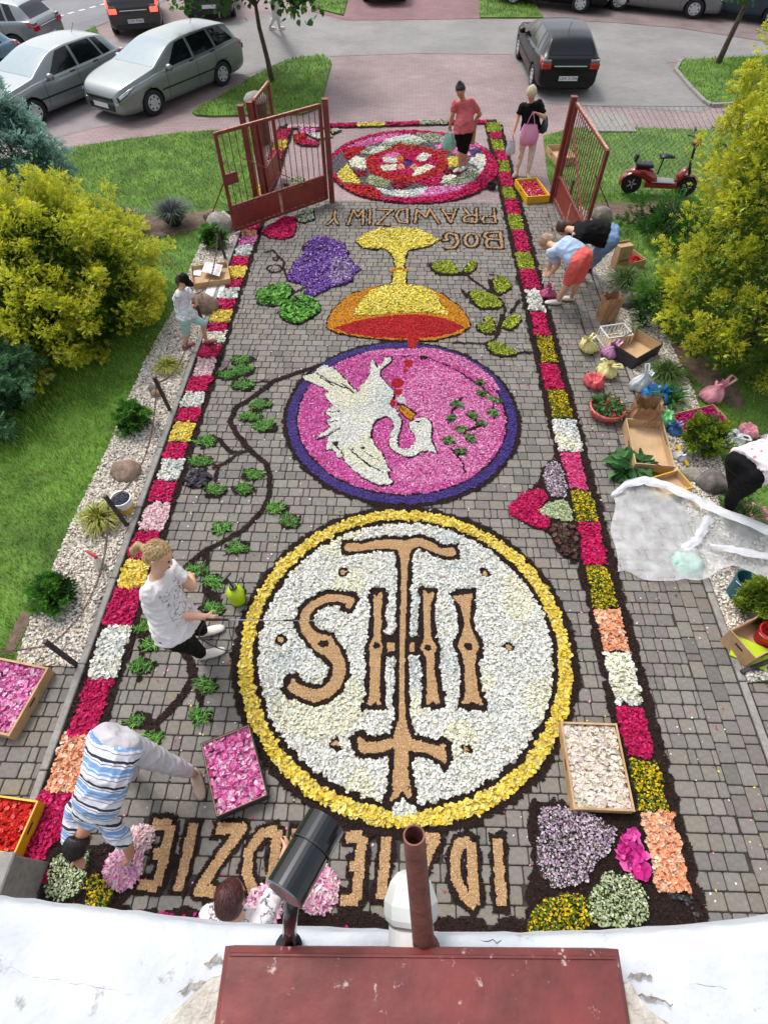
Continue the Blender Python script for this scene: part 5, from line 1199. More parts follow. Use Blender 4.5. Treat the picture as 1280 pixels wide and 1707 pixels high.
def orient(tV, tF, pos, dirs, roll, scale):
    """copies of a template with +Y along dirs"""
    n = len(pos); d = dirs/np.linalg.norm(dirs, axis=1, keepdims=True)
    up = np.tile(np.array([0, 0, 1.0]), (n, 1)); sd = np.cross(d, up); ln = np.linalg.norm(sd, axis=1, keepdims=True); sd = np.where(ln < 1e-3, np.array([[1.0, 0, 0]]), sd/np.maximum(ln, 1e-6)); nn = np.cross(sd, d)
    c, s = np.cos(roll)[:, None], np.sin(roll)[:, None]; a = sd*c+nn*s; b = -sd*s+nn*c
    V = pos[:, None, :]+scale[:, None, None]*(tV[None, :, 0:1]*a[:, None]+tV[None, :, 1:2]*d[:, None]+tV[None, :, 2:3]*b[:, None])
    F = (tF[None]+(np.arange(n)*len(tV))[:, None, None]).reshape(-1, tF.shape[1])
    return V.reshape(-1, 3), F
def conifer(name, label, cat, base, rad, hgt, prof, nclump, nspray, size, inner, tip, droop=.15, group=None, core=.72, trunk=True, cluster=.16, plume=.34, rise0=.35):
    """prof(t) gives the radius factor at height fraction t"""
    r = thing(name, label, cat, base, group=group); bx_, by_, bz_ = base
    t = rng.random(nclump)**.85; ph = rng.uniform(0, 2*np.pi, nclump)
    rr = np.array([prof(q) for q in t])*rad*rng.uniform(.62, .92, nclump)
    cc = np.stack([bx_+rr*np.cos(ph), by_+rr*np.sin(ph), bz_+.05+t*hgt*.94], -1)
    rise = rise0+rng.normal(0, .25, nclump)+1.2*t**3
    out_ = np.stack([np.cos(ph), np.sin(ph), rise], -1)+rng.normal(0, .22, (nclump, 3)); out_ /= np.linalg.norm(out_, axis=1, keepdims=True)
    plen = plume*rng.uniform(.6, 1.35, nclump)
    i = rng.integers(0, nclump, nspray)
    # every clump is a plume: sprays sit along its axis, widest near the foot, coming to a ragged tip
    q = rng.random(nspray); side = rng.normal(0, 1, (nspray, 3)); side -= out_[i]*(side*out_[i]).sum(1, keepdims=True)
    pos = cc[i]+out_[i]*(q*plen[i])[:, None]+side*(plen[i]*.24*(1-.75*q))[:, None]
    pos[:, 2] = np.maximum(pos[:, 2], bz_+.02)
    dirs = out_[i]*1.1+side*.5+rng.normal(0, .25, (nspray, 3)); dirs[:, 2] -= droop
    V, F = orient(SPR_V, SPR_F, pos, dirs, rng.normal(0, .9, nspray), size*rng.uniform(.6, 1.25, nspray))
    ci = np.array([C(*inner)[:3]])*(1+.25*rng.standard_normal((nspray, 1))); ct = np.array([C(*c_, .95)[:3] for c_ in tip])[rng.integers(0, len(tip), nspray)]*(1+.12*rng.standard_normal((nspray, 1)))
    young = np.clip(.22+q*1.1+rng.normal(0, .15, nspray), 0, 1)[:, None, None]      # older growth inside stays green
    tt = (SPR_T[None, :, None]*.75+.25)*young
    col = np.clip(ci[:, None]*(1-tt)+ct[:, None]*tt, .004, .8).reshape(-1, 3)
    cr_ = mk('crown', V, F, M_VC_LEAF, r, cols=col)
    # inner branch mass: dense older sprays, then trunk
    m = nspray//6; t2 = rng.random(m); p2 = rng.uniform(0, 6.28, m); r2 = np.array([prof(q_) for q_ in t2])*rad*core*rng.random(m)**.4
    pos2 = np.stack([bx_+r2*np.cos(p2), by_+r2*np.sin(p2), bz_+.05+t2*hgt*.95], -1); d2 = np.stack([np.cos(p2), np.sin(p2), rng.normal(.2, .5, m)], -1)
    V2, F2 = orient(SPR_V, SPR_F, pos2, d2, rng.normal(0, 1.2, m), size*2.0*rng.uniform(.7, 1.2, m))
    mk('inner_foliage', V2, F2, M_VC_LEAF, r, cols=np.repeat(np.clip(np.array([C(*inner)[:3]])*.8*(1+.25*rng.standard_normal((m, 1))), .003, .5), len(SPR_V), 0))
    if trunk:
        mb = MB(); mb.tube([(bx_, by_, bz_-.05), (bx_+.02, by_, bz_+hgt*.5), (bx_, by_, bz_+hgt*.92)], [.05*rad+.02, .035*rad+.012, .006], 8); mb.build('trunk', M_TWIG, r)
    return r
egg = lambda t: max(.05, math.sin(math.pi*min(1, (t*.80+.20)))**.6*(1-.12*t))
col_ = lambda t: max(.06, min(1, .72+1.6*t)*(1 if t < .62 else math.cos((t-.62)/.38*1.5)**.75))
YT = [(255, 244, 70), (252, 240, 62), (255, 248, 110), (236, 234, 66), (206, 218, 62)]
clm = lambda t: max(.06, min(1, .82+1.6*t)*(1 if t < .72 else math.cos((t-.72)/.28*1.5)**.8))
conifer('golden_conifer', 'tall golden conifer at the right edge, cut off at the top', 'conifer', (5.34, 7.3, 0), 1.5, 5.7, clm, 330, 37000, .095, (98, 132, 34), YT, -.1, plume=.5, rise0=.9)
conifer('golden_conifer', 'broad golden conifer bush left of the girl in the cap', 'conifer', (-5.2, 7.75, 0), 1.6, 1.68, egg, 230, 27000, .096, (96, 130, 34), YT, .12, plume=.46, rise0=.3)
conifer('blue_conifer', 'grey-blue young conifer at the left edge above the golden bush', 'conifer', (-7.2, 11.4, 0), .8, 1.85, egg, 90, 3600, .13, (90, 130, 118), [(166, 204, 192), (142, 184, 172), (180, 214, 200)], .1)
conifer('juniper_bush', 'low dark green juniper at the left edge below the golden bush', 'shrub', (-5.72, 5.75, 0), .85, .75, egg, 70, 3600, .12, (60, 100, 66), [(112, 160, 112), (92, 142, 96), (134, 176, 130)], -.1)
conifer('juniper_bush', 'low bright green juniper between scooter and golden conifer', 'shrub', tuple(G(1112, 392)), .75, .32, egg, 40, 1500, .1, (40, 84, 26), [(78, 136, 44), (66, 120, 38)], -.2, trunk=False)
conifer('juniper_bush', 'green bush at the foot of the golden conifer beside the black box', 'shrub', tuple(G(1082, 538)), .36, .42, egg, 30, 1000, .08, (50, 96, 30), [(96, 150, 50), (120, 164, 60)], 0, trunk=False)
GB = [(104, 166, 60), (122, 182, 70), (88, 146, 54)]
for (u, v), r_, lb, inn, tp in [((360, 412), .16, 'small round green bush by the grey boulder', (50, 92, 34), GB), ((229, 712), .16, 'small round green bush in the middle of the left gravel bed', (50, 92, 34), GB), ((103, 998), .165, 'small round green bush near the end of the left gravel bed', (50, 96, 34), GB),
    ((1162, 748), .26, 'round yellow-green bush beside the cardboard tray', (84, 112, 28), [(150, 172, 44), (130, 158, 40), (172, 186, 60)]), ((1262, 1022), .22, 'round yellow-green bush right of the blue bucket', (84, 112, 28), [(150, 172, 44), (130, 158, 40), (172, 186, 60)])]:
    g = G(u, v); conifer('globe_bush', lb, 'shrub', (g.x, g.y, .01), r_, r_*1.5, egg, 26, 1300, .07, inn, tp, -.3, group='small round bushes', trunk=False, plume=.12)
# ornamental grasses, lavender
def tuft(name, label, x, y, r_, h, n, cols, spread=1.0, cat='plant', z=.01, wd=.006):
    o = thing(name, label, cat, (x, y, 0)); ph = rng.uniform(0, 6.28, n); q = rng.random(n)**.5
    p0 = np.stack([x+.25*r_*q*np.cos(ph), y+.25*r_*q*np.sin(ph), np.full(n, z)], -1); hh = h*rng.uniform(.6, 1.1, n)*(1-.35*q*spread)
    p1 = p0+np.stack([r_*.45*q*np.cos(ph), r_*.45*q*np.sin(ph), hh*.75], -1); p2 = p0+np.stack([r_*q*np.cos(ph)*1.0, r_*q*np.sin(ph), hh*(1-.45*q*spread)], -1)
    s = np.stack([-np.sin(ph), np.cos(ph), np.zeros(n)], -1)*wd
    V = np.stack([p0-s, p0+s, p1+s*.9, p1-s*.9, p2+s*.15, p2-s*.15], 1).reshape(-1, 3); b = (np.arange(n)*6)[:, None]
    F = np.r_[b+np.array([0, 1, 2, 3]), b+np.array([3, 2, 4, 5])]
    mk('blades', V, F, M_VC_LEAF, o, cols=np.repeat(pal(cols, n, .15), 6, 0)); return o
YG = [((176, 180, 78), 5), ((150, 158, 60), 4), ((206, 204, 120), 2), ((110, 124, 44), 1)]
g = G(172, 872); tuft('ornamental_grass', 'tuft of yellow-green grass above the white spray bottle', g.x, g.y, .26, .3, 420, YG)
g = G(283, 618); tuft('ornamental_grass', 'pale yellow grass tuft beside the two small stones', g.x, g.y, .22, .22, 320, YG)
DG = [((96, 126, 60), 5), ((76, 106, 50), 4), ((134, 154, 92), 2)]
g = G(1040, 478); tuft('ornamental_grass', 'dark green arching grass behind the brown paper bag', g.x, g.y, .42, .36, 420, DG)
g = G(1104, 632); tuft('ornamental_grass', 'dark grass tuft in the right gravel beside the blue bags', g.x, g.y, .32, .32, 380, DG)
g = G(1235, 868); tuft('ornamental_grass', 'dark grass tuft beneath the white fleece at the right', g.x, g.y, .3, .25, 250, DG)
LAV = [((92, 110, 84), 5), ((74, 94, 66), 4), ((120, 120, 140), 2), ((100, 92, 130), 1)]
g = G(293, 375); tuft('lavender_bush', 'grey-green lavender bush in the soil bed behind the golden bush', g.x, g.y, .42, .50, 700, LAV, .5)
g = G(222, 385); tuft('lavender_bush', 'smaller lavender bush half hidden by the golden bush', g.x, g.y, .36, .42, 500, LAV, .5)
g = G(1068, 362); tuft('withered_plant', 'small withered dark plant on the bare soil near the scooter', g.x, g.y, .16, .1, 120, [((74, 72, 52), 4), ((96, 88, 64), 2)], 1)
g = G(1110, 672); tuft('iris_plant', 'green sword-leaved plant behind the green bag', g.x, g.y, .28, .3, 90, [((60, 110, 48), 4), ((84, 134, 60), 3)], .8, wd=.014)
# broad cut leaves lying in a heap
def leafheap(name, label, x, y, r_, n, l0, cols, h=.12, cat='leaves'):
    o = thing(name, label, cat, (x, y, 0)); ph = rng.uniform(0, 6.28, n)
    V0 = np.array([(0, 0, 0), (.24, .3, .05), (.26, .55, .04), (0, 1, -.12), (-.26, .55, .04), (-.24, .3, .05), (0, .5, -.03)]); F0 = np.array([(0, 1, 6), (1, 2, 6), (2, 3, 6), (3, 4, 6), (4, 5, 6), (5, 0, 6)])
    q = rng.random(n)**.5*r_*.6; pos = np.stack([x+q*np.cos(ph), y+q*np.sin(ph), .03+rng.random(n)*h*(1-q/r_*.8)], -1)
    d = np.stack([np.cos(ph+rng.normal(0, .7, n)), np.sin(ph+rng.normal(0, .7, n)), rng.normal(.05, .3, n)], -1)
    V, F = orient(V0, F0, pos, d, rng.normal(0, .5, n), l0*rng.uniform(.7, 1.2, n)); V[:, 2] = np.maximum(V[:, 2], .012)
    mk('leaf_heap', V, F, M_VC_LEAF, o, cols=np.repeat(pal(cols, n, .15), 7, 0)); return o
g = G(1052, 785); leafheap('leaf_pile', 'pile of broad green leaves under the cardboard tray', g.x, g.y, .34, 90, .2, [((64, 116, 58), 5), ((48, 96, 44), 4), ((92, 140, 80), 2)])
g = G(1226, 845); leafheap('ground_plant', 'patch of leafy green plants below the right-hand helper', g.x, g.y, .3, 110, .09, [((80, 128, 50), 5), ((60, 104, 40), 4)])
# trees
def leafy_tree(label, base, th, tr, cz, crx, crz, nleaf, lsize, cols, lean=(0, 0)):
    r = thing('young_tree', label, 'tree', base); x, y, z = base; mb = MB()
    top = Vector((x+lean[0], y+lean[1], th)); mb.tube([(x, y, -.1), (x+lean[0]*.3, y+lean[1]*.3, th*.35), (x+lean[0]*.8, y+lean[1]*.8, th*.8), top+Vector((0, 0, crz*.9))], [tr*1.25, tr, tr*.85, tr*.3], 10); mb.build('trunk', M_BARK, r, smooth=True)
    cl = []
    for k in range(46):
        a, e = rng.uniform(0, 6.28), rng.uniform(-.55, 1.3); q = rng.uniform(.45, 1.0)
        cl.append((top.x+crx*q*math.cos(a)*math.cos(e), top.y+crx*q*math.sin(a)*math.cos(e), cz+crz*q*math.sin(e)))
    for k in range(14):
        c = cl[k]; mb = MB(); mb.tube([top+Vector((0, 0, .1+.03*k)), Vector(c)*.5+top*.5+Vector((0, 0, .1)), c], [tr*.4, tr*.25, .008], 6); mb.build('limb', M_BARK, r)
    cl = np.array(cl); i = rng.integers(0, len(cl), nleaf); pos = cl[i]+rng.normal(0, .26, (nleaf, 3))*crx/2
    pos[:, 2] = np.maximum(pos[:, 2], cz-crz*.62)
    V0 = np.array([(0, 0, 0), (.42, .25, .06), (.34, .62, .0), (0, 1, -.14), (-.34, .62, .0), (-.42, .25, .06)]); F0 = np.array([(0, 1, 2, 3), (0, 3, 4, 5)])
    V, F = orient(V0, F0, pos, np.c_[rng.normal(0, 1, (nleaf, 2)), rng.normal(-.4, .5, nleaf)], rng.normal(0, .8, nleaf), lsize*rng.uniform(.6, 1.2, nleaf))
    mk('crown', V, F, M_VC_LEAF, r, cols=np.repeat(pal(cols, nleaf, .18), 6, 0)); return r
TC = [((84, 142, 50), 5), ((68, 122, 42), 4), ((108, 164, 64), 2), ((50, 96, 34), 2)]
leafy_tree('young leafy tree with thin brown trunk on the left grass verge', (-3.64, 19.15, 0), 1.5, .065, 2.4, 1.95, 1.3, 11000, .16, TC, (-.22, .05))
leafy_tree('slim tree with dark trunk behind the golden conifer at the right', (9.46, 21.08, 0), 1.55, .075, 2.5, 1.4, 1.5, 4600, .16, TC, (.22, .1))
# rocks
def rock(label, x, y, s, colr, seed, z=0.0, group=None):
    bm = bmesh.new(); bmesh.ops.create_icosphere(bm, subdivisions=3, radius=1.0); rs = np.random.default_rng(seed); D = rs.normal(0, 1, (9, 3)); D /= np.linalg.norm(D, axis=1, keepdims=True); K = rs.uniform(.62, .95, 9)
    for v in bm.verts:
        d = v.co.normalized(); m = 1.0
        for q, k in zip(D, K):
            c = d.dot(Vector(q)); m = min(m, k/c if c > .05 else 9)
        v.co = d*(m*.75+.25*min(1, m))
        v.co.x *= s[0]; v.co.y *= s[1]; v.co.z *= s[2]
    me = bpy.data.meshes.new('rock'); bm.to_mesh(me); bm.free(); me.materials.append(colr); o = link('rock', me); o.location = (x, y, z+s[2]*.45)
    for p in me.polygons: p.use_smooth = True
    return tag(o, label, 'rock', group)
M_RK1 = mat('grey_rock', C(158, 154, 144), 0.9, var=0.2, scale=9, bump=0.7, bscale=24, col2=C(112, 108, 100)); M_RK2 = mat('brown_rock', C(150, 126, 108), 0.9, var=0.2, scale=9, bump=0.7, bscale=24, col2=C(108, 90, 78)); M_RK3 = mat('dark_rock', C(112, 106, 102), 0.9, var=0.25, scale=10, bump=0.7, bscale=24)
for lb, u, v, s, m_, sd in (('large grey boulder at the foot of the left gate', 370, 384, (.28, .24, .24), M_RK1, 1), ('brownish stone behind the grey boulder by the left gate', 355, 364, (.18, .15, .13), M_RK2, 2), ('dark grey small stone below the pale grass tuft', 257, 652, (.08, .08, .07), M_RK3, 3), ('brown small stone below the pale grass tuft', 265, 660, (.10, .08, .08), M_RK2, 4), ('large brown stone behind the bucket of berries', 212, 790, (.2, .17, .13), M_RK2, 5), ('brown stone beside the girl in the cap', 345, 515, (.22, .2, .2), M_RK2, 6),
    ('dark flat rock beside the brown paper bag', 1050, 508, (.26, .2, .13), M_RK3, 7), ('large purplish rock near the helper at the right', 1183, 812, (.2, .19, .16), M_RK3, 8), ('small grey rock near the helper at the right', 1150, 795, (.13, .11, .09), M_RK1, 9), ('pale rock by the right gate leaf', 1000, 365, (.22, .18, .16), M_RK1, 10)):
    g = G(u, v); rock(lb, g.x, g.y, s, m_, sd)
# ================================================================ PEOPLE
M_SKIN = mat('skin', C(224, 172, 144), 0.55, var=0.06, scale=9, bump=0.05, bscale=200); M_SKIN2 = mat('tanned_skin', C(206, 150, 120), 0.55, var=0.06, scale=9)
def cloth(name, c, var=0.1, scale=7, bump=.35, bscale=16, **k): return mat(name, c, 0.85, var=var, scale=scale, bump=bump, bscale=bscale, **k)
def hairm(name, c1, c2):
    m, n, b = _new(name); L = n.links; tc = n.nodes.new('ShaderNodeTexCoord'); wv = n.nodes.new('ShaderNodeTexNoise'); mp = n.nodes.new('ShaderNodeMapping'); mp.inputs['Scale'].default_value = (140, 30, 18)
    L.new(tc.outputs['Object'], mp.inputs['Vector']); L.new(mp.outputs[0], wv.inputs['Vector']); wv.inputs['Scale'].default_value = 1.0; wv.inputs['Detail'].default_value = 3
    rp = n.nodes.new('ShaderNodeValToRGB'); rp.color_ramp.elements[0].position = .35; rp.color_ramp.elements[1].position = .65; rp.color_ramp.elements[0].color = c2; rp.color_ramp.elements[1].color = c1
    L.new(wv.outputs['Fac'], rp.inputs['Fac']); L.new(rp.outputs[0], b.inputs['Base Color']); b.inputs['Roughness'].default_value = .5
    bp = n.nodes.new('ShaderNodeBump'); bp.inputs['Strength'].default_value = .6; bp.inputs['Distance'].default_value = .01; L.new(wv.outputs['Fac'], bp.inputs['Height']); L.new(bp.outputs[0], b.inputs['Normal'])
    return m
def ball(mb, c, r_, n=10):
    rings = 6; V = []; F = []; c = Vector(c)
    ax = r_ if hasattr(r_, '__len__') else (r_, r_, r_)
    mb.lathe([(max(.001, math.sin(math.pi*k/rings)), -math.cos(math.pi*k/rings)) for k in range(rings+1)], (0, 0, 0), n)
    m = (rings+1)*n
    for k in range(len(mb.V)-m, len(mb.V)): v = mb.V[k]; mb.V[k] = (c.x+v[0]*ax[0], c.y+v[1]*ax[1], c.z+v[2]*ax[2])
def limb(mb, pts, rr):
    mb.tube(pts, rr, 12)
    for p, r_ in zip(pts, rr): ball(mb, p, r_*.995)
def loft(mb, secs, n=16):
    """secs: (centre, half-axis A, half-axis B)"""
    V = []; F = []
    for c, A, B in secs:
        for k in range(n): t = 2*math.pi*k/n; V.append(Vector(c)+Vector(A)*math.cos(t)+Vector(B)*math.sin(t))
    for i in range(len(secs)-1):
        for k in range(n): F.append((i*n+k, i*n+(k+1) % n, (i+1)*n+(k+1) % n, (i+1)*n+k))
    F.append(tuple(range(n-1, -1, -1))); F.append(tuple((len(secs)-1)*n+k for k in range(n)))
    mb.add(V, F)
def remesh(mb, name, mat_, parent, voxel=.011, smooth=4, wr=0.0):
    """melt overlapping closed shapes into one continuous surface"""
    o = mb.build('tmp', mat_); bm = bmesh.new(); bm.from_mesh(o.data); bmesh.ops.recalc_face_normals(bm, faces=bm.faces); bm.to_mesh(o.data); bm.free()
    md = o.modifiers.new('r', 'REMESH'); md.mode = 'VOXEL'; md.voxel_size = voxel; md.use_smooth_shade = True
    if smooth: ms = o.modifiers.new('s', 'SMOOTH'); ms.iterations = smooth; ms.factor = .5
    dg = bpy.context.evaluated_depsgraph_get(); me = bpy.data.meshes.new_from_object(o.evaluated_get(dg)); bpy.data.objects.remove(o)
    if wr:      # cloth folds: soft ridges that run mostly across the body
        n0 = np.zeros(len(me.vertices)*3, dtype=np.float32); me.vertices.foreach_get('normal', n0); n0 = n0.reshape(-1, 3); of = Vector((random.uniform(-9, 9),)*3)
        for v, nn_ in zip(me.vertices, n0):
            q = Vector((v.co.x*7, v.co.y*7, v.co.z*13))+of; a = 1-abs(mnoise.noise(q)); b = 1-abs(mnoise.noise(q*2.3))
            v.co += Vector(nn_)*(wr*((a**4)-.35)+wr*.4*((b**4)-.35))
    me.name = name; me.transform(Matrix.Translation(-wloc(parent))); me.materials.clear(); me.materials.append(mat_)
    for p in me.polygons: p.use_smooth = True
    return link(name, me, parent)
def hand(mb, wrist, d, palm_n, curl=.5, s=1.0, thumb=1):
    """palm and five bent fingers; d points along the hand, palm_n out of the palm"""
    d = Vector(d).normalized(); n = Vector(palm_n); n = (n-d*n.dot(d)).normalized(); sd = d.cross(n)
    w0 = Vector(wrist); loft(mb, [(w0, sd*.024*s, n*.018*s), (w0+d*.03*s, sd*.036*s, n*.017*s), (w0+d*.085*s, sd*.040*s, n*.014*s)], 10)
    for k, (o, l) in enumerate(((-.031, .066), (-.0105, .078), (.0105, .074), (.031, .058))):
        p = w0+d*.078*s+sd*o*s; a = d
        pts = [p]; ang = curl*.7
        for q, f in enumerate((.45, .32, .25)):
            a = (d*math.cos(ang*(q+1))+n*math.sin(ang*(q+1))).normalized(); p = p+a*l*f*s; pts.append(p)
        limb(mb, pts, [.0095*s, .0090*s, .0085*s, .0072*s])
    p = w0+d*.022*s+sd*.030*s*thumb; a = (d*.6+sd*.75*thumb+n*.25).normalized(); b = (d*.85+sd*.25*thumb+n*.45*(curl+.4)).normalized()
    limb(mb, [p, p+a*.036*s, p+a*.036*s+b*.032*s], [.013*s, .0105*s, .0088*s])
def person(label, J, head, heading, sk, parts, body=1.0, s=1.0, face=None, lookdown=.35, hair=None, up=None, hands=('', ''), curl=(.5, .5), vox=1.0):
    """J: joints (u, v, z) measured in the photograph; heading: which way the chest faces (degrees in the ground plane)"""
    W = {k: G(*v) for k, v in J.items()}; W['head'] = W['neck'].lerp(W['head'], .90)
    h = R(heading); fw = Vector((math.cos(h), math.sin(h), 0)); lat = Vector((-fw.y, fw.x, 0))
    r = thing('person', label, 'person', ((W['anR'].x+W['anL'].x)/2, (W['anR'].y+W['anL'].y)/2, 0))
    neck, pel = W['neck'], W['pelvis']; sp = (neck-pel).normalized(); chest = W.get('chest', pel.lerp(neck, .62)); belly = W.get('belly', pel.lerp(neck, .3))
    lat = (lat-sp*lat.dot(sp)).normalized(); fro = lat.cross(sp).normalized()
    if fro.dot(fw) < 0 and abs(sp.z) > .5: fro = -fro
    sw = .165*s*(.9+.1*body); shc = neck-sp*.075*s
    W['shL'], W['shR'] = shc+lat*sw, shc-lat*sw; W['hipL'], W['hipR'] = pel-sp*.02+lat*.088*s*body, pel-sp*.02-lat*.088*s*body
    B = body
    tors = lambda e: [(pel-sp*.07*s, lat*(.145*B*s+e), fro*(.10*B*s+e)), (pel+sp*.03*s, lat*(.172*B*s+e), fro*(.128*B*s+e)), (belly, lat*(.152*B*s+e), fro*(.118*B*s+e)), (chest, lat*(.165*s*(.7+.3*B)+e), fro*(.122*s*(.7+.3*B)+e)), (shc-sp*.0, lat*(.155*s+e), fro*(.088*s+e)), (shc+sp*.045*s, lat*(.085*s+e), fro*(.06*s+e)), (neck+sp*.01, lat*(.055*s+e), fro*(.052*s+e))]
    bm_ = MB(); loft(bm_, tors(-.006))
    hd = W['head']; hup = (hd-neck).normalized() if up is None else Vector(up).normalized()
    ff = Vector((math.cos(R(face if face is not None else heading)), math.sin(R(face if face is not None else heading)), -lookdown)); ff = (ff-hup*ff.dot(hup)).normalized(); hl = hup.cross(ff).normalized()
    limb(bm_, [neck-sp*.05*s, neck.lerp(hd, .6)], [.056*s, .05*s])
    hs0 = s; s = s*1.10
    HS = [(-.118, .018, .02, .035), (-.10, .044, .046, .032), (-.065, .060, .066, .018), (-.02, .070, .084, .006), (.03, .076, .094, 0), (.07, .068, .084, -.004), (.10, .045, .056, -.004), (.114, .012, .016, -.004)]
    loft(bm_, [(hd+hup*a*s+ff*f*s, hl*wd*s, ff*dp*s) for a, wd, dp, f in HS], 18)
    loft(bm_, [(hd+hup*.012*s+ff*.085*s, hl*.010*s, ff*.008*s), (hd-hup*.028*s+ff*.098*s, hl*.015*s, ff*.014*s), (hd-hup*.038*s+ff*.086*s, hl*.012*s, ff*.010*s)], 8)
    for q in (-1, 1): ball(bm_, hd+hl*.078*s*q-hup*.012*s-ff*.008*s, (.016*s, .016*s, .028*s), 8)
    s = hs0
    for q in 'RL':
        sh, el, wr, ha = W['sh'+q], W['el'+q], W['wr'+q], W['ha'+q]
        limb(bm_, [sh, sh.lerp(el, .5), el], [.052*s*B**.6, .050*s*B**.7, .040*s*B**.6]); limb(bm_, [el, el.lerp(wr, .35), wr], [.041*s*B**.6, .040*s*B**.6, .028*s*B**.4])
        k = 0 if q == 'R' else 1
        hand(bm_, wr, ha-wr, (lat*(1 if q == 'R' else -1)*.5-Vector((0, 0, .6))+fw*.3), curl[k], s, 1 if q == 'R' else -1)
        hp, kn, an, to = W['hip'+q], W['kn'+q], W['an'+q], W['to'+q]
        limb(bm_, [hp, hp.lerp(kn, .5), kn], [.088*s*B, .074*s*B, .054*s]); limb(bm_, [kn, kn.lerp(an, .35), an], [.053*s, .052*s*B**.5, .035*s])
        fd = (to-an); fd.z = 0; fd = fd.normalized(); fs_ = Vector((-fd.y, fd.x, 0)); heel = Vector((an.x, an.y, .035))-fd*.045*s
        loft(bm_, [(heel, fs_*.02*s, Vector((0, 0, .022))), (heel+fd*.05*s, fs_*.034*s, Vector((0, 0, .033))), (heel+fd*.14*s-Vector((0, 0, .006)), fs_*.042*s, Vector((0, 0, .024))), (heel+fd*.225*s-Vector((0, 0, .016)), fs_*.026*s, Vector((0, 0, .014)))], 10)
        limb(bm_, [an, heel+fd*.05*s], [.034*s, .034*s])
    bd = remesh(bm_, 'body', sk, r, .0104*vox, 2)
    s = s*1.10
    for q in (-1, 1):
        mb = MB(); ball(mb, hd+hl*.030*s*q+hup*.008*s+ff*.086*s, .0095*s, 8); mb.build('eye', M_EYE, bd, smooth=True)
    mb = MB(); ball(mb, hd-hup*.066*s+ff*.079*s, (.020*s, .014*s, .006*s), 8); mb.build('mouth', M_LIP, bd, smooth=True)
    s = hs0
    for pt in parts:
        k = pt['kind']; mb = MB(); s = hs0*(1.10 if k in ('hair', 'cap') else 1.0)
        if k == 'shirt':
            e = pt.get('e', .014); t = tors(e); i0 = 0 if pt.get('long') else 1
            loft(mb, t[i0:6])
            if pt.get('hem'): loft(mb, [(pel-sp*pt['hem'], lat*(.178*B*s+e+.012), fro*(.132*B*s+e+.014)), (belly, lat*(.155*B*s+e+.004), fro*(.122*B*s+e+.006))])
            for q in 'RL':
                sh, el, wr = W['sh'+q], W['el'+q], W['wr'+q]; f = pt.get('sleeve', .55)
                if f > 1: limb(mb, [sh, el], [.064*s, .056*s]); mb.tube([el, el.lerp(wr, f-1)], [.056*s, .05*s], 12)
                else: ball(mb, sh, .066*s); mb.tube([sh, sh.lerp(el, f)], [.066*s*B**.4, .068*s*B**.4], 12)
            remesh(mb, pt.get('name', 'shirt'), pt['mat'], r, .014*vox, 3, .016)
        elif k == 'pants':
            e = .012; t = tors(e); loft(mb, [(pel-sp*.11*s, lat*(.12*B*s), fro*(.09*B*s))]+t[0:2]+[(pel+sp*.09*s, lat*(.158*B*s+e), fro*(.118*B*s+e))])
            for q in 'RL':
                hp, kn, an = W['hip'+q], W['kn'+q], W['an'+q]; f = pt.get('len', 2.0)
                ball(mb, hp, .103*s*B)
                if f <= 1: mb.tube([hp, hp.lerp(kn, f)], [.104*s*B, (.104-.034*f)*s*B], 14)
                else: limb(mb, [hp, hp.lerp(kn, .5), kn], [.103*s*B, .088*s*B, .069*s*B**.5]); mb.tube([kn, kn.lerp(an, f-1)], [.069*s*B**.5, pt.get('cuff', .054)*s], 14)
            remesh(mb, pt.get('name', 'trousers'), pt['mat'], r, .014*vox, 3, .013)
        elif k == 'shoes':
            for q in 'RL':
                mb = MB(); an, to = W['an'+q], W['to'+q]; fd = (to-an); fd.z = 0; fd = fd.normalized(); fs_ = Vector((-fd.y, fd.x, 0)); heel = Vector((an.x, an.y, .044))-fd*.06*s
                loft(mb, [(heel, fs_*.030*s, Vector((0, 0, .036))), (heel+fd*.05*s, fs_*.044*s, Vector((0, 0, .046))), (heel+fd*.16*s-Vector((0, 0, .006)), fs_*.054*s, Vector((0, 0, .036))), (heel+fd*.24*s-Vector((0, 0, .012)), fs_*.046*s, Vector((0, 0, .026))), (heel+fd*.275*s-Vector((0, 0, .018)), fs_*.026*s, Vector((0, 0, .016)))], 12)
                sh_ = remesh(mb, 'shoe', pt['mat'], r, .012*vox, 2)
                c_ = heel+fd*.13*s+Vector((0, 0, .03)); mb = MB()
                for k_ in range(4): a_ = c_+fd*(.018*k_-.02)*s-Vector((0, 0, .004*k_)); mb.tube([a_-fs_*.022*s, a_+Vector((0, 0, .010)), a_+fs_*.022*s], .003, 4)
                mb.build('laces', pt['mat'], sh_)['kind'] = 'stuff'
        elif k == 'hair':
            st = pt.get('style', 'short'); g_ = 1.12
            secs = [(hd+hup*a*s*1.02+ff*(f-.016-.012*(a < .0))*s, hl*wd*s*g_, ff*dp*s*g_*(.82 if a < .05 else .98)) for a, wd, dp, f in [(-.05, .060, .060, -.03), (-.02, .072, .078, -.02), (.03, .079, .094, -.004), (.07, .071, .086, 0), (.104, .050, .060, 0), (.122, .016, .02, 0)]]
            loft(mb, secs, 18)
            if st == 'bob': loft(mb, [(hd-hup*.09*s-ff*.03*s, hl*.06*s, ff*.05*s), (hd-hup*.04*s-ff*.022*s, hl*.084*s, ff*.078*s), (hd+hup*.03*s-ff*.012*s, hl*.088*s, ff*.092*s)], 16)
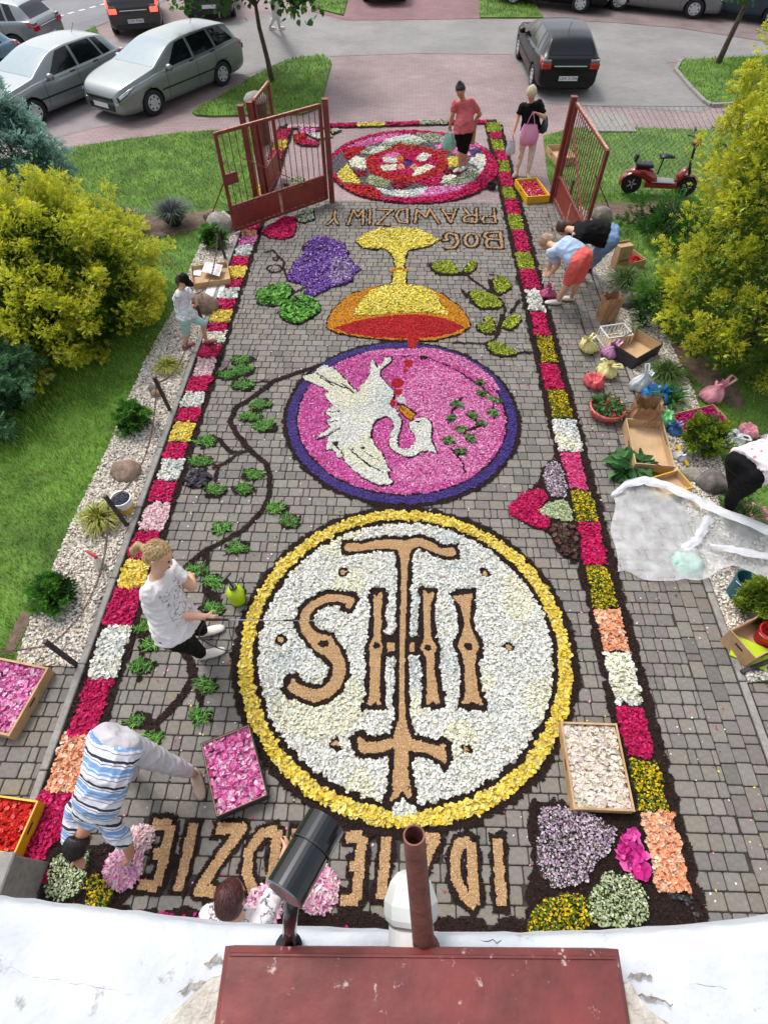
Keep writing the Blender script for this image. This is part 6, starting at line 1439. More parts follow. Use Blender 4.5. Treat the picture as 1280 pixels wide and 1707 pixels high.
            if st == 'tail':
                tb = hd-ff*.11*s+hup*.03*s; ball(mb, tb, .035*s); mb.tube([tb, tb-ff*.05*s+hup*.01*s, tb-ff*.075*s-hup*.05*s, tb-ff*.07*s-hup*.12*s], [.026*s, .036*s, .034*s, .010*s], 10)
            if st == 'bun': ball(mb, hd-ff*.05*s+hup*.115*s, .045*s)
            if st == 'long':
                mb.tube([hd-ff*.06*s, hd-ff*.07*s-hup*.12*s+hl*.03, hd+ff*.01*s-hup*.26*s+hl*.05*s], [.07*s, .05*s, .018*s], 10)
            ho = remesh(mb, 'hair', pt['mat'], r, .010*vox, 2)
            # loose strands give the outline a soft edge
            n = pt.get('strands', 170); V = []; F = []
            for q in range(n):
                t, ph = random.uniform(.0, 1.25), random.uniform(0, 6.28); d0 = (hup*math.cos(t)+(hl*math.cos(ph)*.85+ff*math.sin(ph))*math.sin(t))
                if d0.dot(ff) > .55: continue
                p = hd+Vector((d0.x*.092, d0.y*.092, d0.z*.092))*s*1.12+hup*.02*s-ff*.012*s; tang = (-hup*.6-ff*.35+Vector((random.uniform(-.3, .3),)*3)); tang = (tang-d0*tang.dot(d0)).normalized(); sd_ = tang.cross(d0)*.0022
                l = random.uniform(.04, .085)*s; b = len(V); e = p+tang*l*.6+d0*.004; e2 = p+tang*l-d0*.010
                V += [p-sd_, p+sd_, e+sd_, e-sd_, e2]; F += [(b, b+1, b+2, b+3), (b+3, b+2, b+4)]
            mk('hair_strands', np.array([tuple(v) for v in V]), F, pt['mat'], ho)
        elif k == 'cap':
            loft(mb, [(hd+hup*a*s+ff*f*s, hl*wd*s, ff*dp*s) for a, wd, dp, f in [(.015, .088, .106, -.008), (.05, .088, .104, -.008), (.09, .075, .086, -.01), (.122, .04, .046, -.01), (.13, .01, .01, -.01)]], 18)
            c_ = remesh(mb, 'cap', pt['mat'], r, .009, 2)
            mb = MB(); V = []; F = []
            for i in range(9):
                t = -1.1+2.2*i/8
                for q, (rad_, dz) in enumerate(((.098, .012), (.175, -.012))): V.append(hd+hup*(.022+dz)*s+ff*(rad_*math.cos(t)*s)+hl*(.088 if q == 0 else .094)*math.sin(t)*s)
            for i in range(8): F += [(2*i, 2*i+1, 2*i+3, 2*i+2)]
            V2 = [v-hup*.008 for v in V]; n_ = len(V); F += [tuple(n_+j for j in reversed(f)) for f in F[:8]]; F += [(2*i+1, 2*i+1+n_, 2*i+3+n_, 2*i+3) for i in range(8)]
            mb.add(V+V2, F); mb.build('brim', pt['mat'], c_, smooth=False)
    return r, W, dict(fw=fw, lat=lat, hd=hd, ff=ff, hup=hup, hl=hl)
M_EYE = mat('eye', C(40, 34, 32), 0.2, var=0.0); M_LIP = mat('lip', C(176, 92, 88), 0.5, var=0.05)
BLOND = hairm('blonde_hair', C(214, 184, 130), C(140, 108, 66)); GREYB = hairm('pale_blonde_hair', C(236, 224, 190), C(190, 172, 136)); DARK = hairm('dark_hair', C(40, 30, 28), C(18, 13, 13)); AUB = hairm('auburn_hair', C(92, 34, 30), C(40, 14, 14)); BRNH = hairm('brown_hair', C(96, 66, 48), C(56, 38, 28)); GING = hairm('sandy_hair', C(206, 172, 142), C(160, 122, 96))
M_WHTEE = cloth('white_tee', C(238, 232, 234), .04); M_BLKCL = cloth('black_cloth', C(12, 12, 15), .2, spec=.2); M_PINKT = cloth('pink_tee', C(206, 100, 106)); M_DENIM = cloth('blue_denim', C(126, 158, 200), .12, 5); M_LBLUE = cloth('light_blue_shirt', C(186, 208, 240), .06); M_CORAL = cloth('coral_shorts', C(240, 104, 96), .06); M_MINT = cloth('mint_shorts', C(174, 214, 208), .08); M_GREYT = cloth('grey_trousers', C(196, 192, 198), .08); M_WSHOE = mat('white_shoe', C(228, 220, 210), .6, var=.08); M_DSHOE = mat('dark_shoe', C(40, 36, 36), .6, var=.1); M_RSHOE = mat('maroon_shoe', C(140, 64, 66), .6, var=.1); M_BSHOE = mat('beige_shoe', C(190, 164, 140), .7, var=.1)
# printed cloths
def printcloth(name, base, ink, scale, thr, style='noise'):
    m, n, b = _new(name); L = n.links; tc = n.nodes.new('ShaderNodeTexCoord')
    t = n.nodes.new('ShaderNodeTexVoronoi' if style == 'spots' else 'ShaderNodeTexNoise'); t.inputs['Scale'].default_value = scale
    L.new(tc.outputs['Object'], t.inputs['Vector']); rp = n.nodes.new('ShaderNodeValToRGB'); e = rp.color_ramp.elements
    if style == 'lines': t.inputs['Detail'].default_value = 3; e[0].position = .47; e[0].color = base; e[1].position = .5; e[1].color = ink; x = e.new(.53); x.color = base
    else: e[0].position = thr; e[0].color = ink; e[1].position = thr+.04; e[1].color = base
    L.new(t.outputs[0], rp.inputs['Fac']); L.new(rp.outputs[0], b.inputs['Base Color']); b.inputs['Roughness'].default_value = .85
    nb = n.nodes.new('ShaderNodeTexNoise'); nb.inputs['Scale'].default_value = 14; L.new(tc.outputs['Object'], nb.inputs['Vector']); bp = n.nodes.new('ShaderNodeBump'); bp.inputs['Strength'].default_value = .3; bp.inputs['Distance'].default_value = .02; L.new(nb.outputs['Fac'], bp.inputs['Height']); L.new(bp.outputs[0], b.inputs['Normal'])
    return m
M_LEAFP = printcloth('leaf_print_cloth', C(236, 230, 232), C(70, 68, 84), 9, .1, 'lines'); M_PRINT = printcloth('line_print_panel', C(232, 226, 228), C(44, 42, 50), 16, .1, 'lines'); M_FLORAL = printcloth('small_flower_print', C(240, 228, 232), C(206, 140, 150), 13, .22, 'spots')
def stripecloth(name, axis):
    """broad blue, white and navy bands along the given direction (local coordinates)"""
    m, n, b = _new(name); L = n.links; tc = n.nodes.new('ShaderNodeTexCoord'); dt = n.nodes.new('ShaderNodeVectorMath'); dt.operation = 'DOT_PRODUCT'; dt.inputs[1].default_value = axis
    nz = n.nodes.new('ShaderNodeTexNoise'); nz.inputs['Scale'].default_value = 9; L.new(tc.outputs['Object'], nz.inputs['Vector']); L.new(tc.outputs['Object'], dt.inputs[0])
    ad = n.nodes.new('ShaderNodeMath'); ad.operation = 'MULTIPLY_ADD'; ad.inputs[1].default_value = .018; L.new(nz.outputs['Fac'], ad.inputs[0]); L.new(dt.outputs['Value'], ad.inputs[2])
    ml = n.nodes.new('ShaderNodeMath'); ml.operation = 'MULTIPLY'; ml.inputs[1].default_value = 1/.165; L.new(ad.outputs[0], ml.inputs[0]); fr = n.nodes.new('ShaderNodeMath'); fr.operation = 'FRACT'; L.new(ml.outputs[0], fr.inputs[0])
    rp = n.nodes.new('ShaderNodeValToRGB'); rp.color_ramp.interpolation = 'CONSTANT'; e = rp.color_ramp.elements
    bands = [(0, C(226, 224, 232)), (.14, C(40, 44, 64)), (.25, C(226, 226, 234)), (.32, C(70, 80, 110)), (.35, C(228, 228, 236)), (.42, C(124, 164, 214)), (.62, C(200, 212, 232)), (.68, C(124, 164, 214)), (.76, C(226, 224, 232)), (.86, C(90, 96, 120)), (.89, C(226, 224, 232))]
    e[0].position = 0; e[0].color = bands[0][1]; e[1].position = bands[1][0]; e[1].color = bands[1][1]
    for p, c in bands[2:]: q = e.new(p); q.color = c
    L.new(fr.outputs[0], rp.inputs['Fac']); L.new(rp.outputs[0], b.inputs['Base Color']); b.inputs['Roughness'].default_value = .85
    nb = n.nodes.new('ShaderNodeTexNoise'); nb.inputs['Scale'].default_value = 10; L.new(tc.outputs['Object'], nb.inputs['Vector']); bp = n.nodes.new('ShaderNodeBump'); bp.inputs['Strength'].default_value = .35; bp.inputs['Distance'].default_value = .03; L.new(nb.outputs['Fac'], bp.inputs['Height']); L.new(bp.outputs[0], b.inputs['Normal'])
    return m
J6 = dict(head=(266,925,1.60),neck=(260,955,1.44),chest=(268,990,1.24),belly=(283,1020,1.05),pelvis=(294,1040,.90), elR=(282,1026,1.10),wrR=(342,1028,1.03),haR=(362,1033,1.0), elL=(320,978,1.10),wrL=(319,962,.98),haL=(312,956,.96), knR=(318,1075,.48),anR=(338,1090,.08),toR=(372,1083,.04), knL=(330,1045,.48),anL=(338,1052,.08),toL=(370,1046,.04))
p6, W6, f6 = person('blonde woman in white T-shirt and black trousers holding a spray lance', J6, None, -8, M_SKIN, [dict(kind='shirt', mat=M_WHTEE, sleeve=.62, hem=.05), dict(kind='pants', mat=M_BLKCL, len=1.86), dict(kind='shoes', mat=M_WSHOE), dict(kind='hair', mat=BLOND, style='tail', strands=320)], body=1.22, face=-20, lookdown=.6, curl=(1.1, .6))
J1 = dict(head=(767,150,1.52),neck=(771,163,1.36),chest=(777,180,1.18),belly=(774,200,1.0),pelvis=(773,213,.86), elR=(754,192,1.06),wrR=(750,208,.84),haR=(750,214,.76), elL=(800,190,1.08),wrL=(791,201,.9),haL=(786,206,.84), knR=(768,248,.44),anR=(766,279,.07),toR=(760,285,.03), knL=(775,250,.44),anL=(775,277,.07),toL=(768,284,.03))
p1, W1, f1 = person('woman in pink T-shirt and black knee shorts standing on the rosette', J1, None, -105, M_SKIN2, [dict(kind='shirt', mat=M_PINKT, sleeve=.75, hem=.08), dict(kind='pants', mat=M_BLKCL, len=1.1, cuff=.07, name='shorts'), dict(kind='hair', mat=DARK, style='bun'), dict(kind='shoes', mat=M_WSHOE)], body=1.15, lookdown=.6, vox=1.4)
J2 = dict(head=(886,155,1.50),neck=(885,167,1.34),chest=(884,182,1.18),belly=(884,200,1.0),pelvis=(884,212,.86), elR=(863,195,1.05),wrR=(856,220,.82),haR=(854,228,.74), elL=(907,196,1.08),wrL=(897,190,1.19),haL=(888,185,1.24), knR=(869,252,.42),anR=(861,286,.07),toR=(856,294,.03), knL=(886,252,.42),anL=(880,288,.07),toL=(882,297,.03))
p2, W2, f2 = person('woman with pale short hair in black T-shirt carrying bags by the border', J2, None, -92, M_SKIN, [dict(kind='shirt', mat=M_BLKCL, sleeve=.75, hem=.04), dict(kind='pants', mat=cloth('beige_cloth', C(224, 196, 178), .05), len=1.75, cuff=.05), dict(kind='hair', mat=GREYB, style='bob'), dict(kind='shoes', mat=M_BSHOE)], body=1.05, lookdown=.7, curl=(.9, 1.1), vox=1.4)
J4 = dict(head=(910,403,.84),neck=(922,411,.90),chest=(938,410,1.0),belly=(951,417,.98),pelvis=(966,432,.90), elR=(920,428,.66),wrR=(914,448,.46),haR=(910,454,.40), elL=(930,440,.66),wrL=(920,454,.46),haL=(913,458,.40), knR=(962,470,.45),anR=(952,495,.07),toR=(940,498,.03), knL=(946,472,.45),anL=(930,501,.07),toL=(912,504,.03))
p4_, W4, f4 = person('bending woman in light blue shirt, coral shorts and white shoes', J4, None, 185, M_SKIN, [dict(kind='shirt', mat=M_LBLUE, sleeve=.8), dict(kind='pants', mat=M_CORAL, len=.95, name='shorts'), dict(kind='hair', mat=GING, style='bob'), dict(kind='shoes', mat=M_WSHOE)], body=1.22, face=190, lookdown=.9, up=(-.85, -.1, .25), vox=1.25)
J3 = dict(head=(938,380,.86),neck=(952,383,.93),chest=(972,386,1.02),belly=(993,387,1.0),pelvis=(1016,394,.92), elR=(946,398,.68),wrR=(938,414,.5),haR=(934,420,.44), elL=(957,415,.66),wrL=(946,430,.45),haL=(940,434,.4), knR=(1000,424,.46),anR=(982,446,.07),toR=(968,450,.03), knL=(988,430,.46),anL=(966,456,.07),toL=(952,460,.03))
p3_, W3, f3 = person('bending woman in black T-shirt and blue jeans near the right gate', J3, None, 187, M_SKIN, [dict(kind='shirt', mat=M_BLKCL, sleeve=.8), dict(kind='pants', mat=M_DENIM, len=1.8), dict(kind='hair', mat=BRNH, style='bob'), dict(kind='shoes', mat=M_DSHOE)], body=1.35, face=190, lookdown=.9, up=(-.85, -.1, .25), vox=1.25)
J5 = dict(head=(306,466,1.14),neck=(302,480,1.0),chest=(302,496,.86),belly=(306,511,.74),pelvis=(310,526,.63), elR=(296,513,.74),wrR=(312,511,.68),haR=(322,508,.68), elL=(326,497,.78),wrL=(328,508,.70),haL=(326,508,.66), knR=(311,554,.33),anR=(309,577,.06),toR=(322,574,.03), knL=(338,538,.46),anL=(343,564,.12),toL=(358,567,.05))
p5_, W5, f5 = person('girl in black cap, white T-shirt and mint shorts stepping over the kerb', J5, None, -6, M_SKIN, [dict(kind='shirt', mat=printcloth('pale_print_tee', C(228, 226, 230), C(150, 156, 168), 6, .1, 'lines'), sleeve=.8, hem=.03), dict(kind='pants', mat=M_MINT, len=1.05, cuff=.09, name='shorts'), dict(kind='hair', mat=BRNH, style='long', strands=40), dict(kind='cap', mat=M_BLKCL), dict(kind='shoes', mat=M_RSHOE)], s=.78, lookdown=.5, vox=1.15)
J7 = dict(head=(128,1400,.50),neck=(148,1378,.64),chest=(163,1335,.84),belly=(178,1290,.97),pelvis=(193,1242,.98), elR=(120,1412,.48),wrR=(128,1428,.28),haR=(134,1438,.16), elL=(213,1408,.46),wrL=(218,1428,.22),haL=(212,1440,.10), knR=(214,1290,.5),anR=(205,1270,.1),toR=(204,1300,.04), knL=(288,1276,.52),anL=(324,1290,.09),toL=(336,1326,.04))
W7 = {k: G(*v) for k, v in J7.items()}; sp7 = (W7['neck']-W7['pelvis']).normalized()
p7_, W7, f7 = person('bending woman in blue and white striped shirt and grey trousers', J7, None, -112, M_SKIN2, [dict(kind='shirt', mat=stripecloth('striped_cloth', tuple(sp7)), sleeve=.85, hem=.05), dict(kind='pants', mat=M_GREYT, len=1.75), dict(kind='hair', mat=DARK, style='short'), dict(kind='shoes', mat=M_BSHOE)], body=1.1, face=-120, lookdown=.9, up=tuple(sp7))
J8 = {k: (u+2, v-8, z) for k, (u, v, z) in dict(head=(383,1502,.88),neck=(388,1530,.76),chest=(394,1556,.64),belly=(398,1580,.5),pelvis=(398,1606,.36), elR=(462,1482,.46),wrR=(474,1424,.24),haR=(480,1400,.14), elL=(345,1535,.45),wrL=(378,1500,.2),haL=(398,1490,.1), knR=(440,1560,.12),anR=(430,1640,.08),toR=(430,1660,.03), knL=(360,1560,.12),anL=(370,1640,.08),toL=(370,1660,.03)).items()}
p8_, W8, f8 = person('kneeling woman with auburn hair in leaf print blouse at the building', J8, None, 80, M_SKIN, [dict(kind='shirt', mat=M_LEAFP, sleeve=.7), dict(kind='pants', mat=M_BLKCL, len=1.7), dict(kind='hair', mat=AUB, style='bob')], body=1.15, face=75, lookdown=.8)
J9 = dict(head=(1345,735,1.02),neck=(1320,742,1.08),chest=(1296,752,1.12),belly=(1274,764,1.06),pelvis=(1248,778,.95), elR=(1316,796,.8),wrR=(1306,826,.6),haR=(1300,838,.5), elL=(1330,770,.85),wrL=(1326,795,.6),haL=(1322,805,.5), knR=(1221,826,.46),anR=(1214,850,.07),toR=(1228,856,.03), knL=(1226,806,.46),anL=(1224,826,.07),toL=(1238,830,.03))
p9_, W9, f9 = person('bending helper in pale flower print top and black trousers at the right edge', J9, None, 8, M_SKIN, [dict(kind='shirt', mat=M_FLORAL, sleeve=.8, hem=.04), dict(kind='pants', mat=M_BLKCL, len=1.8), dict(kind='hair', mat=BRNH, style='bob'), dict(kind='shoes', mat=M_DSHOE)], body=1.3, face=5, lookdown=.9, vox=1.3)
g = G(461, 49); JW = dict(head=(458, -14, 1.56), neck=(458, -7, 1.4), chest=(459, 0, 1.2), belly=(459, 8, 1.04), pelvis=(460, 14, .88), elR=(455, 6, 1.1), wrR=(453, 13, .9), haR=(452, 16, .82), elL=(463, 6, 1.1), wrL=(466, 12, .92), haL=(467, 15, .85), knR=(457, 29, .48), anR=(450, 44, .08), toR=(455, 47, .03), knL=(464, 31, .48), anL=(466, 44, .08), toL=(473, 46, .03))
person('walker in white trousers and shoes behind the young tree', JW, None, -15, M_SKIN, [dict(kind='shirt', mat=M_WHTEE, sleeve=.8), dict(kind='pants', mat=cloth('white_trousers', C(236, 236, 238), .05), len=1.7), dict(kind='shoes', mat=M_WSHOE), dict(kind='hair', mat=BRNH)], body=1.0, vox=1.6)
# printed panel on the front of the white T-shirt
sh6 = [c for c in p6.children if c.name.startswith('shirt')][0]; me6 = sh6.data; base6 = wloc(p6); V = []; F = []
for q in me6.polygons:
    c = q.center+base6; t = (c-W6['pelvis']).dot((W6['neck']-W6['pelvis']).normalized()); rel = c-(W6['chest']+W6['belly'])/2
    if q.normal.dot(f6['fw']) > .35 and .10 < t < .46 and abs(rel.dot(f6['lat'])) < .13:
        b = len(V); V += [me6.vertices[i].co+q.normal*.002+base6 for i in q.vertices]; F.append(tuple(range(b, b+len(q.vertices))))
if F: mk('shirt_print', np.array([tuple(v) for v in V]), F, M_PRINT, sh6)
# ================================================================ BOXES, BAGS, TOOLS
M_KRAFT = mat('kraft_cardboard', C(196, 160, 118), 0.9, var=0.12, scale=5, bump=0.2, bscale=40, col2=C(166, 132, 94)); M_KRAFTI = mat('kraft_inside', C(204, 170, 130), 0.9, var=0.1, scale=4)
M_BLKBOX = mat('dark_printed_cardboard', C(52, 46, 50), 0.7, var=0.2, scale=6); M_YCRATE = mat('yellow_plastic', C(236, 184, 28), 0.45, var=0.08); M_WPL = mat('white_plastic', C(236, 236, 232), 0.4, var=0.05); M_PAPER = mat('paper', C(240, 240, 240), 0.8, var=0.03); M_BPAPER = mat('brown_paper', C(176, 134, 100), 0.9, var=0.16, scale=5, bump=.6, bscale=14)
M_LIME = mat('lime_plastic', C(196, 226, 30), 0.35, var=0.05); M_BLK = mat('black_rubber', C(28, 28, 30), 0.5, var=0.1); M_STEEL = mat('steel_tube', C(205, 206, 210), 0.25, metal=.8, var=.05); M_REDPL = mat('red_plastic', C(208, 28, 36), 0.4, var=.05); M_TEAL = mat('teal_bucket_plastic', C(40, 96, 108), 0.45, var=.12, scale=5)
def bagm(name, c, alpha=.86): return mat(name, c, 0.28, var=0.14, scale=11, bump=.6, bscale=26, alpha=alpha, spec=.7)
def rect_from_px(c4, h):
    P = [G(u, v, h) for u, v in c4]; c = sum(P, Vector())/4; ex = ((P[1]-P[0])+(P[2]-P[3]))/2; ey = ((P[0]-P[3])+(P[1]-P[2]))/2
    return c, ex.length, ey.length, math.atan2(ex.y, ex.x)
def tray(name, label, c4, h, mo, mi_=None, fill=None, fstyle='petal', lvl=.75, cat='box', t=.008, z0=.0, lip=0.0, handles=True):
    """open box whose rim corners were measured in the photograph (top left, top right, bottom right, bottom left)"""
    c, lx, ly, a = rect_from_px(c4, h+z0); r = thing(name, label, cat, (c.x, c.y, z0), a); M_ = mi_ or mo
    MB().box((0, 0, .022), (lx-.002, ly-.002, .04)).build('bottom', M_, r, world=False)
    for sx, nm in ((-1, 'side'), (1, 'side')):
        MB().box((sx*(lx/2-t/2), 0, h/2+.001), (t, ly, h)).build('side_wall', mo, r, world=False)
        if lip: MB().box((sx*(lx/2-lip/2), 0, h+.003), (lip, ly+.004, .006)).build('folded_rim', M_, r, world=False)
        if handles: MB().box((sx*(lx/2+.001), 0, h*.68), (.003, min(.09, ly*.3), .022)).build('handle_hole', M_BLK, r, world=False)
    for sy in (-1, 1):
        MB().box((0, sy*(ly/2-t/2), h/2+.001), (lx-2*t-.001, t, h-.002)).build('end_wall', mo, r, world=False)
        if lip: MB().box((0, sy*(ly/2-lip/2), h+.0045), (lx-2*lip, lip, .006)).build('folded_rim', M_, r, world=False)
    if mi_ is not None and mi_ is not mo:      # paler lining
        for sx in (-1, 1): MB().box((sx*(lx/2-t-.002), 0, h/2+.004), (.003, ly-2*t-.004, h-.012)).build('lining', mi_, r, world=False)
        for sy in (-1, 1): MB().box((0, sy*(ly/2-t-.002), h/2+.004), (lx-2*t-.012, .003, h-.014)).build('lining', mi_, r, world=False)
    if fill is not None:
        iw, il = lx-2*t-.01, ly-2*t-.01; z = h*lvl
        nx_, ny_ = 14, 14; V = []; F = []
        for i in range(nx_+1):
            for j in range(ny_+1): V.append(((i/nx_-.5)*iw, (j/ny_-.5)*il, z-.02+rng.normal(0, .004)))
        for i in range(nx_):
            for j in range(ny_): F.append((i*(ny_+1)+j, (i+1)*(ny_+1)+j, (i+1)*(ny_+1)+j+1, i*(ny_+1)+j+1))
        tm, dens, (s0, s1), tilt, _ = STY[fstyle]; n = int(dens*iw*il*.9); tV, tF = tm()
        pos = np.c_[rng.uniform(-.49, .49, n)*iw, rng.uniform(-.49, .49, n)*il, z-.018+rng.random(n)*.03]
        V1, F1 = replicate(tV, tF, pos, rng.uniform(0, 6.28, n), np.abs(rng.normal(0, .6, n)), rng.uniform(0, 6.28, n), rng.uniform(s0, s1, n)*1.25)
        V1[:, 0] = np.clip(V1[:, 0], -iw/2, iw/2); V1[:, 1] = np.clip(V1[:, 1], -il/2, il/2)
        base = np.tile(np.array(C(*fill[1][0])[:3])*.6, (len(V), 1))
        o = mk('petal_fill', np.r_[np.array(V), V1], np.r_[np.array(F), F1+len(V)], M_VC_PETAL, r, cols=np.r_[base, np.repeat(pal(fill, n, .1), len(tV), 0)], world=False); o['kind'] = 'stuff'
    return r
PEON = [((236, 140, 196), 5), ((222, 96, 168), 4), ((246, 190, 220), 3), ((250, 222, 236), 1.5), ((200, 66, 140), 1.5)]; IVO = [((248, 240, 226), 6), ((240, 226, 208), 3), ((246, 218, 214), 2), ((222, 206, 180), 1)]
tray('petal_box', 'black box of pink peony petals beside the medallion', [(334, 1240), (413, 1207), (449, 1325), (360, 1362)], .14, M_BLKBOX, M_KRAFTI, PEON, 'frill')
tray('petal_box', 'brown cardboard tray of ivory petals on the right border', [(938, 1203), (1032, 1207), (1053, 1352), (951, 1349)], .12, M_KRAFT, None, IVO, 'frill', lip=.018)
tray('petal_box', 'brown cardboard tray of pink petals at the left edge', [(-46, 1088), (77, 1112), (22, 1229), (-100, 1200)], .13, M_KRAFT, None, PEON, 'frill', lip=.02)
tray('flower_crate', 'yellow plastic crate of red petals at the lower left edge', [(-40, 1322), (54, 1335), (36, 1425), (-60, 1410)], .16, M_YCRATE, None, [((226, 44, 30), 5), ((206, 24, 24), 4), ((244, 110, 100), 1.5)], 'petal', .7, 'crate', t=.014)
tray('flower_crate', 'small yellow plastic crate of pink-red petals behind the right border', [(864, 298), (900, 296), (911, 325), (873, 329)], .14, M_YCRATE, None, [((224, 40, 90), 5), ((206, 24, 50), 3), ((246, 190, 180), 2)], 'petal', .6, 'crate', t=.02)
tray('cardboard_box', 'small open cardboard box on the lawn behind the right gate leaf', [(921, 242), (950, 240), (951, 262), (918, 264)], .16, M_KRAFT, M_KRAFTI)
tray('cardboard_box', 'brown cardboard box holding papers beside the girl in the cap', [(319, 443), (379, 436), (384, 464), (320, 474)], .13, M_KRAFT, M_KRAFTI)
tray('cardboard_box', 'black outside, brown inside box among the bags on the right', [(1024, 567), (1070, 547), (1097, 573), (1056, 602)], .22, M_BLKBOX, M_KRAFTI)
tray('cardboard_tray', 'large empty brown cardboard tray on the right gravel', [(1039, 698), (1104, 702), (1125, 779), (1062, 773)], .16, M_KRAFT, M_KRAFTI, lip=.012)
tray('petal_box', 'wide brown box of magenta petals under the golden conifer', [(1126, 690), (1187, 673), (1221, 706), (1139, 724)], .12, M_KRAFT, None, [((196, 20, 110), 5), ((172, 10, 90), 4), ((224, 60, 150), 2)], 'petal', .8)
tray('flower_crate', 'yellow plastic crate half under the white fleece', [(1092, 794), (1136, 782), (1150, 812), (1102, 828)], .14, M_YCRATE, M_KRAFTI, None, cat='crate', t=.014)
bx = tray('cardboard_box', 'brown cardboard box holding a red bucket at the right edge', [(1214, 1050), (1275, 1022), (1322, 1062), (1262, 1098)], .24, M_KRAFT, M_KRAFTI)
# printed mark on the near wall of that box
c_, lx_, ly_, a_ = rect_from_px([(1214, 1050), (1275, 1022), (1322, 1062), (1262, 1098)], .24)
m = MB()
for k in range(3): m.tube([(-.05+.035*math.cos(t*.7+k)+k*.03, -ly_/2-.003, .12+.03*math.sin(t*.7)) for t in range(8)], .0025, 4)
m.build('printed_mark', M_BLK, bx, world=False)['kind'] = 'stuff'
def bucket(name, label, x, y, r0, r1, h, m_, tilt=(0, 0), fill=None, z=.0, handle=True, band=None, lean=None):
    r = thing(name, label, 'bucket', (x, y, z)); r.rotation_euler = (tilt[0], tilt[1], 0)
    MB().lathe([(r0*.98, .004), (r0, .0), (r1, h), (r1+.008, h), (r1+.008, h+.012), (r1-.004, h+.012), (r0-.006, .012)], (0, 0, 0), 28, closed=False).build('shell', m_, r, world=False, smooth=False)
    MB().lathe([(.001, .008), (r0-.004, .010)], (0, 0, 0), 28, closed=False).build('bottom', m_, r, world=False)
    if band: MB().lathe([(r0+(r1-r0)*.12+.002, h*.12), (r0+(r1-r0)*.5+.002, h*.5)], (0, 0, 0), 28, closed=False).build('label_band', band, r, world=False)
    if handle: MB().tube([((r1+.01)*math.cos(t), (r1+.01)*math.sin(t)*.9, h-.01-.02*math.sin(t)) for t in np.linspace(math.pi, 2*math.pi, 14)], .004, 5).build('handle', M_STEEL, r, world=False)
    if fill == 'berries':
        bm = bmesh.new(); bmesh.ops.create_icosphere(bm, subdivisions=1, radius=1.0); tV = np.array([v.co[:] for v in bm.verts]); tF = np.array([[v.index for v in f.verts] for f in bm.faces]); bm.free()
        n = 520; q = np.sqrt(rng.random(n))*(r1-.012); ph = rng.uniform(0, 6.28, n); pos = np.stack([q*np.cos(ph), q*np.sin(ph), h-.035+rng.random(n)*.02], -1)
        V, F = replicate(tV, tF, pos, rng.uniform(0, 6, n), np.zeros(n), np.zeros(n), rng.uniform(.007, .011, n)); o = mk('berries', V, F, vmat('berry_skin', .5), r, cols=np.repeat(pal([((62, 66, 84), 5), ((44, 46, 62), 4), ((92, 98, 116), 2)], n, .12), len(tV), 0), world=False, smooth=True); o['kind'] = 'stuff'
        MB().lathe([(.001, h-.034), (r1-.01, h-.034)], (0, 0, 0), 24, closed=False).build('berry_bed', mat('berry_shade', C(40, 42, 54), .8), r, world=False)
    if fill == 'water': MB().lathe([(.001, h*.5), (r0+(r1-r0)*.5-.006, h*.5)], (0, 0, 0), 24, closed=False).build('water', mat('dark_water', C(24, 40, 42), .05, var=.1, spec=.8), r, world=False)
    return r
g = G(213, 850); bucket('bucket', 'white bucket of dark berries in front of the brown stone', g.x, g.y, .085, .112, .22, M_WPL, fill='berries', band=mat('yellow_label', C(226, 176, 40), .5))
g = G(1226, 992); bucket('bucket', 'teal bucket on the gravel below the white fleece', g.x, g.y, .11, .145, .24, M_TEAL, (R(-8), R(10)), 'water')
g = G(1268, 1068, .02); bucket('bucket', 'red bucket inside the brown box at the right edge', g.x, g.y, .085, .11, .2, M_REDPL, z=.02)
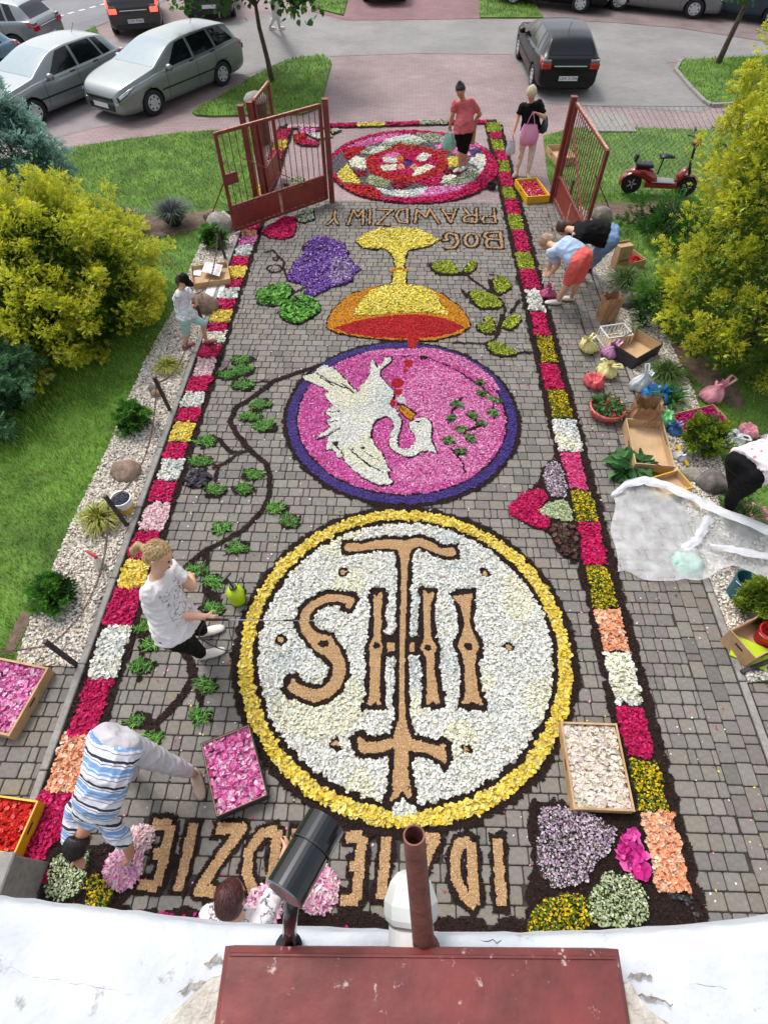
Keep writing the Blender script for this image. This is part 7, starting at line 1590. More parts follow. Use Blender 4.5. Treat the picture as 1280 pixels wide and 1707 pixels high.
# plastic bags: crumpled skins with a gathered neck
def bag(label, u, v, r_, h, m_, neck=True, seed=0, z=.0, name='plastic_bag', squash=1.0, ears=False):
    g = G(u, v); rs = np.random.default_rng(seed+3); o3 = float(rs.uniform(-30, 30)); n = 44; V = []; F = []
    if neck: lv = [(0, .55), (.03, .85), (.12, 1.0), (.28, 1.02), (.44, .86), (.58, .56), (.68, .30), (.74, .20), (.80, .22), (.88, .36), (.96, .46)]
    else: lv = [(0, .6), (.04, .9), (.18, 1.04), (.40, 1.0), (.58, .86), (.70, .76), (.74, .70), (.66, .55), (.52, .40), (.44, .2), (.42, .02)]
    lean = rs.normal(0, .22, 2); sx, sy = rs.uniform(.85, 1.2), rs.uniform(.8, 1.1); p0 = rs.uniform(0, 6.28)
    for i, (t, k) in enumerate(lv):
        for j in range(n):
            a = 2*math.pi*j/n; ca, sa = math.cos(a), math.sin(a)
            fold = mnoise.noise(Vector((ca*2.2, sa*2.2, o3+t*.8)))*.22+(abs(mnoise.noise(Vector((ca*4.5, sa*4.5, o3+9+t*1.2))))-.25)*(.28+.75*max(0, t-.25))+mnoise.noise(Vector((ca*3, sa*3, o3+t*7)))*.09
            rad_ = k*(1+fold); z_ = h*1.05*t*(1+.25*mnoise.noise(Vector((ca*1.5, sa*1.5, o3+20)))) if i > 1 else h*t
            V.append((ca*rad_*r_*sx+lean[0]*z_, sa*rad_*r_*squash*sy+lean[1]*z_, max(.003+.002*i, z_)))
    for i in range(len(lv)-1):
        for j in range(n): F.append((i*n+j, i*n+(j+1) % n, (i+1)*n+(j+1) % n, (i+1)*n+j))
    F.append(tuple(range(n-1, -1, -1)))
    r = thing(name, label, 'bag', (g.x, g.y, z)); mk('skin', np.array(V), F, m_, r, world=False, smooth=True)
    if neck:
        for sg in (1, -1):      # the two carrier handles flop outwards
            cx_, cy_ = math.cos(p0)*sg, math.sin(p0)*sg; c0 = Vector((lean[0]*h*.9, lean[1]*h*.9, h*.9)); Q = [c0+Vector((cx_*.25*r_-cy_*.2*r_, cy_*.25*r_+cx_*.2*r_, 0)), c0+Vector((cx_*.8*r_-cy_*.25*r_, cy_*.8*r_+cx_*.25*r_, .22*h)), c0+Vector((cx_*1.1*r_, cy_*1.1*r_, .12*h)), c0+Vector((cx_*.8*r_+cy_*.25*r_, cy_*.8*r_-cx_*.25*r_, .2*h)), c0+Vector((cx_*.25*r_+cy_*.2*r_, cy_*.25*r_-cx_*.2*r_, 0))]
            mb = MB()
            for q0, q1 in zip(Q[:-1], Q[1:]): mb.bar(q0, q1, .026*r_/.14, .004)
            mb.build('handle', m_, r, world=False)
    return r
BG_Y = bagm('yellow_film', C(238, 230, 150)); BG_P = bagm('purple_film', C(196, 130, 176)); BG_C = bagm('coral_film', C(236, 96, 104)); BG_W = bagm('white_film', C(226, 232, 236)); BG_B = bagm('blue_film', C(40, 140, 224)); BG_G = bagm('green_film', C(140, 232, 150)); BG_PK = bagm('pink_film', C(244, 160, 176)); BG_CL = bagm('clear_film', C(200, 200, 200)); BG_DB = bagm('deep_blue_film', C(44, 104, 176)); BG_V = bagm('magenta_film', C(190, 60, 120)); BG_MT = bagm('mint_film', C(150, 220, 196))
for lb, u, v, r_, h, m_, nk in (('pale yellow bag on the paving beside the white crate', 980, 582, .13, .26, BG_Y, True), ('clear bag with purple petals in front of the black box', 1014, 592, .13, .22, BG_P, True), ('pale yellow bag above the coral bag', 1008, 622, .15, .22, BG_Y, True), ('coral red bag on the paving', 989, 640, .16, .2, BG_C, False), ('white upright bag behind the brown paper bag', 1062, 648, .12, .34, BG_W, True), ('blue folded bag beside the white upright bag', 1084, 662, .12, .18, BG_B, False), ('blue crumpled bag above the green bag', 1104, 668, .11, .2, BG_B, True), ('light green bag beside the cardboard tray', 1098, 704, .16, .26, BG_G, False), ('dark blue bag below the light green bag', 1124, 722, .10, .16, BG_DB, True), ('pink bag under the golden conifer', 1178, 664, .17, .34, BG_PK, True), ('white shopping bag with red print beside the magenta petal box', 1214, 736, .17, .14, BG_W, True), ('small pink bag left of the water bottle', 1246, 722, .12, .16, BG_PK, False), ('clear bag between tray and yellow-green bush', 1134, 764, .11, .16, BG_CL, True), ('pink and magenta bag at the feet of the woman in coral shorts', 913, 494, .13, .2, BG_V, True), ('mint green bag under the white fleece', 1142, 946, .17, .14, BG_MT, False), ('pale pink bag at the right edge beside the dark trousers', 1262, 862, .16, .16, BG_PK, False)):
    bag(lb, u, v, r_, h, m_, nk, int(u+v))
def paper_bag(label, u, v, wd, dp, h, ang, m_, open_in):
    g = G(u, v); r = thing('paper_bag', label, 'bag', (g.x, g.y, 0), ang); n = 10; rs = np.random.default_rng(int(u)); V = []; F = []
    def ringp(z, k, j):
        o = []
        for q in range(4*n):
            s_, t = divmod(q, n); t = t/n; c = [(-1, -1), (1, -1), (1, 1), (-1, 1)]; a, b = c[s_], c[(s_+1) % 4]
            o.append(((a[0]+(b[0]-a[0])*t)*wd/2*k+rs.normal(0, j), (a[1]+(b[1]-a[1])*t)*dp/2*k+rs.normal(0, j), z+rs.normal(0, j)))
        return o
    lv = [(0.0, 1, .002), (h*.3, 1.0, .008), (h*.6, .98, .010), (h*.85, 1.02, .010), (h, 1.06, .012)]
    for z, k, j in lv: V += ringp(z, k, j)
    N = 4*n
    for i in range(len(lv)-1):
        for q in range(N): F.append((i*N+q, i*N+(q+1) % N, (i+1)*N+(q+1) % N, (i+1)*N+q))
    mk('paper_wall', np.array(V), F, m_, r, world=False)
    MB().box((0, 0, .01), (wd*.96, dp*.96, .012)).build('bottom', open_in, r, world=False)
    return r
paper_bag('brown paper bag standing beside the dark flat rock', 1008, 532, .26, .2, .42, R(12), M_BPAPER, M_KRAFTI)
paper_bag('wide brown paper bag behind the empty cardboard tray', 1066, 704, .32, .26, .36, R(-8), M_BPAPER, M_KRAFTI)
# shallow pink bag full of leafy cuttings
g = G(1008, 690); r = thing('leaf_bag', 'shallow pink bag full of green cuttings on the paving', 'bag', (g.x, g.y, 0)); MB().lathe([(.12, .0), (.22, .04), (.25, .12), (.235, .15), (.22, .13), (.10, .03)], (0, 0, 0), 24, closed=False).build('skin', BG_C, r, world=False, smooth=True)
n = 260; q = np.sqrt(rng.random(n))*.2; ph = rng.uniform(0, 6.28, n); V0 = np.array([(0, 0, 0), (.24, .3, .05), (.26, .55, .04), (0, 1, -.12), (-.26, .55, .04), (-.24, .3, .05)]); F0 = np.array([(0, 1, 2, 3), (0, 3, 4, 5)])
V, F = orient(V0, F0, np.stack([q*np.cos(ph), q*np.sin(ph), .10+rng.random(n)*.16*(1-q/.26)], -1), np.stack([np.cos(ph), np.sin(ph), rng.normal(.3, .6, n)], -1), rng.normal(0, .8, n), .085*rng.uniform(.6, 1.2, n)); o = mk('cuttings', V, F, M_VC_LEAF, r, cols=np.repeat(pal([((84, 128, 62), 5), ((62, 100, 46), 4), ((116, 152, 90), 2)], n, .15), 6, 0), world=False); o['kind'] = 'stuff'
# white lattice crate
g = G(1020, 570); r = thing('white_crate', 'white plastic lattice crate beside the black box', 'crate', (g.x, g.y, 0), R(14)); w_, d_, h_ = .40, .30, .2
MB().box((0, 0, .01), (w_, d_, .012)).build('bottom', M_KRAFTI, r, world=False)
for z in (.02, h_): 
    for s in (-1, 1): MB().box((0, s*d_/2, z), (w_, .014, .02)).build('rail', M_WPL, r, world=False); MB().box((s*w_/2, 0, z), (.014, d_, .02)).build('rail', M_WPL, r, world=False)
for k in range(7):
    for s in (-1, 1): MB().box((-w_/2+w_*k/6, s*d_/2, h_/2), (.012, .010, h_)).build('slat', M_WPL, r, world=False)
for k in range(1, 5):
    for s in (-1, 1): MB().box((s*w_/2, -d_/2+d_*k/5, h_/2), (.010, .012, h_)).build('slat', M_WPL, r, world=False)
# standing boxes behind the bending women
def standing_box(label, u, v, s, ang, tilt, m_):
    g = G(u, v); o = thing('cardboard_box', label, 'box', (g.x, g.y, 0), ang); o.rotation_euler = (tilt, 0, ang)
    MB().box((0, 0, s[2]/2), s).build('carton', m_, o, world=False, bevel=.004)
    for k in range(5): MB().box((-s[0]*.3+k*s[0]*.15, -s[1]/2-.002, s[2]*.42), (.02, .003, .035)).build('vent_hole', M_BLK, o, world=False)
    MB().box((0, s[1]*.5+.02, s[2]+.0), (s[0]*.95, .012, .10), rx=.7).build('flap', M_KRAFTI, o, world=False)
    return o
standing_box('upright brown carton behind the bending women', 1030, 448, (.26, .16, .42), R(18), R(-6), M_KRAFT)
tray('cardboard_box', 'open brown box with red petals beside the upright carton', [(1036, 418), (1062, 412), (1066, 432), (1040, 440)], .16, M_KRAFT, M_KRAFTI, RED, 'petal', .6)
# papers
def paper(label, c4, z, m_, n=1, name='paper_sheet'):
    P = [G(u, v, z) for u, v in c4]; r = thing(name, label, 'paper', tuple(sum(P, Vector())/4)); V = []; F = []
    for i in range(7):
        for j in range(7):
            s, t = i/6, j/6; p = (P[0]*(1-s)+P[1]*s)*(1-t)+(P[3]*(1-s)+P[2]*s)*t; V.append((p.x, p.y, p.z+.012*math.sin(3*s+t*2)*s*t+.004))
    for i in range(6):
        for j in range(6): F.append((i*7+j, i*7+j+1, (i+1)*7+j+1, (i+1)*7+j))
    mk('sheet', np.array(V), F, m_, r); return r
gq = lambda p: T(270, 430, 9.846, p)
paper('blank white sheet in the box of papers', gq([(525, 130), (660, 130), (640, 285), (515, 290)]), .06, M_PAPER)
paper('white sheet with a drawn sketch lying across the box of papers', gq([(720, 60), (1005, 120), (945, 295), (650, 225)]), .14, printcloth('pencil_sketch', C(236, 228, 228), C(120, 110, 112), 26, .1, 'lines'))
paper('white folder lying on the gravel beside the chain', gq([(790, 385), (1060, 385), (985, 650), (700, 620)]), .03, M_PAPER, name='paper_folder')
# spray bottle
g = G(168, 944); r = thing('spray_bottle', 'white spray bottle with red trigger on the left gravel', 'bottle', (g.x, g.y, 0), R(160)); r.rotation_euler = (0, R(-12), R(160))
MB().lathe([(.042, 0), (.05, .01), (.052, .12), (.045, .16), (.02, .20), (.016, .225)], (0, 0, 0), 18).build('body', M_WPL, r, world=False, smooth=True)
MB().lathe([(.02, .215), (.02, .24)], (0, 0, 0), 14).build('collar', M_REDPL, r, world=False)
m = MB(); m.box((.035, 0, .262), (.13, .026, .036), 0, 0, -.08); m.build('head', M_REDPL, r, world=False, bevel=.006)
MB().tube([(.05, 0, .25), (.062, 0, .225), (.055, 0, .195)], .007, 6).build('trigger', M_REDPL, r, world=False); MB().tube([(.10, 0, .268), (.118, 0, .27)], .009, 8).build('nozzle', M_REDPL, r, world=False)
# pressure sprayer with its hose and lance
g = G(398, 1000); r = thing('pressure_sprayer', 'lime yellow pressure sprayer with black pump handle and hose', 'sprayer', (g.x, g.y, 0))
MB().lathe([(.075, 0), (.088, .01), (.092, .05), (.092, .17), (.08, .215), (.05, .245), (.036, .255)], (0, 0, 0), 24).build('tank', M_LIME, r, world=False, smooth=True)
MB().lathe([(.036, .25), (.04, .255), (.04, .285), (.03, .29)], (0, 0, 0), 18).build('collar', M_BLK, r, world=False); MB().lathe([(.0415, .262), (.0415, .276)], (0, 0, 0), 18, closed=False).build('collar_ring', M_LIME, r, world=False)
MB().tube([(0, 0, .285), (-.035, .01, .45)], .011, 8).build('pump_shaft', M_BLK, r, world=False); MB().bar((-.075, -.05, .455), (.0, .07, .462), .034, .028).build('pump_handle', M_BLK, r, world=False, bevel=.008)
for s in (-1, 1): MB().tube([(.07*s, .05, .02), (.09*s, .06, .1), (.07*s, .05, .2)], .008, 6).build('strap_bracket', M_BLK, r, world=False)
hw = W6['haR']; tip = G(548, 1035, .42); dl = (tip-hw).normalized()
lr = thing('spray_lance', 'thin steel spray lance held out over the white medallion', 'spray lance', tuple(hw-dl*.09))
MB().tube([hw-dl*.09, hw+dl*.10], .011, 8).build('grip', M_BLK, lr); MB().tube([hw+dl*.10, hw+dl*.62], .0055, 6).build('tube', M_STEEL, lr); a_ = hw+dl*.62; MB().tube([a_, a_+dl*.10], .008, 8).build('joint', M_BLK, lr); MB().tube([a_+dl*.10, tip], .0045, 6).build('nozzle_tube', M_STEEL, lr)
gb = Vector((g.x, g.y, 0)); hose = [gb+Vector((.03, .05, .24)), gb+Vector((.07, .10, .30)), gb+Vector((.10, .02, .20)), gb+Vector((.09, -.12, .03)), gb+Vector((-.05, -.25, .02)), hw+Vector((.02, -.06, -.5)), hw-dl*.2+Vector((0, -.05, -.25)), hw-dl*.09]
hs_p = smooth_poly([(p.x, p.y) for p in hose], 0, False)
def spline(P, n=8):
    o = []
    for i in range(len(P)-1):
        a, b, c, d = P[max(i-1, 0)], P[i], P[i+1], P[min(i+2, len(P)-1)]
        for k in range(n): t = k/n; o.append(.5*((2*b)+(c-a)*t+(2*a-5*b+4*c-d)*t*t+(3*b-a-3*c+d)*t**3))
    return o+[P[-1]]
MB().tube([p-Vector((g.x, g.y, 0)) for p in spline(hose)], .005, 6).build('hose', M_BLK, r, world=False)
# small black tub by the border
g = G(819, 314); r = thing('black_tub', 'small black plastic tub beside the rosette rim', 'tub', (g.x, g.y, 0)); MB().lathe([(.085, 0), (.10, .09), (.108, .09), (.104, .1), (.095, .088), (.08, .01)], (0, 0, 0), 18, closed=False).build('shell', M_BLK, r, world=False); MB().lathe([(.001, .03), (.085, .03)], (0, 0, 0), 18, closed=False).build('contents', mat('wet_soil', C(50, 46, 48), .5), r, world=False)
# things carried
def hang_bag(name, label, top, w_, h_, d_, ang, m_, strap=.12, seed=1):
    top = Vector(top); r = thing(name, label, 'bag', tuple(top-Vector((0, 0, strap+h_)))); rs = np.random.default_rng(seed); ax = Vector((math.cos(ang), math.sin(ang), 0)); ay = Vector((-ax.y, ax.x, 0)); V = []; F = []; n = 16
    for t, kw, kd in ((0, .55, .5), (.08, .95, 1), (.4, 1.05, 1.15), (.75, .9, .8), (1, .72, .25)):
        for k in range(n): a = 2*math.pi*k/n; V.append(top+Vector((0, 0, -strap-h_*(1-t)+rs.normal(0, .006)))+ax*(w_/2*kw*math.copysign(abs(math.cos(a))**.7, math.cos(a))+rs.normal(0, .007))+ay*(d_/2*kd*math.sin(a)+rs.normal(0, .006)))
    for i in range(4):
        for k in range(n): F.append((i*n+k, i*n+(k+1) % n, (i+1)*n+(k+1) % n, (i+1)*n+k))
    F.append(tuple(range(n-1, -1, -1)))
    mk('skin', np.array([tuple(v) for v in V]), F, m_, r, smooth=True)
    for s in (-1, 1): MB().tube([top-Vector((0, 0, strap))+ax*w_*.22*s, top-Vector((0, 0, strap*.4))+ax*w_*.10*s, top], .008, 5).build('handle', m_, r)
    return r
hang_bag('shopping_bag', 'mint green bag hanging from the hand of the woman in pink', W1['haR'], .26, .32, .12, R(-10), BG_MT, .10)
hang_bag('patterned_bag', 'pink and violet bag held up by the woman in black', W2['haL']+Vector((0, -.03, 0)), .36, .38, .14, R(0), mat('violet_pattern', C(214, 120, 176), .7, var=.3, scale=5, col2=C(226, 176, 190)), .22, 4)
hang_bag('shopping_bag', 'white bag hanging beside the woman in black', W2['haR'], .2, .26, .12, R(20), BG_W, .08, 6)
hang_bag('shoulder_bag', 'dark navy shoulder bag at the hip of the woman in black', W2['pelvis']+Vector((.27, -.02, .22)), .24, .26, .12, R(60), mat('navy_leather', C(40, 50, 70), .5), .05, 8)
hL = W1['haL']; cb = thing('cardboard_sheet', 'flat piece of cardboard held by the woman in pink', 'cardboard', tuple(hL-Vector((0, 0, .3)))); MB().box(hL+Vector((-.06, -.17, -.12)), (.30, .012, .38), R(-8), R(-14)).build('sheet', M_KRAFT, cb)
hL = W4['haR']; tl = thing('garden_shears', 'green-handled shears in the hand of the woman in coral shorts', 'shears', tuple(hL-Vector((0, 0, .1)))); MB().tube([hL+Vector((.05, 0, .06)), hL, hL+Vector((-.02, -.02, -.05))], .012, 6).build('handle', mat('green_grip', C(90, 190, 120), .4), tl); MB().bar(hL+Vector((-.02, -.02, -.05)), hL+Vector((-.04, -.06, -.16)), .02, .005).build('blade', M_STEEL, tl)
def flower_heap(label, x, y, r_, h, fill, n=900, name='petal_heap'):
    q = np.sqrt(rng.random(n))*r_; ph = rng.uniform(0, 6.28, n); pos = np.stack([x+q*np.cos(ph), y+q*np.sin(ph), .015+h*(1-(q/r_)**2)*rng.uniform(.6, 1, n)], -1); tV, tF = tmpl_shred()
    V, F = replicate(tV, tF, pos, rng.uniform(0, 6.28, n), np.abs(rng.normal(0, .9, n)), rng.uniform(0, 6.28, n), rng.uniform(.035, .075, n)); V[:, 2] = np.maximum(V[:, 2], .008)
    o = mk(name, V, F, M_VC_PETAL, cols=np.repeat(pal(fill, n, .08), 6, 0)); tag(o, label, 'petals', kind='stuff')
g = G(208, 1446); flower_heap('heap of pink peony petals under the bending woman\'s hand', g.x, g.y, .15, .08, PEON[:1]+PEON[2:4]+LPNK[:1], 850)
g = G(235, 1400); flower_heap('pale pink petals held beside the striped sleeve', g.x, g.y, .11, .1, LPNK, 300)
g = G(530, 1482); flower_heap('heap of pale pink petals below the black lamp', g.x, g.y, .16, .08, LPNK+PEON[2:3]+PEON[:1], 1000)
g = G(440, 1512); flower_heap('loose pale pink petals beside the kneeling woman', g.x, g.y, .14, .06, PEON[2:4], 300)
# fleece sheet: a rolled edge and a thin translucent sheet lying over the things below
def fleece():
    r = thing('fleece_sheet', 'thin white garden fleece spread over paving and gravel on the right', 'fleece', tuple(G(1120, 900)))
    top = [(1018, 822, .06), (1042, 802, .14), (1072, 795, .24), (1110, 803, .28), (1150, 822, .30), (1185, 840, .34), (1240, 862, .42), (1330, 900, .44)]
    bot = [(1026, 955, .015), (1050, 958, .02), (1078, 964, .02), (1124, 975, .03), (1160, 966, .05), (1186, 957, .08), (1226, 946, .10), (1330, 990, .12)]
    def at(row, t): return Vector([np.interp(t, np.linspace(0, 1, len(row)), [G(*p)[k] for p in row]) for k in range(3)])
    n, m_ = 46, 26; V = []; F = []; rs = np.random.default_rng(9); lumps = [(G(1142, 940), .20, .16), (G(1115, 805), .26, .14), (G(1225, 880), .3, .22)]; W_ = rs.uniform(0, 6.28, (8, 3))
    for i in range(n+1):
        for j in range(m_+1):
            s, t = i/n, j/m_; p = at(top, s)*(1-t)+at(bot, s)*t; fl = .03+.35*max(0, 1-t*3.2)**1.5*0; z = p.z*(1-t)**1.6 if False else at(top, s).z*max(0, 1-t)**2.0*.9+at(bot, s).z*t+.02
            for c, rr_, hh in lumps: z = max(z, hh*math.exp(-(((p.x-c.x)**2+(p.y-c.y)**2)/(rr_*rr_))**2)+.012)
            for a, b, c in W_: z += .007*math.sin(a+p.x*(6+b)+p.y*(5+c))
            if s < .04: p.x += .03*math.sin(t*9)
            if t > .96: p.y += .03*math.sin(s*17)
            V.append((p.x, p.y, max(z, .012)))
    for i in range(n):
        for j in range(m_): F.append((i*(m_+1)+j, i*(m_+1)+j+1, (i+1)*(m_+1)+j+1, (i+1)*(m_+1)+j))
    fm, nn, bb_ = _new('thin_fleece'); bb_.inputs['Base Color'].default_value = (.86, .87, .88, 1); bb_.inputs['Roughness'].default_value = .9
    tr = nn.nodes.new('ShaderNodeBsdfTransparent'); mx = nn.nodes.new('ShaderNodeMixShader'); nz = nn.nodes.new('ShaderNodeTexNoise'); nz.inputs['Scale'].default_value = 7; nz.inputs['Detail'].default_value = 6; mr = nn.nodes.new('ShaderNodeMapRange'); mr.inputs['To Min'].default_value = .22; mr.inputs['To Max'].default_value = .46; mr.inputs['From Min'].default_value = .3; mr.inputs['From Max'].default_value = .7
    tc = nn.nodes.new('ShaderNodeTexCoord'); nn.links.new(tc.outputs['Object'], nz.inputs['Vector']); nn.links.new(nz.outputs['Fac'], mr.inputs['Value']); nn.links.new(mr.outputs[0], mx.inputs[0]); nn.links.new(tr.outputs[0], mx.inputs[1]); nn.links.new(bb_.outputs[0], mx.inputs[2]); nn.links.new(mx.outputs[0], nn.nodes['Material Output'].inputs['Surface'])
    mk('thin_sheet', np.array(V), F, fm, r, smooth=True)
    mw = mat('folded_fleece', C(236, 238, 242), .9, var=.06, scale=5, bump=.4, bscale=9, alpha=.66)
    def band(nm, row, width, thick, n_=70, m2=9, sd=3.0):
        """crumpled folded strip of fleece: closed flat section along a line"""
        V = []; F = []; N = 2*m2
        for i in range(n_+1):
            t = i/n_; c = at(row, t); d = (at(row, min(1, t+.02))-at(row, max(0, t-.02))); d.z = 0; d.normalize(); s_ = Vector((-d.y, d.x, 0)); w2 = width*(.35+.65*min(1, t*4))*(1+.35*mnoise.noise(Vector((t*9, sd, 0))))*min(1, (1-t)*9+.3)
            for k in range(N):
                q = (k/(m2-1)-.5) if k < m2 else (.5-(k-m2)/(m2-1)); up_ = 1 if k < m2 else -1; arch = math.cos(q*math.pi)
                p_ = c+s_*(q*w2)+Vector((0, 0, up_*thick*arch*.5+.02+.016*mnoise.noise(Vector((t*22, q*5, sd)))+.012*(1-abs(mnoise.noise(Vector((t*14, q*9, sd+4)))))**3))+s_*.02*mnoise.noise(Vector((t*15, q*3, sd+7)))
                V.append((p_.x, p_.y, max(.012, p_.z)))
        for i in range(n_):
            for k in range(N): F.append((i*N+k, i*N+(k+1) % N, (i+1)*N+(k+1) % N, (i+1)*N+k))
        mk(nm, np.array(V), [tuple(reversed(f)) for f in F], mw, r, smooth=True)
    band('folded_edge', [(u, v+8, z) for u, v, z in top], .13, .04)
    band('fold', [(1190, 850, .30), (1176, 872, .24), (1160, 902, .14), (1134, 918, .12)], .10, .04, 26, 7, 8.0)
    band('fold', [(1180, 912, .14), (1222, 918, .18), (1280, 930, .22), (1330, 944, .24)], .10, .04, 26, 7, 12.0)
    return r
fleece()
# small things by the right edge
g = G(1265, 735); r = thing('water_bottle', 'clear plastic bottle lying beside the pink bag', 'bottle', (g.x, g.y, 0)); mb = MB(); mb.lathe([(.01, 0), (.04, .005), (.042, .16), (.036, .2), (.015, .25), (.014, .28)], (0, 0, .045), 16, (.9, .3, .12)); mb.build('body', mat('clear_plastic', C(214, 224, 228), .1, var=.05, alpha=.45, spec=.8), r, world=False, smooth=True)
g = G(1245, 1092); r = thing('lime_board', 'bright lime folded sheet below the box at the right edge', 'sheet', (g.x, g.y, 0)); MB().box((0, 0, .06), (.34, .22, .006), R(-28), R(16)).build('sheet', M_LIME, r, world=False)
a, b = G(1232, 1122), G(1286, 1100, .12); r = thing('black_bar', 'black bar lying on the gravel at the right edge', 'bar', tuple(a)); MB().bar(a+Vector((0, 0, .025)), b, .04, .04).build('bar', M_BLK, r, bevel=.006)
for k, (u, v, dx) in enumerate(((1128, 742, 20), (1140, 812, 26))):
    a, b = G(u, v, .06), G(u+dx*.9, v+34, .06); o = MB().bar(a, b, .035, .03).build('yellow_lath', M_YCRATE, bevel=.004); tag(o, ('yellow strip beside the empty cardboard tray', 'yellow strip beside the rocks above the fleece')[k], 'strip')
chain('black chain hanging over the green and blue bags', G(1098, 652, .55), G(1112, 742, .25), .06)
# ---------------------------------------------------------------- red electric scooter
M_SCR = mat('scooter_red', C(150, 16, 28), .25, metal=.1, var=.06, coat=.8); M_SCB = mat('scooter_black', C(22, 22, 25), .45, var=.1); M_SCG = mat('deck_rubber', C(150, 156, 158), .6, var=.1)
ga, gb2 = G(1046, 322), G(1136, 328); d = (gb2-ga).normalized(); sr = thing('electric_scooter', 'dark red electric scooter with black seats parked on the right lawn', 'scooter', tuple((ga+gb2)/2), math.atan2(d.y, d.x)); wb = (gb2-ga).length; hx = wb/2
for x in (-hx, hx):
    wh = thing('wheel', None, None, (x, 0, .2)); wh.parent = sr
    MB().lathe([(.10, -.045), (.17, -.05), (.195, -.03), (.2, 0), (.195, .03), (.17, .05), (.10, .045)], (0, 0, 0), 24, (0, 1, 0), closed=False).build('tyre', M_TYRE, wh, world=False, smooth=True); MB().lathe([(.02, -.04), (.105, -.03), (.105, .03), (.02, .04)], (0, 0, 0), 16, (0, 1, 0)).build('rim', M_SCB, wh, world=False)
    for k in range(5):
        t = k*1.2566; MB().bar((.02*math.cos(t), -.044, .02*math.sin(t)), (.095*math.cos(t), -.036, .095*math.sin(t)), .02, .006, (0, 1, 0)).build('spoke', M_RIM, wh, world=False)
def fender(x, a0, a1, nm, rr_=.235, wd=.07):
    V = []; F = []; n = 12
    for i in range(n+1):
        t = a0+(a1-a0)*i/n
        for j, (y, k) in enumerate(((-wd, .93), (-wd*.6, 1.0), (0, 1.03), (wd*.6, 1.0), (wd, .93))): V.append((x+rr_*k*math.cos(t), y, .2+rr_*k*math.sin(t)))
    for i in range(n):
        for j in range(4): F.append((i*5+j, i*5+j+1, (i+1)*5+j+1, (i+1)*5+j))
    mk(nm, np.array(V), F, M_SCR, sr, world=False, smooth=True)
fender(hx, R(15), R(165), 'front_fender'); fender(-hx, R(30), R(185), 'rear_fender', .25, .1)
def solid(nm, secs, m_, n=12):
    mb = MB(); loft(mb, secs, n); return mb.build(nm, m_, sr, world=False, smooth=True)
solid('rear_body', [((-hx-.16, 0, .40), (0, .05, 0), (0, 0, .03)), ((-hx-.02, 0, .43), (0, .12, 0), (0, 0, .08)), ((-hx+.16, 0, .42), (0, .14, 0), (0, 0, .11)), ((-hx+.32, 0, .36), (0, .13, 0), (0, 0, .14)), ((-hx+.46, 0, .27), (0, .11, 0), (0, 0, .09))], M_SCR)
MB().box((.02, 0, .22), (wb*.58, .2, .11)).build('battery_box', M_SCR, sr, world=False, bevel=.02); MB().box((.04, 0, .285), (wb*.42, .24, .02)).build('footboard', M_SCG, sr, world=False, bevel=.006)
solid('front_cowl', [((hx-.22, 0, .26), (0, .09, 0), (.05, 0, 0)), ((hx-.20, 0, .40), (0, .12, 0), (.07, 0, 0)), ((hx-.15, 0, .50), (0, .09, 0), (.06, 0, 0)), ((hx-.13, 0, .54), (0, .04, 0), (.03, 0, 0))], M_SCR)
MB().tube([(hx, .055, .2), (hx-.05, .05, .5), (hx-.1, .03, .62)], .018, 8).build('fork_leg', M_SCB, sr, world=False); MB().tube([(hx, -.055, .2), (hx-.05, -.05, .5), (hx-.1, -.03, .62)], .018, 8).build('fork_leg', M_SCB, sr, world=False)
MB().tube([(hx-.08, 0, .52), (hx-.14, 0, .98)], .024, 8).build('steering_column', M_SCB, sr, world=False)
solid('headlamp_cowl', [((hx-.20, 0, .98), (0, .05, 0), (0, 0, .04)), ((hx-.12, 0, 1.0), (0, .09, 0), (0, 0, .06)), ((hx-.04, 0, .97), (0, .06, 0), (0, 0, .045))], M_SCR)
mb = MB(); ball(mb, (hx-.025, 0, .96), .045); mb.build('headlamp', M_HEAD, sr, world=False, smooth=True)
MB().tube([(hx-.22, .33, 1.0), (hx-.16, .2, 1.03), (hx-.14, 0, 1.02), (hx-.16, -.2, 1.03), (hx-.22, -.33, 1.0)], .013, 8).build('handlebar', M_SCB, sr, world=False)
for s in (-1, 1): MB().tube([(hx-.19, s*.24, 1.02), (hx-.23, s*.36, 1.0)], .02, 8).build('grip', M_SCB, sr, world=False); mb = MB(); ball(mb, (hx-.17, s*.26, 1.14), (.02, .06, .035)); mb.build('mirror', M_SCB, sr, world=False, smooth=True); MB().tube([(hx-.16, s*.2, 1.03), (hx-.17, s*.26, 1.12)], .006, 5).build('mirror_stem', M_SCB, sr, world=False)
solid('seat', [((-.16, 0, .72), (0, .11, 0), (0, 0, .03)), ((-.06, 0, .735), (0, .10, 0), (0, 0, .04)), ((.06, 0, .725), (0, .05, 0), (0, 0, .03)), ((.12, 0, .715), (0, .03, 0), (0, 0, .02))], M_SCB); MB().tube([(-.1, 0, .40), (-.08, 0, .71)], .016, 8).build('seat_post', M_SCB, sr, world=False)
MB().box((-hx+.14, 0, .56), (.34, .22, .07)).build('rear_seat', M_SCB, sr, world=False, bevel=.02); MB().box((-hx-.06, 0, .68), (.05, .16, .14), 0, 0, .2).build('backrest', M_SCB, sr, world=False, bevel=.015); MB().tube([(-hx+.1, 0, .44), (-hx+.12, 0, .54)], .02, 8).build('rear_seat_post', M_SCB, sr, world=False)
MB().tube([(.0, .1, .2), (-.06, .22, .02)], .01, 6).build('kickstand', M_SCB, sr, world=False)
hm = bag('white and black helmet-like bag hanging by the scooter\'s front wheel', 1152, 318, .11, .18, BG_W, False, 4, .25) if False else None
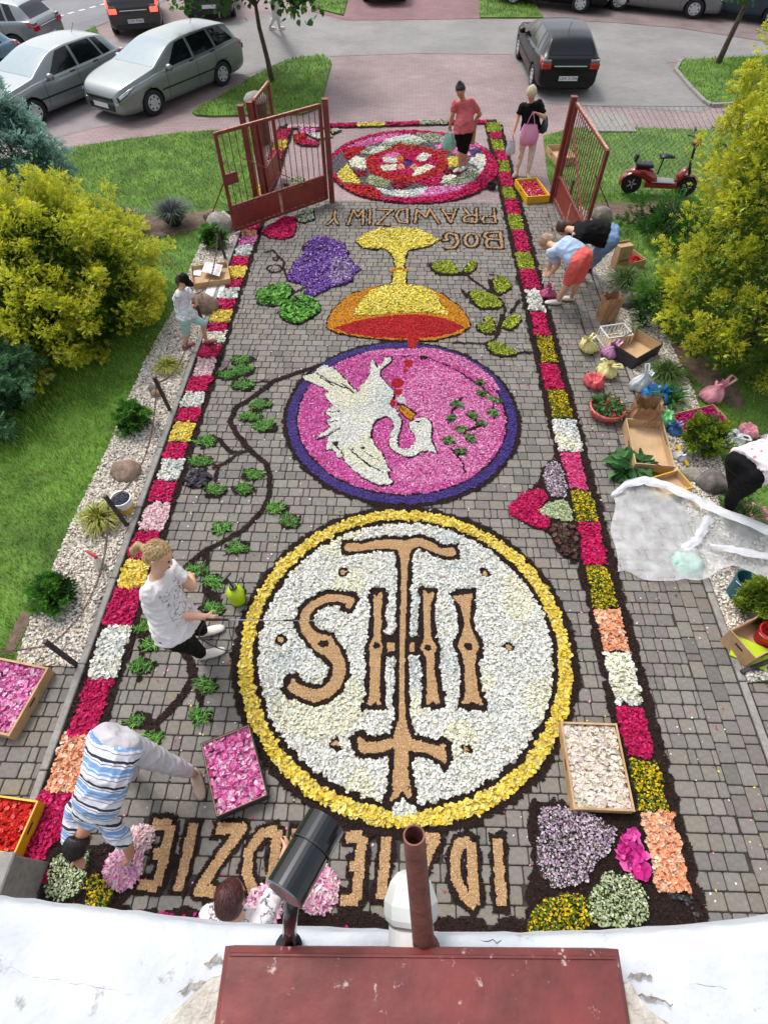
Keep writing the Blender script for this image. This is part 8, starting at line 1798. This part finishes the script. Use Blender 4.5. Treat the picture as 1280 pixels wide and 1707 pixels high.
# litter bin behind the wicket posts
g = G(437, 236); r = thing('litter_bin', 'pale capped dark litter bin behind the wicket posts', 'bin', (g.x, g.y, 0)); MB().lathe([(.2, 0), (.22, .02), (.22, .8), (.2, .82)], (0, 0, 0), 18).build('drum', mat('dark_wood', C(70, 58, 50), .8, var=.3, scale=12), r, world=False); MB().lathe([(.26, .82), (.27, .86), (.2, .95), (.06, 1.0), (.01, 1.01)], (0, 0, 0), 18).build('cap', M_CONC, r, world=False, smooth=True)
# ================================================================ THE BUILDING'S LEDGE BELOW THE CAMERA
M_LIMEW = mat('whitewash', C(236, 240, 247, .62), 0.9, var=0.03, scale=4.0, bump=0.6, bscale=10, col2=C(214, 222, 234, .6), dirt=(C(186, 184, 180, .6), 11.0, 0.62))
M_PLAST = mat('rough_plaster', C(206, 200, 190), 0.95, var=0.15, scale=14, bump=0.8, bscale=40, col2=C(160, 150, 138))
M_REDMET = mat('red_sheet_metal', C(122, 52, 48), 0.5, var=0.2, scale=5, bump=0.2, bscale=12, col2=C(86, 36, 36), dirt=(C(190, 166, 160), 30.0, 0.615))
M_PIPE = mat('rusty_pipe', C(128, 80, 70), 0.6, metal=.2, var=0.16, scale=24, bump=0.2, bscale=90, col2=C(98, 56, 48)); M_FROST = mat('frosted_lamp_glass', C(216, 220, 216), 0.4, var=0.06, scale=10, dirt=(C(170, 186, 150), 7.0, .62)); M_LAMPB = mat('black_lamp_metal', C(34, 37, 42), 0.22, metal=.5, var=0.06, coat=.4)
ZL = 3.85
edge = [G(u, v, ZL) for u, v in [(-260, 1462), (0, 1496), (120, 1509), (240, 1522), (350, 1535), (480, 1543), (640, 1549), (800, 1553), (950, 1553), (1060, 1549), (1180, 1542), (1280, 1531), (1500, 1505)]]
fac = thing('church_ledge', 'white masonry ledge with red metal cover along the bottom of the picture', 'building', (0, -.3, 0))
poly = [(p.x, p.y) for p in edge]+[(2.2, -2.4), (-2.2, -2.4)]
def ledge():
    """top of the ledge as a fine grid so that its surface can be uneven, with a rounded lip"""
    xs = np.linspace(-1.6, 1.6, 80); ex = [p.x for p in edge]; ey = [p.y for p in edge]; V = []; F = []
    prof = [(0.0, -.22), (-.004, -.05), (-.008, -.015), (-.022, -.002), (-.06, 0.0), (-.14, .002), (-.26, .004), (-.4, .01), (-.6, .01), (-1.2, .02)]
    for x in xs:
        y = np.interp(x, ex, ey)
        for k, (dy, dz) in enumerate(prof): V.append((x, y+dy+(rng.normal(0, .0015) if k < 4 else 0), ZL+dz+.004*math.sin(x*7+k)+rng.normal(0, .0012)))
    n = len(prof)
    for i in range(len(xs)-1):
        for j in range(n-1): F.append((i*n+j, i*n+j+1, (i+1)*n+j+1, (i+1)*n+j))
    return V, [tuple(reversed(f)) for f in F]
V, F = ledge(); mk('ledge_top', np.array(V), F, M_LIMEW, fac, smooth=True)
# wall below the ledge, down to the ground
yb = min(p.y for p in edge)-.45
MB().box((0, yb-.2, (ZL-.26)/2), (3.0, .4, ZL-.26)).build('wall', M_LIMEW, fac)
# red sheet-metal cover with a folded front and standing edges
zr = ZL+.13
A, B = G(376, 1577, zr), G(1030, 1582, zr); A2, B2 = G(378, 1592, zr+.012), G(1028, 1598, zr+.012)
V = [(A.x, A.y, ZL+.03), (B.x, B.y, ZL+.03), (A.x, A.y, zr), (B.x, B.y, zr), (A2.x+.004, A2.y, zr+.012), (B2.x-.002, B2.y, zr+.012), (A2.x+.02, -1.3, zr+.03), (B2.x-.03, -1.3, zr+.03), (A.x, A.y-.02, ZL+.03), (B.x, B.y-.02, ZL+.03)]
mk('metal_cover', np.array(V), [(0, 1, 3, 2), (2, 3, 5, 4), (4, 5, 7, 6)], M_REDMET, fac)
MB().add([(A.x, A.y, ZL+.02), (A.x, A.y, zr), (A2.x+.004, A2.y, zr+.012), (A2.x+.02, -1.3, zr+.03), (A2.x+.02, -1.3, ZL+.02)], [(0, 1, 2, 3, 4)]).build('cover_side', M_REDMET, fac); MB().add([(B.x, B.y, ZL+.02), (B.x, B.y, zr), (B2.x-.002, B2.y, zr+.012), (B2.x-.03, -1.3, zr+.03), (B2.x-.03, -1.3, ZL+.02)], [(4, 3, 2, 1, 0)]).build('cover_side', M_REDMET, fac)
MB().tube([(A2.x+.006, A2.y+.001, zr+.0125), (B2.x-.004, B2.y+.001, zr+.0125)], .0035, 6).build('folded_seam', M_REDMET, fac)
# rough plaster shoulders on both sides of the cover
def shoulder(px_, z1, nm):
    P = [G(u, v, z1) for u, v in px_]; mb = MB(); mb.prism([(p.x, p.y) for p in P], ZL-.02, z1); o = mb.build(nm, M_PLAST, fac, bevel=.008, seg=2)
    bm = bmesh.new(); bm.from_mesh(o.data); bmesh.ops.triangulate(bm, faces=bm.faces); bmesh.ops.subdivide_edges(bm, edges=bm.edges, cuts=3, use_grid_fill=True)
    for v in bm.verts: v.co += Vector((mnoise.noise(v.co*30), mnoise.noise(v.co*30+Vector((9, 0, 0))), mnoise.noise(v.co*24+Vector((0, 9, 0)))))*.006
    bm.to_mesh(o.data); bm.free()
shoulder([(388, 1618), (352, 1630), (318, 1662), (262, 1712), (240, 1780), (392, 1780)], zr-.012, 'plaster_shoulder')
shoulder([(1026, 1638), (1052, 1640), (1082, 1684), (1140, 1722), (1160, 1780), (1012, 1780)], zr-.012, 'plaster_shoulder')
M_CRACK = mat('plaster_crack', C(168, 162, 154), .95, var=.3, scale=40)
def crack(pts, w_):
    P = [G(u, v, ZL+.014) for u, v in pts]; V = []; F = []; Q = []
    for a_, b_ in zip(P[:-1], P[1:]):
        for k in range(6): Q.append(a_.lerp(b_, k/6)+Vector((rng.normal(0, .002), rng.normal(0, .002), 0)))
    for i, q in enumerate(Q): ww = w_*rng.uniform(.2, 1)*(1-abs(2*i/len(Q)-1)**3); V += [(q.x, q.y-ww, q.z), (q.x, q.y+ww, q.z+.003)]
    for i in range(len(Q)-1): F.append((2*i, 2*i+2, 2*i+3, 2*i+1))
    mk('crack', np.array(V), F, M_CRACK, fac)
for pts, w_ in (([(0, 1612), (60, 1626), (140, 1642), (235, 1655)], .0007), ([(340, 1608), (362, 1598), (376, 1606)], .008), ([(296, 1656), (320, 1644), (352, 1636)], .007), ([(1042, 1630), (1070, 1624), (1090, 1634)], .007), ([(1050, 1652), (1090, 1666), (1128, 1676)], .004), ([(1150, 1640), (1220, 1650)], .0008), ([(470, 1568), (500, 1566)], .002), ([(800, 1566), (840, 1570)], .002)): crack(pts, w_)
# flag-holder pipe
bs = G(707, 1584, 3.93); tp = G(690, 1392, 4.27); dr = (tp-bs).normalized()
fp = thing('flag_pipe', 'open rusty flag-holder pipe standing up from the ledge', 'pipe', tuple(bs))
def pipe(a, b, r0, r1, ri, n=28):
    d_ = (b-a).normalized(); s_ = d_.cross(Vector((0, 0, 1))).normalized(); u_ = s_.cross(d_); V = []; F = []
    for c, r_ in ((a, r0), (b, r1), (b, ri), (a+d_*.05, ri)):
        for k in range(n): t = 2*math.pi*k/n; V.append(c+s_*r_*math.cos(t)+u_*r_*math.sin(t))
    for i in range(3):
        for k in range(n): F.append((i*n+k, i*n+(k+1) % n, (i+1)*n+(k+1) % n, (i+1)*n+k))
    F.append(tuple(3*n+k for k in range(n)))
    return V, F
V, F = pipe(bs, tp, .0225, .0195, .0165); mk('tube', np.array([tuple(v) for v in V]), F, M_PIPE, fp, smooth=False)
MB().lathe([(.034, 0), (.034, .006)], bs-Vector((0, 0, .012)), 20).build('foot_plate', M_PIPE, fp); MB().tube([bs+Vector((.012, -.022, .01)), bs+Vector((.014, -.03, .016))], .006, 8).build('bolt', M_CONC, fp)
# frosted lamp
lb, lt = G(686, 1578, 3.90), G(684, 1452, 3.94); ld = (lt-lb).normalized(); lp = thing('frosted_lamp', 'frosted white lamp lying out over the ledge behind the rusty pipe', 'lamp', tuple(lb))
L_ = (lt-lb).length; m = MB(); m.lathe([(.046, 0), (.048, .004), (.048, L_*.28), (.044, L_*.30)], lb, 24, tuple(ld)); m.build('socket', mat('white_lamp_base', C(236, 238, 236), .5, var=.04), lp)
m = MB(); m.lathe([(.044, L_*.295), (.054, L_*.34), (.058, L_*.42), (.058, L_*.60), (.044, L_*.86), (.030, L_*.97), (.024, L_*.99), (.005, L_*.995)], lb, 8, tuple(ld)); m.build('glass', M_FROST, lp)
MB().lathe([(.0475, L_*.285), (.0485, L_*.288), (.0485, L_*.30), (.0475, L_*.303)], lb, 24, tuple(ld)).build('seal_ring', M_CONC, lp)
# black cylindrical lamp on a bracket
a, b = G(474, 1490, 4.215), G(543, 1370, 4.185); bd_ = (b-a).normalized(); bl_ = thing('black_spotlight', 'black cylindrical spotlight on a short bracket at the ledge', 'spotlight', tuple(G(480, 1575, ZL)))
Lb = (b-a).length
m = MB(); m.lathe([(.034, .0), (.0385, .0), (.0385, Lb*.62), (.040, Lb*.62), (.040, Lb)], a, 32, tuple(bd_)); m.build('housing', M_LAMPB, bl_, smooth=False)
m = MB(); m.lathe([(.001, -.002), (.033, -.002), (.037, .003)], a, 32, tuple(bd_), closed=False); m.build('end_glass', mat('spotlight_glass', C(96, 106, 112), .12, var=.1, spec=.9, coat=.6), bl_)
MB().lathe([(.0412, Lb*.60), (.0412, Lb*.625)], a, 32, tuple(bd_), closed=False).build('joint_ring', M_BLKPL, bl_)
c = a+bd_*.03; MB().tube([c-Vector((0, 0, .03)), G(484, 1530, 4.1), G(482, 1578, 3.88)], [.012, .014, .015], 10).build('bracket', M_LAMPB, bl_, smooth=True); MB().lathe([(.03, 0), (.03, .008)], G(482, 1580, ZL+.02), 16).build('bracket_foot', M_LAMPB, bl_)
# pale concrete pillar at the lower left
g = G(8, 1465, .55); o = thing('stone_pillar', 'pale grey square pillar at the lower left edge', 'pillar', (g.x, g.y, 0)); MB().box((g.x-.16, g.y, .27), (.34, .30, .54)).build('shaft', M_CONC, o, bevel=.01); MB().box((g.x-.16, g.y, .56), (.37, .33, .05)).build('cap', M_CONC, o, bevel=.01)
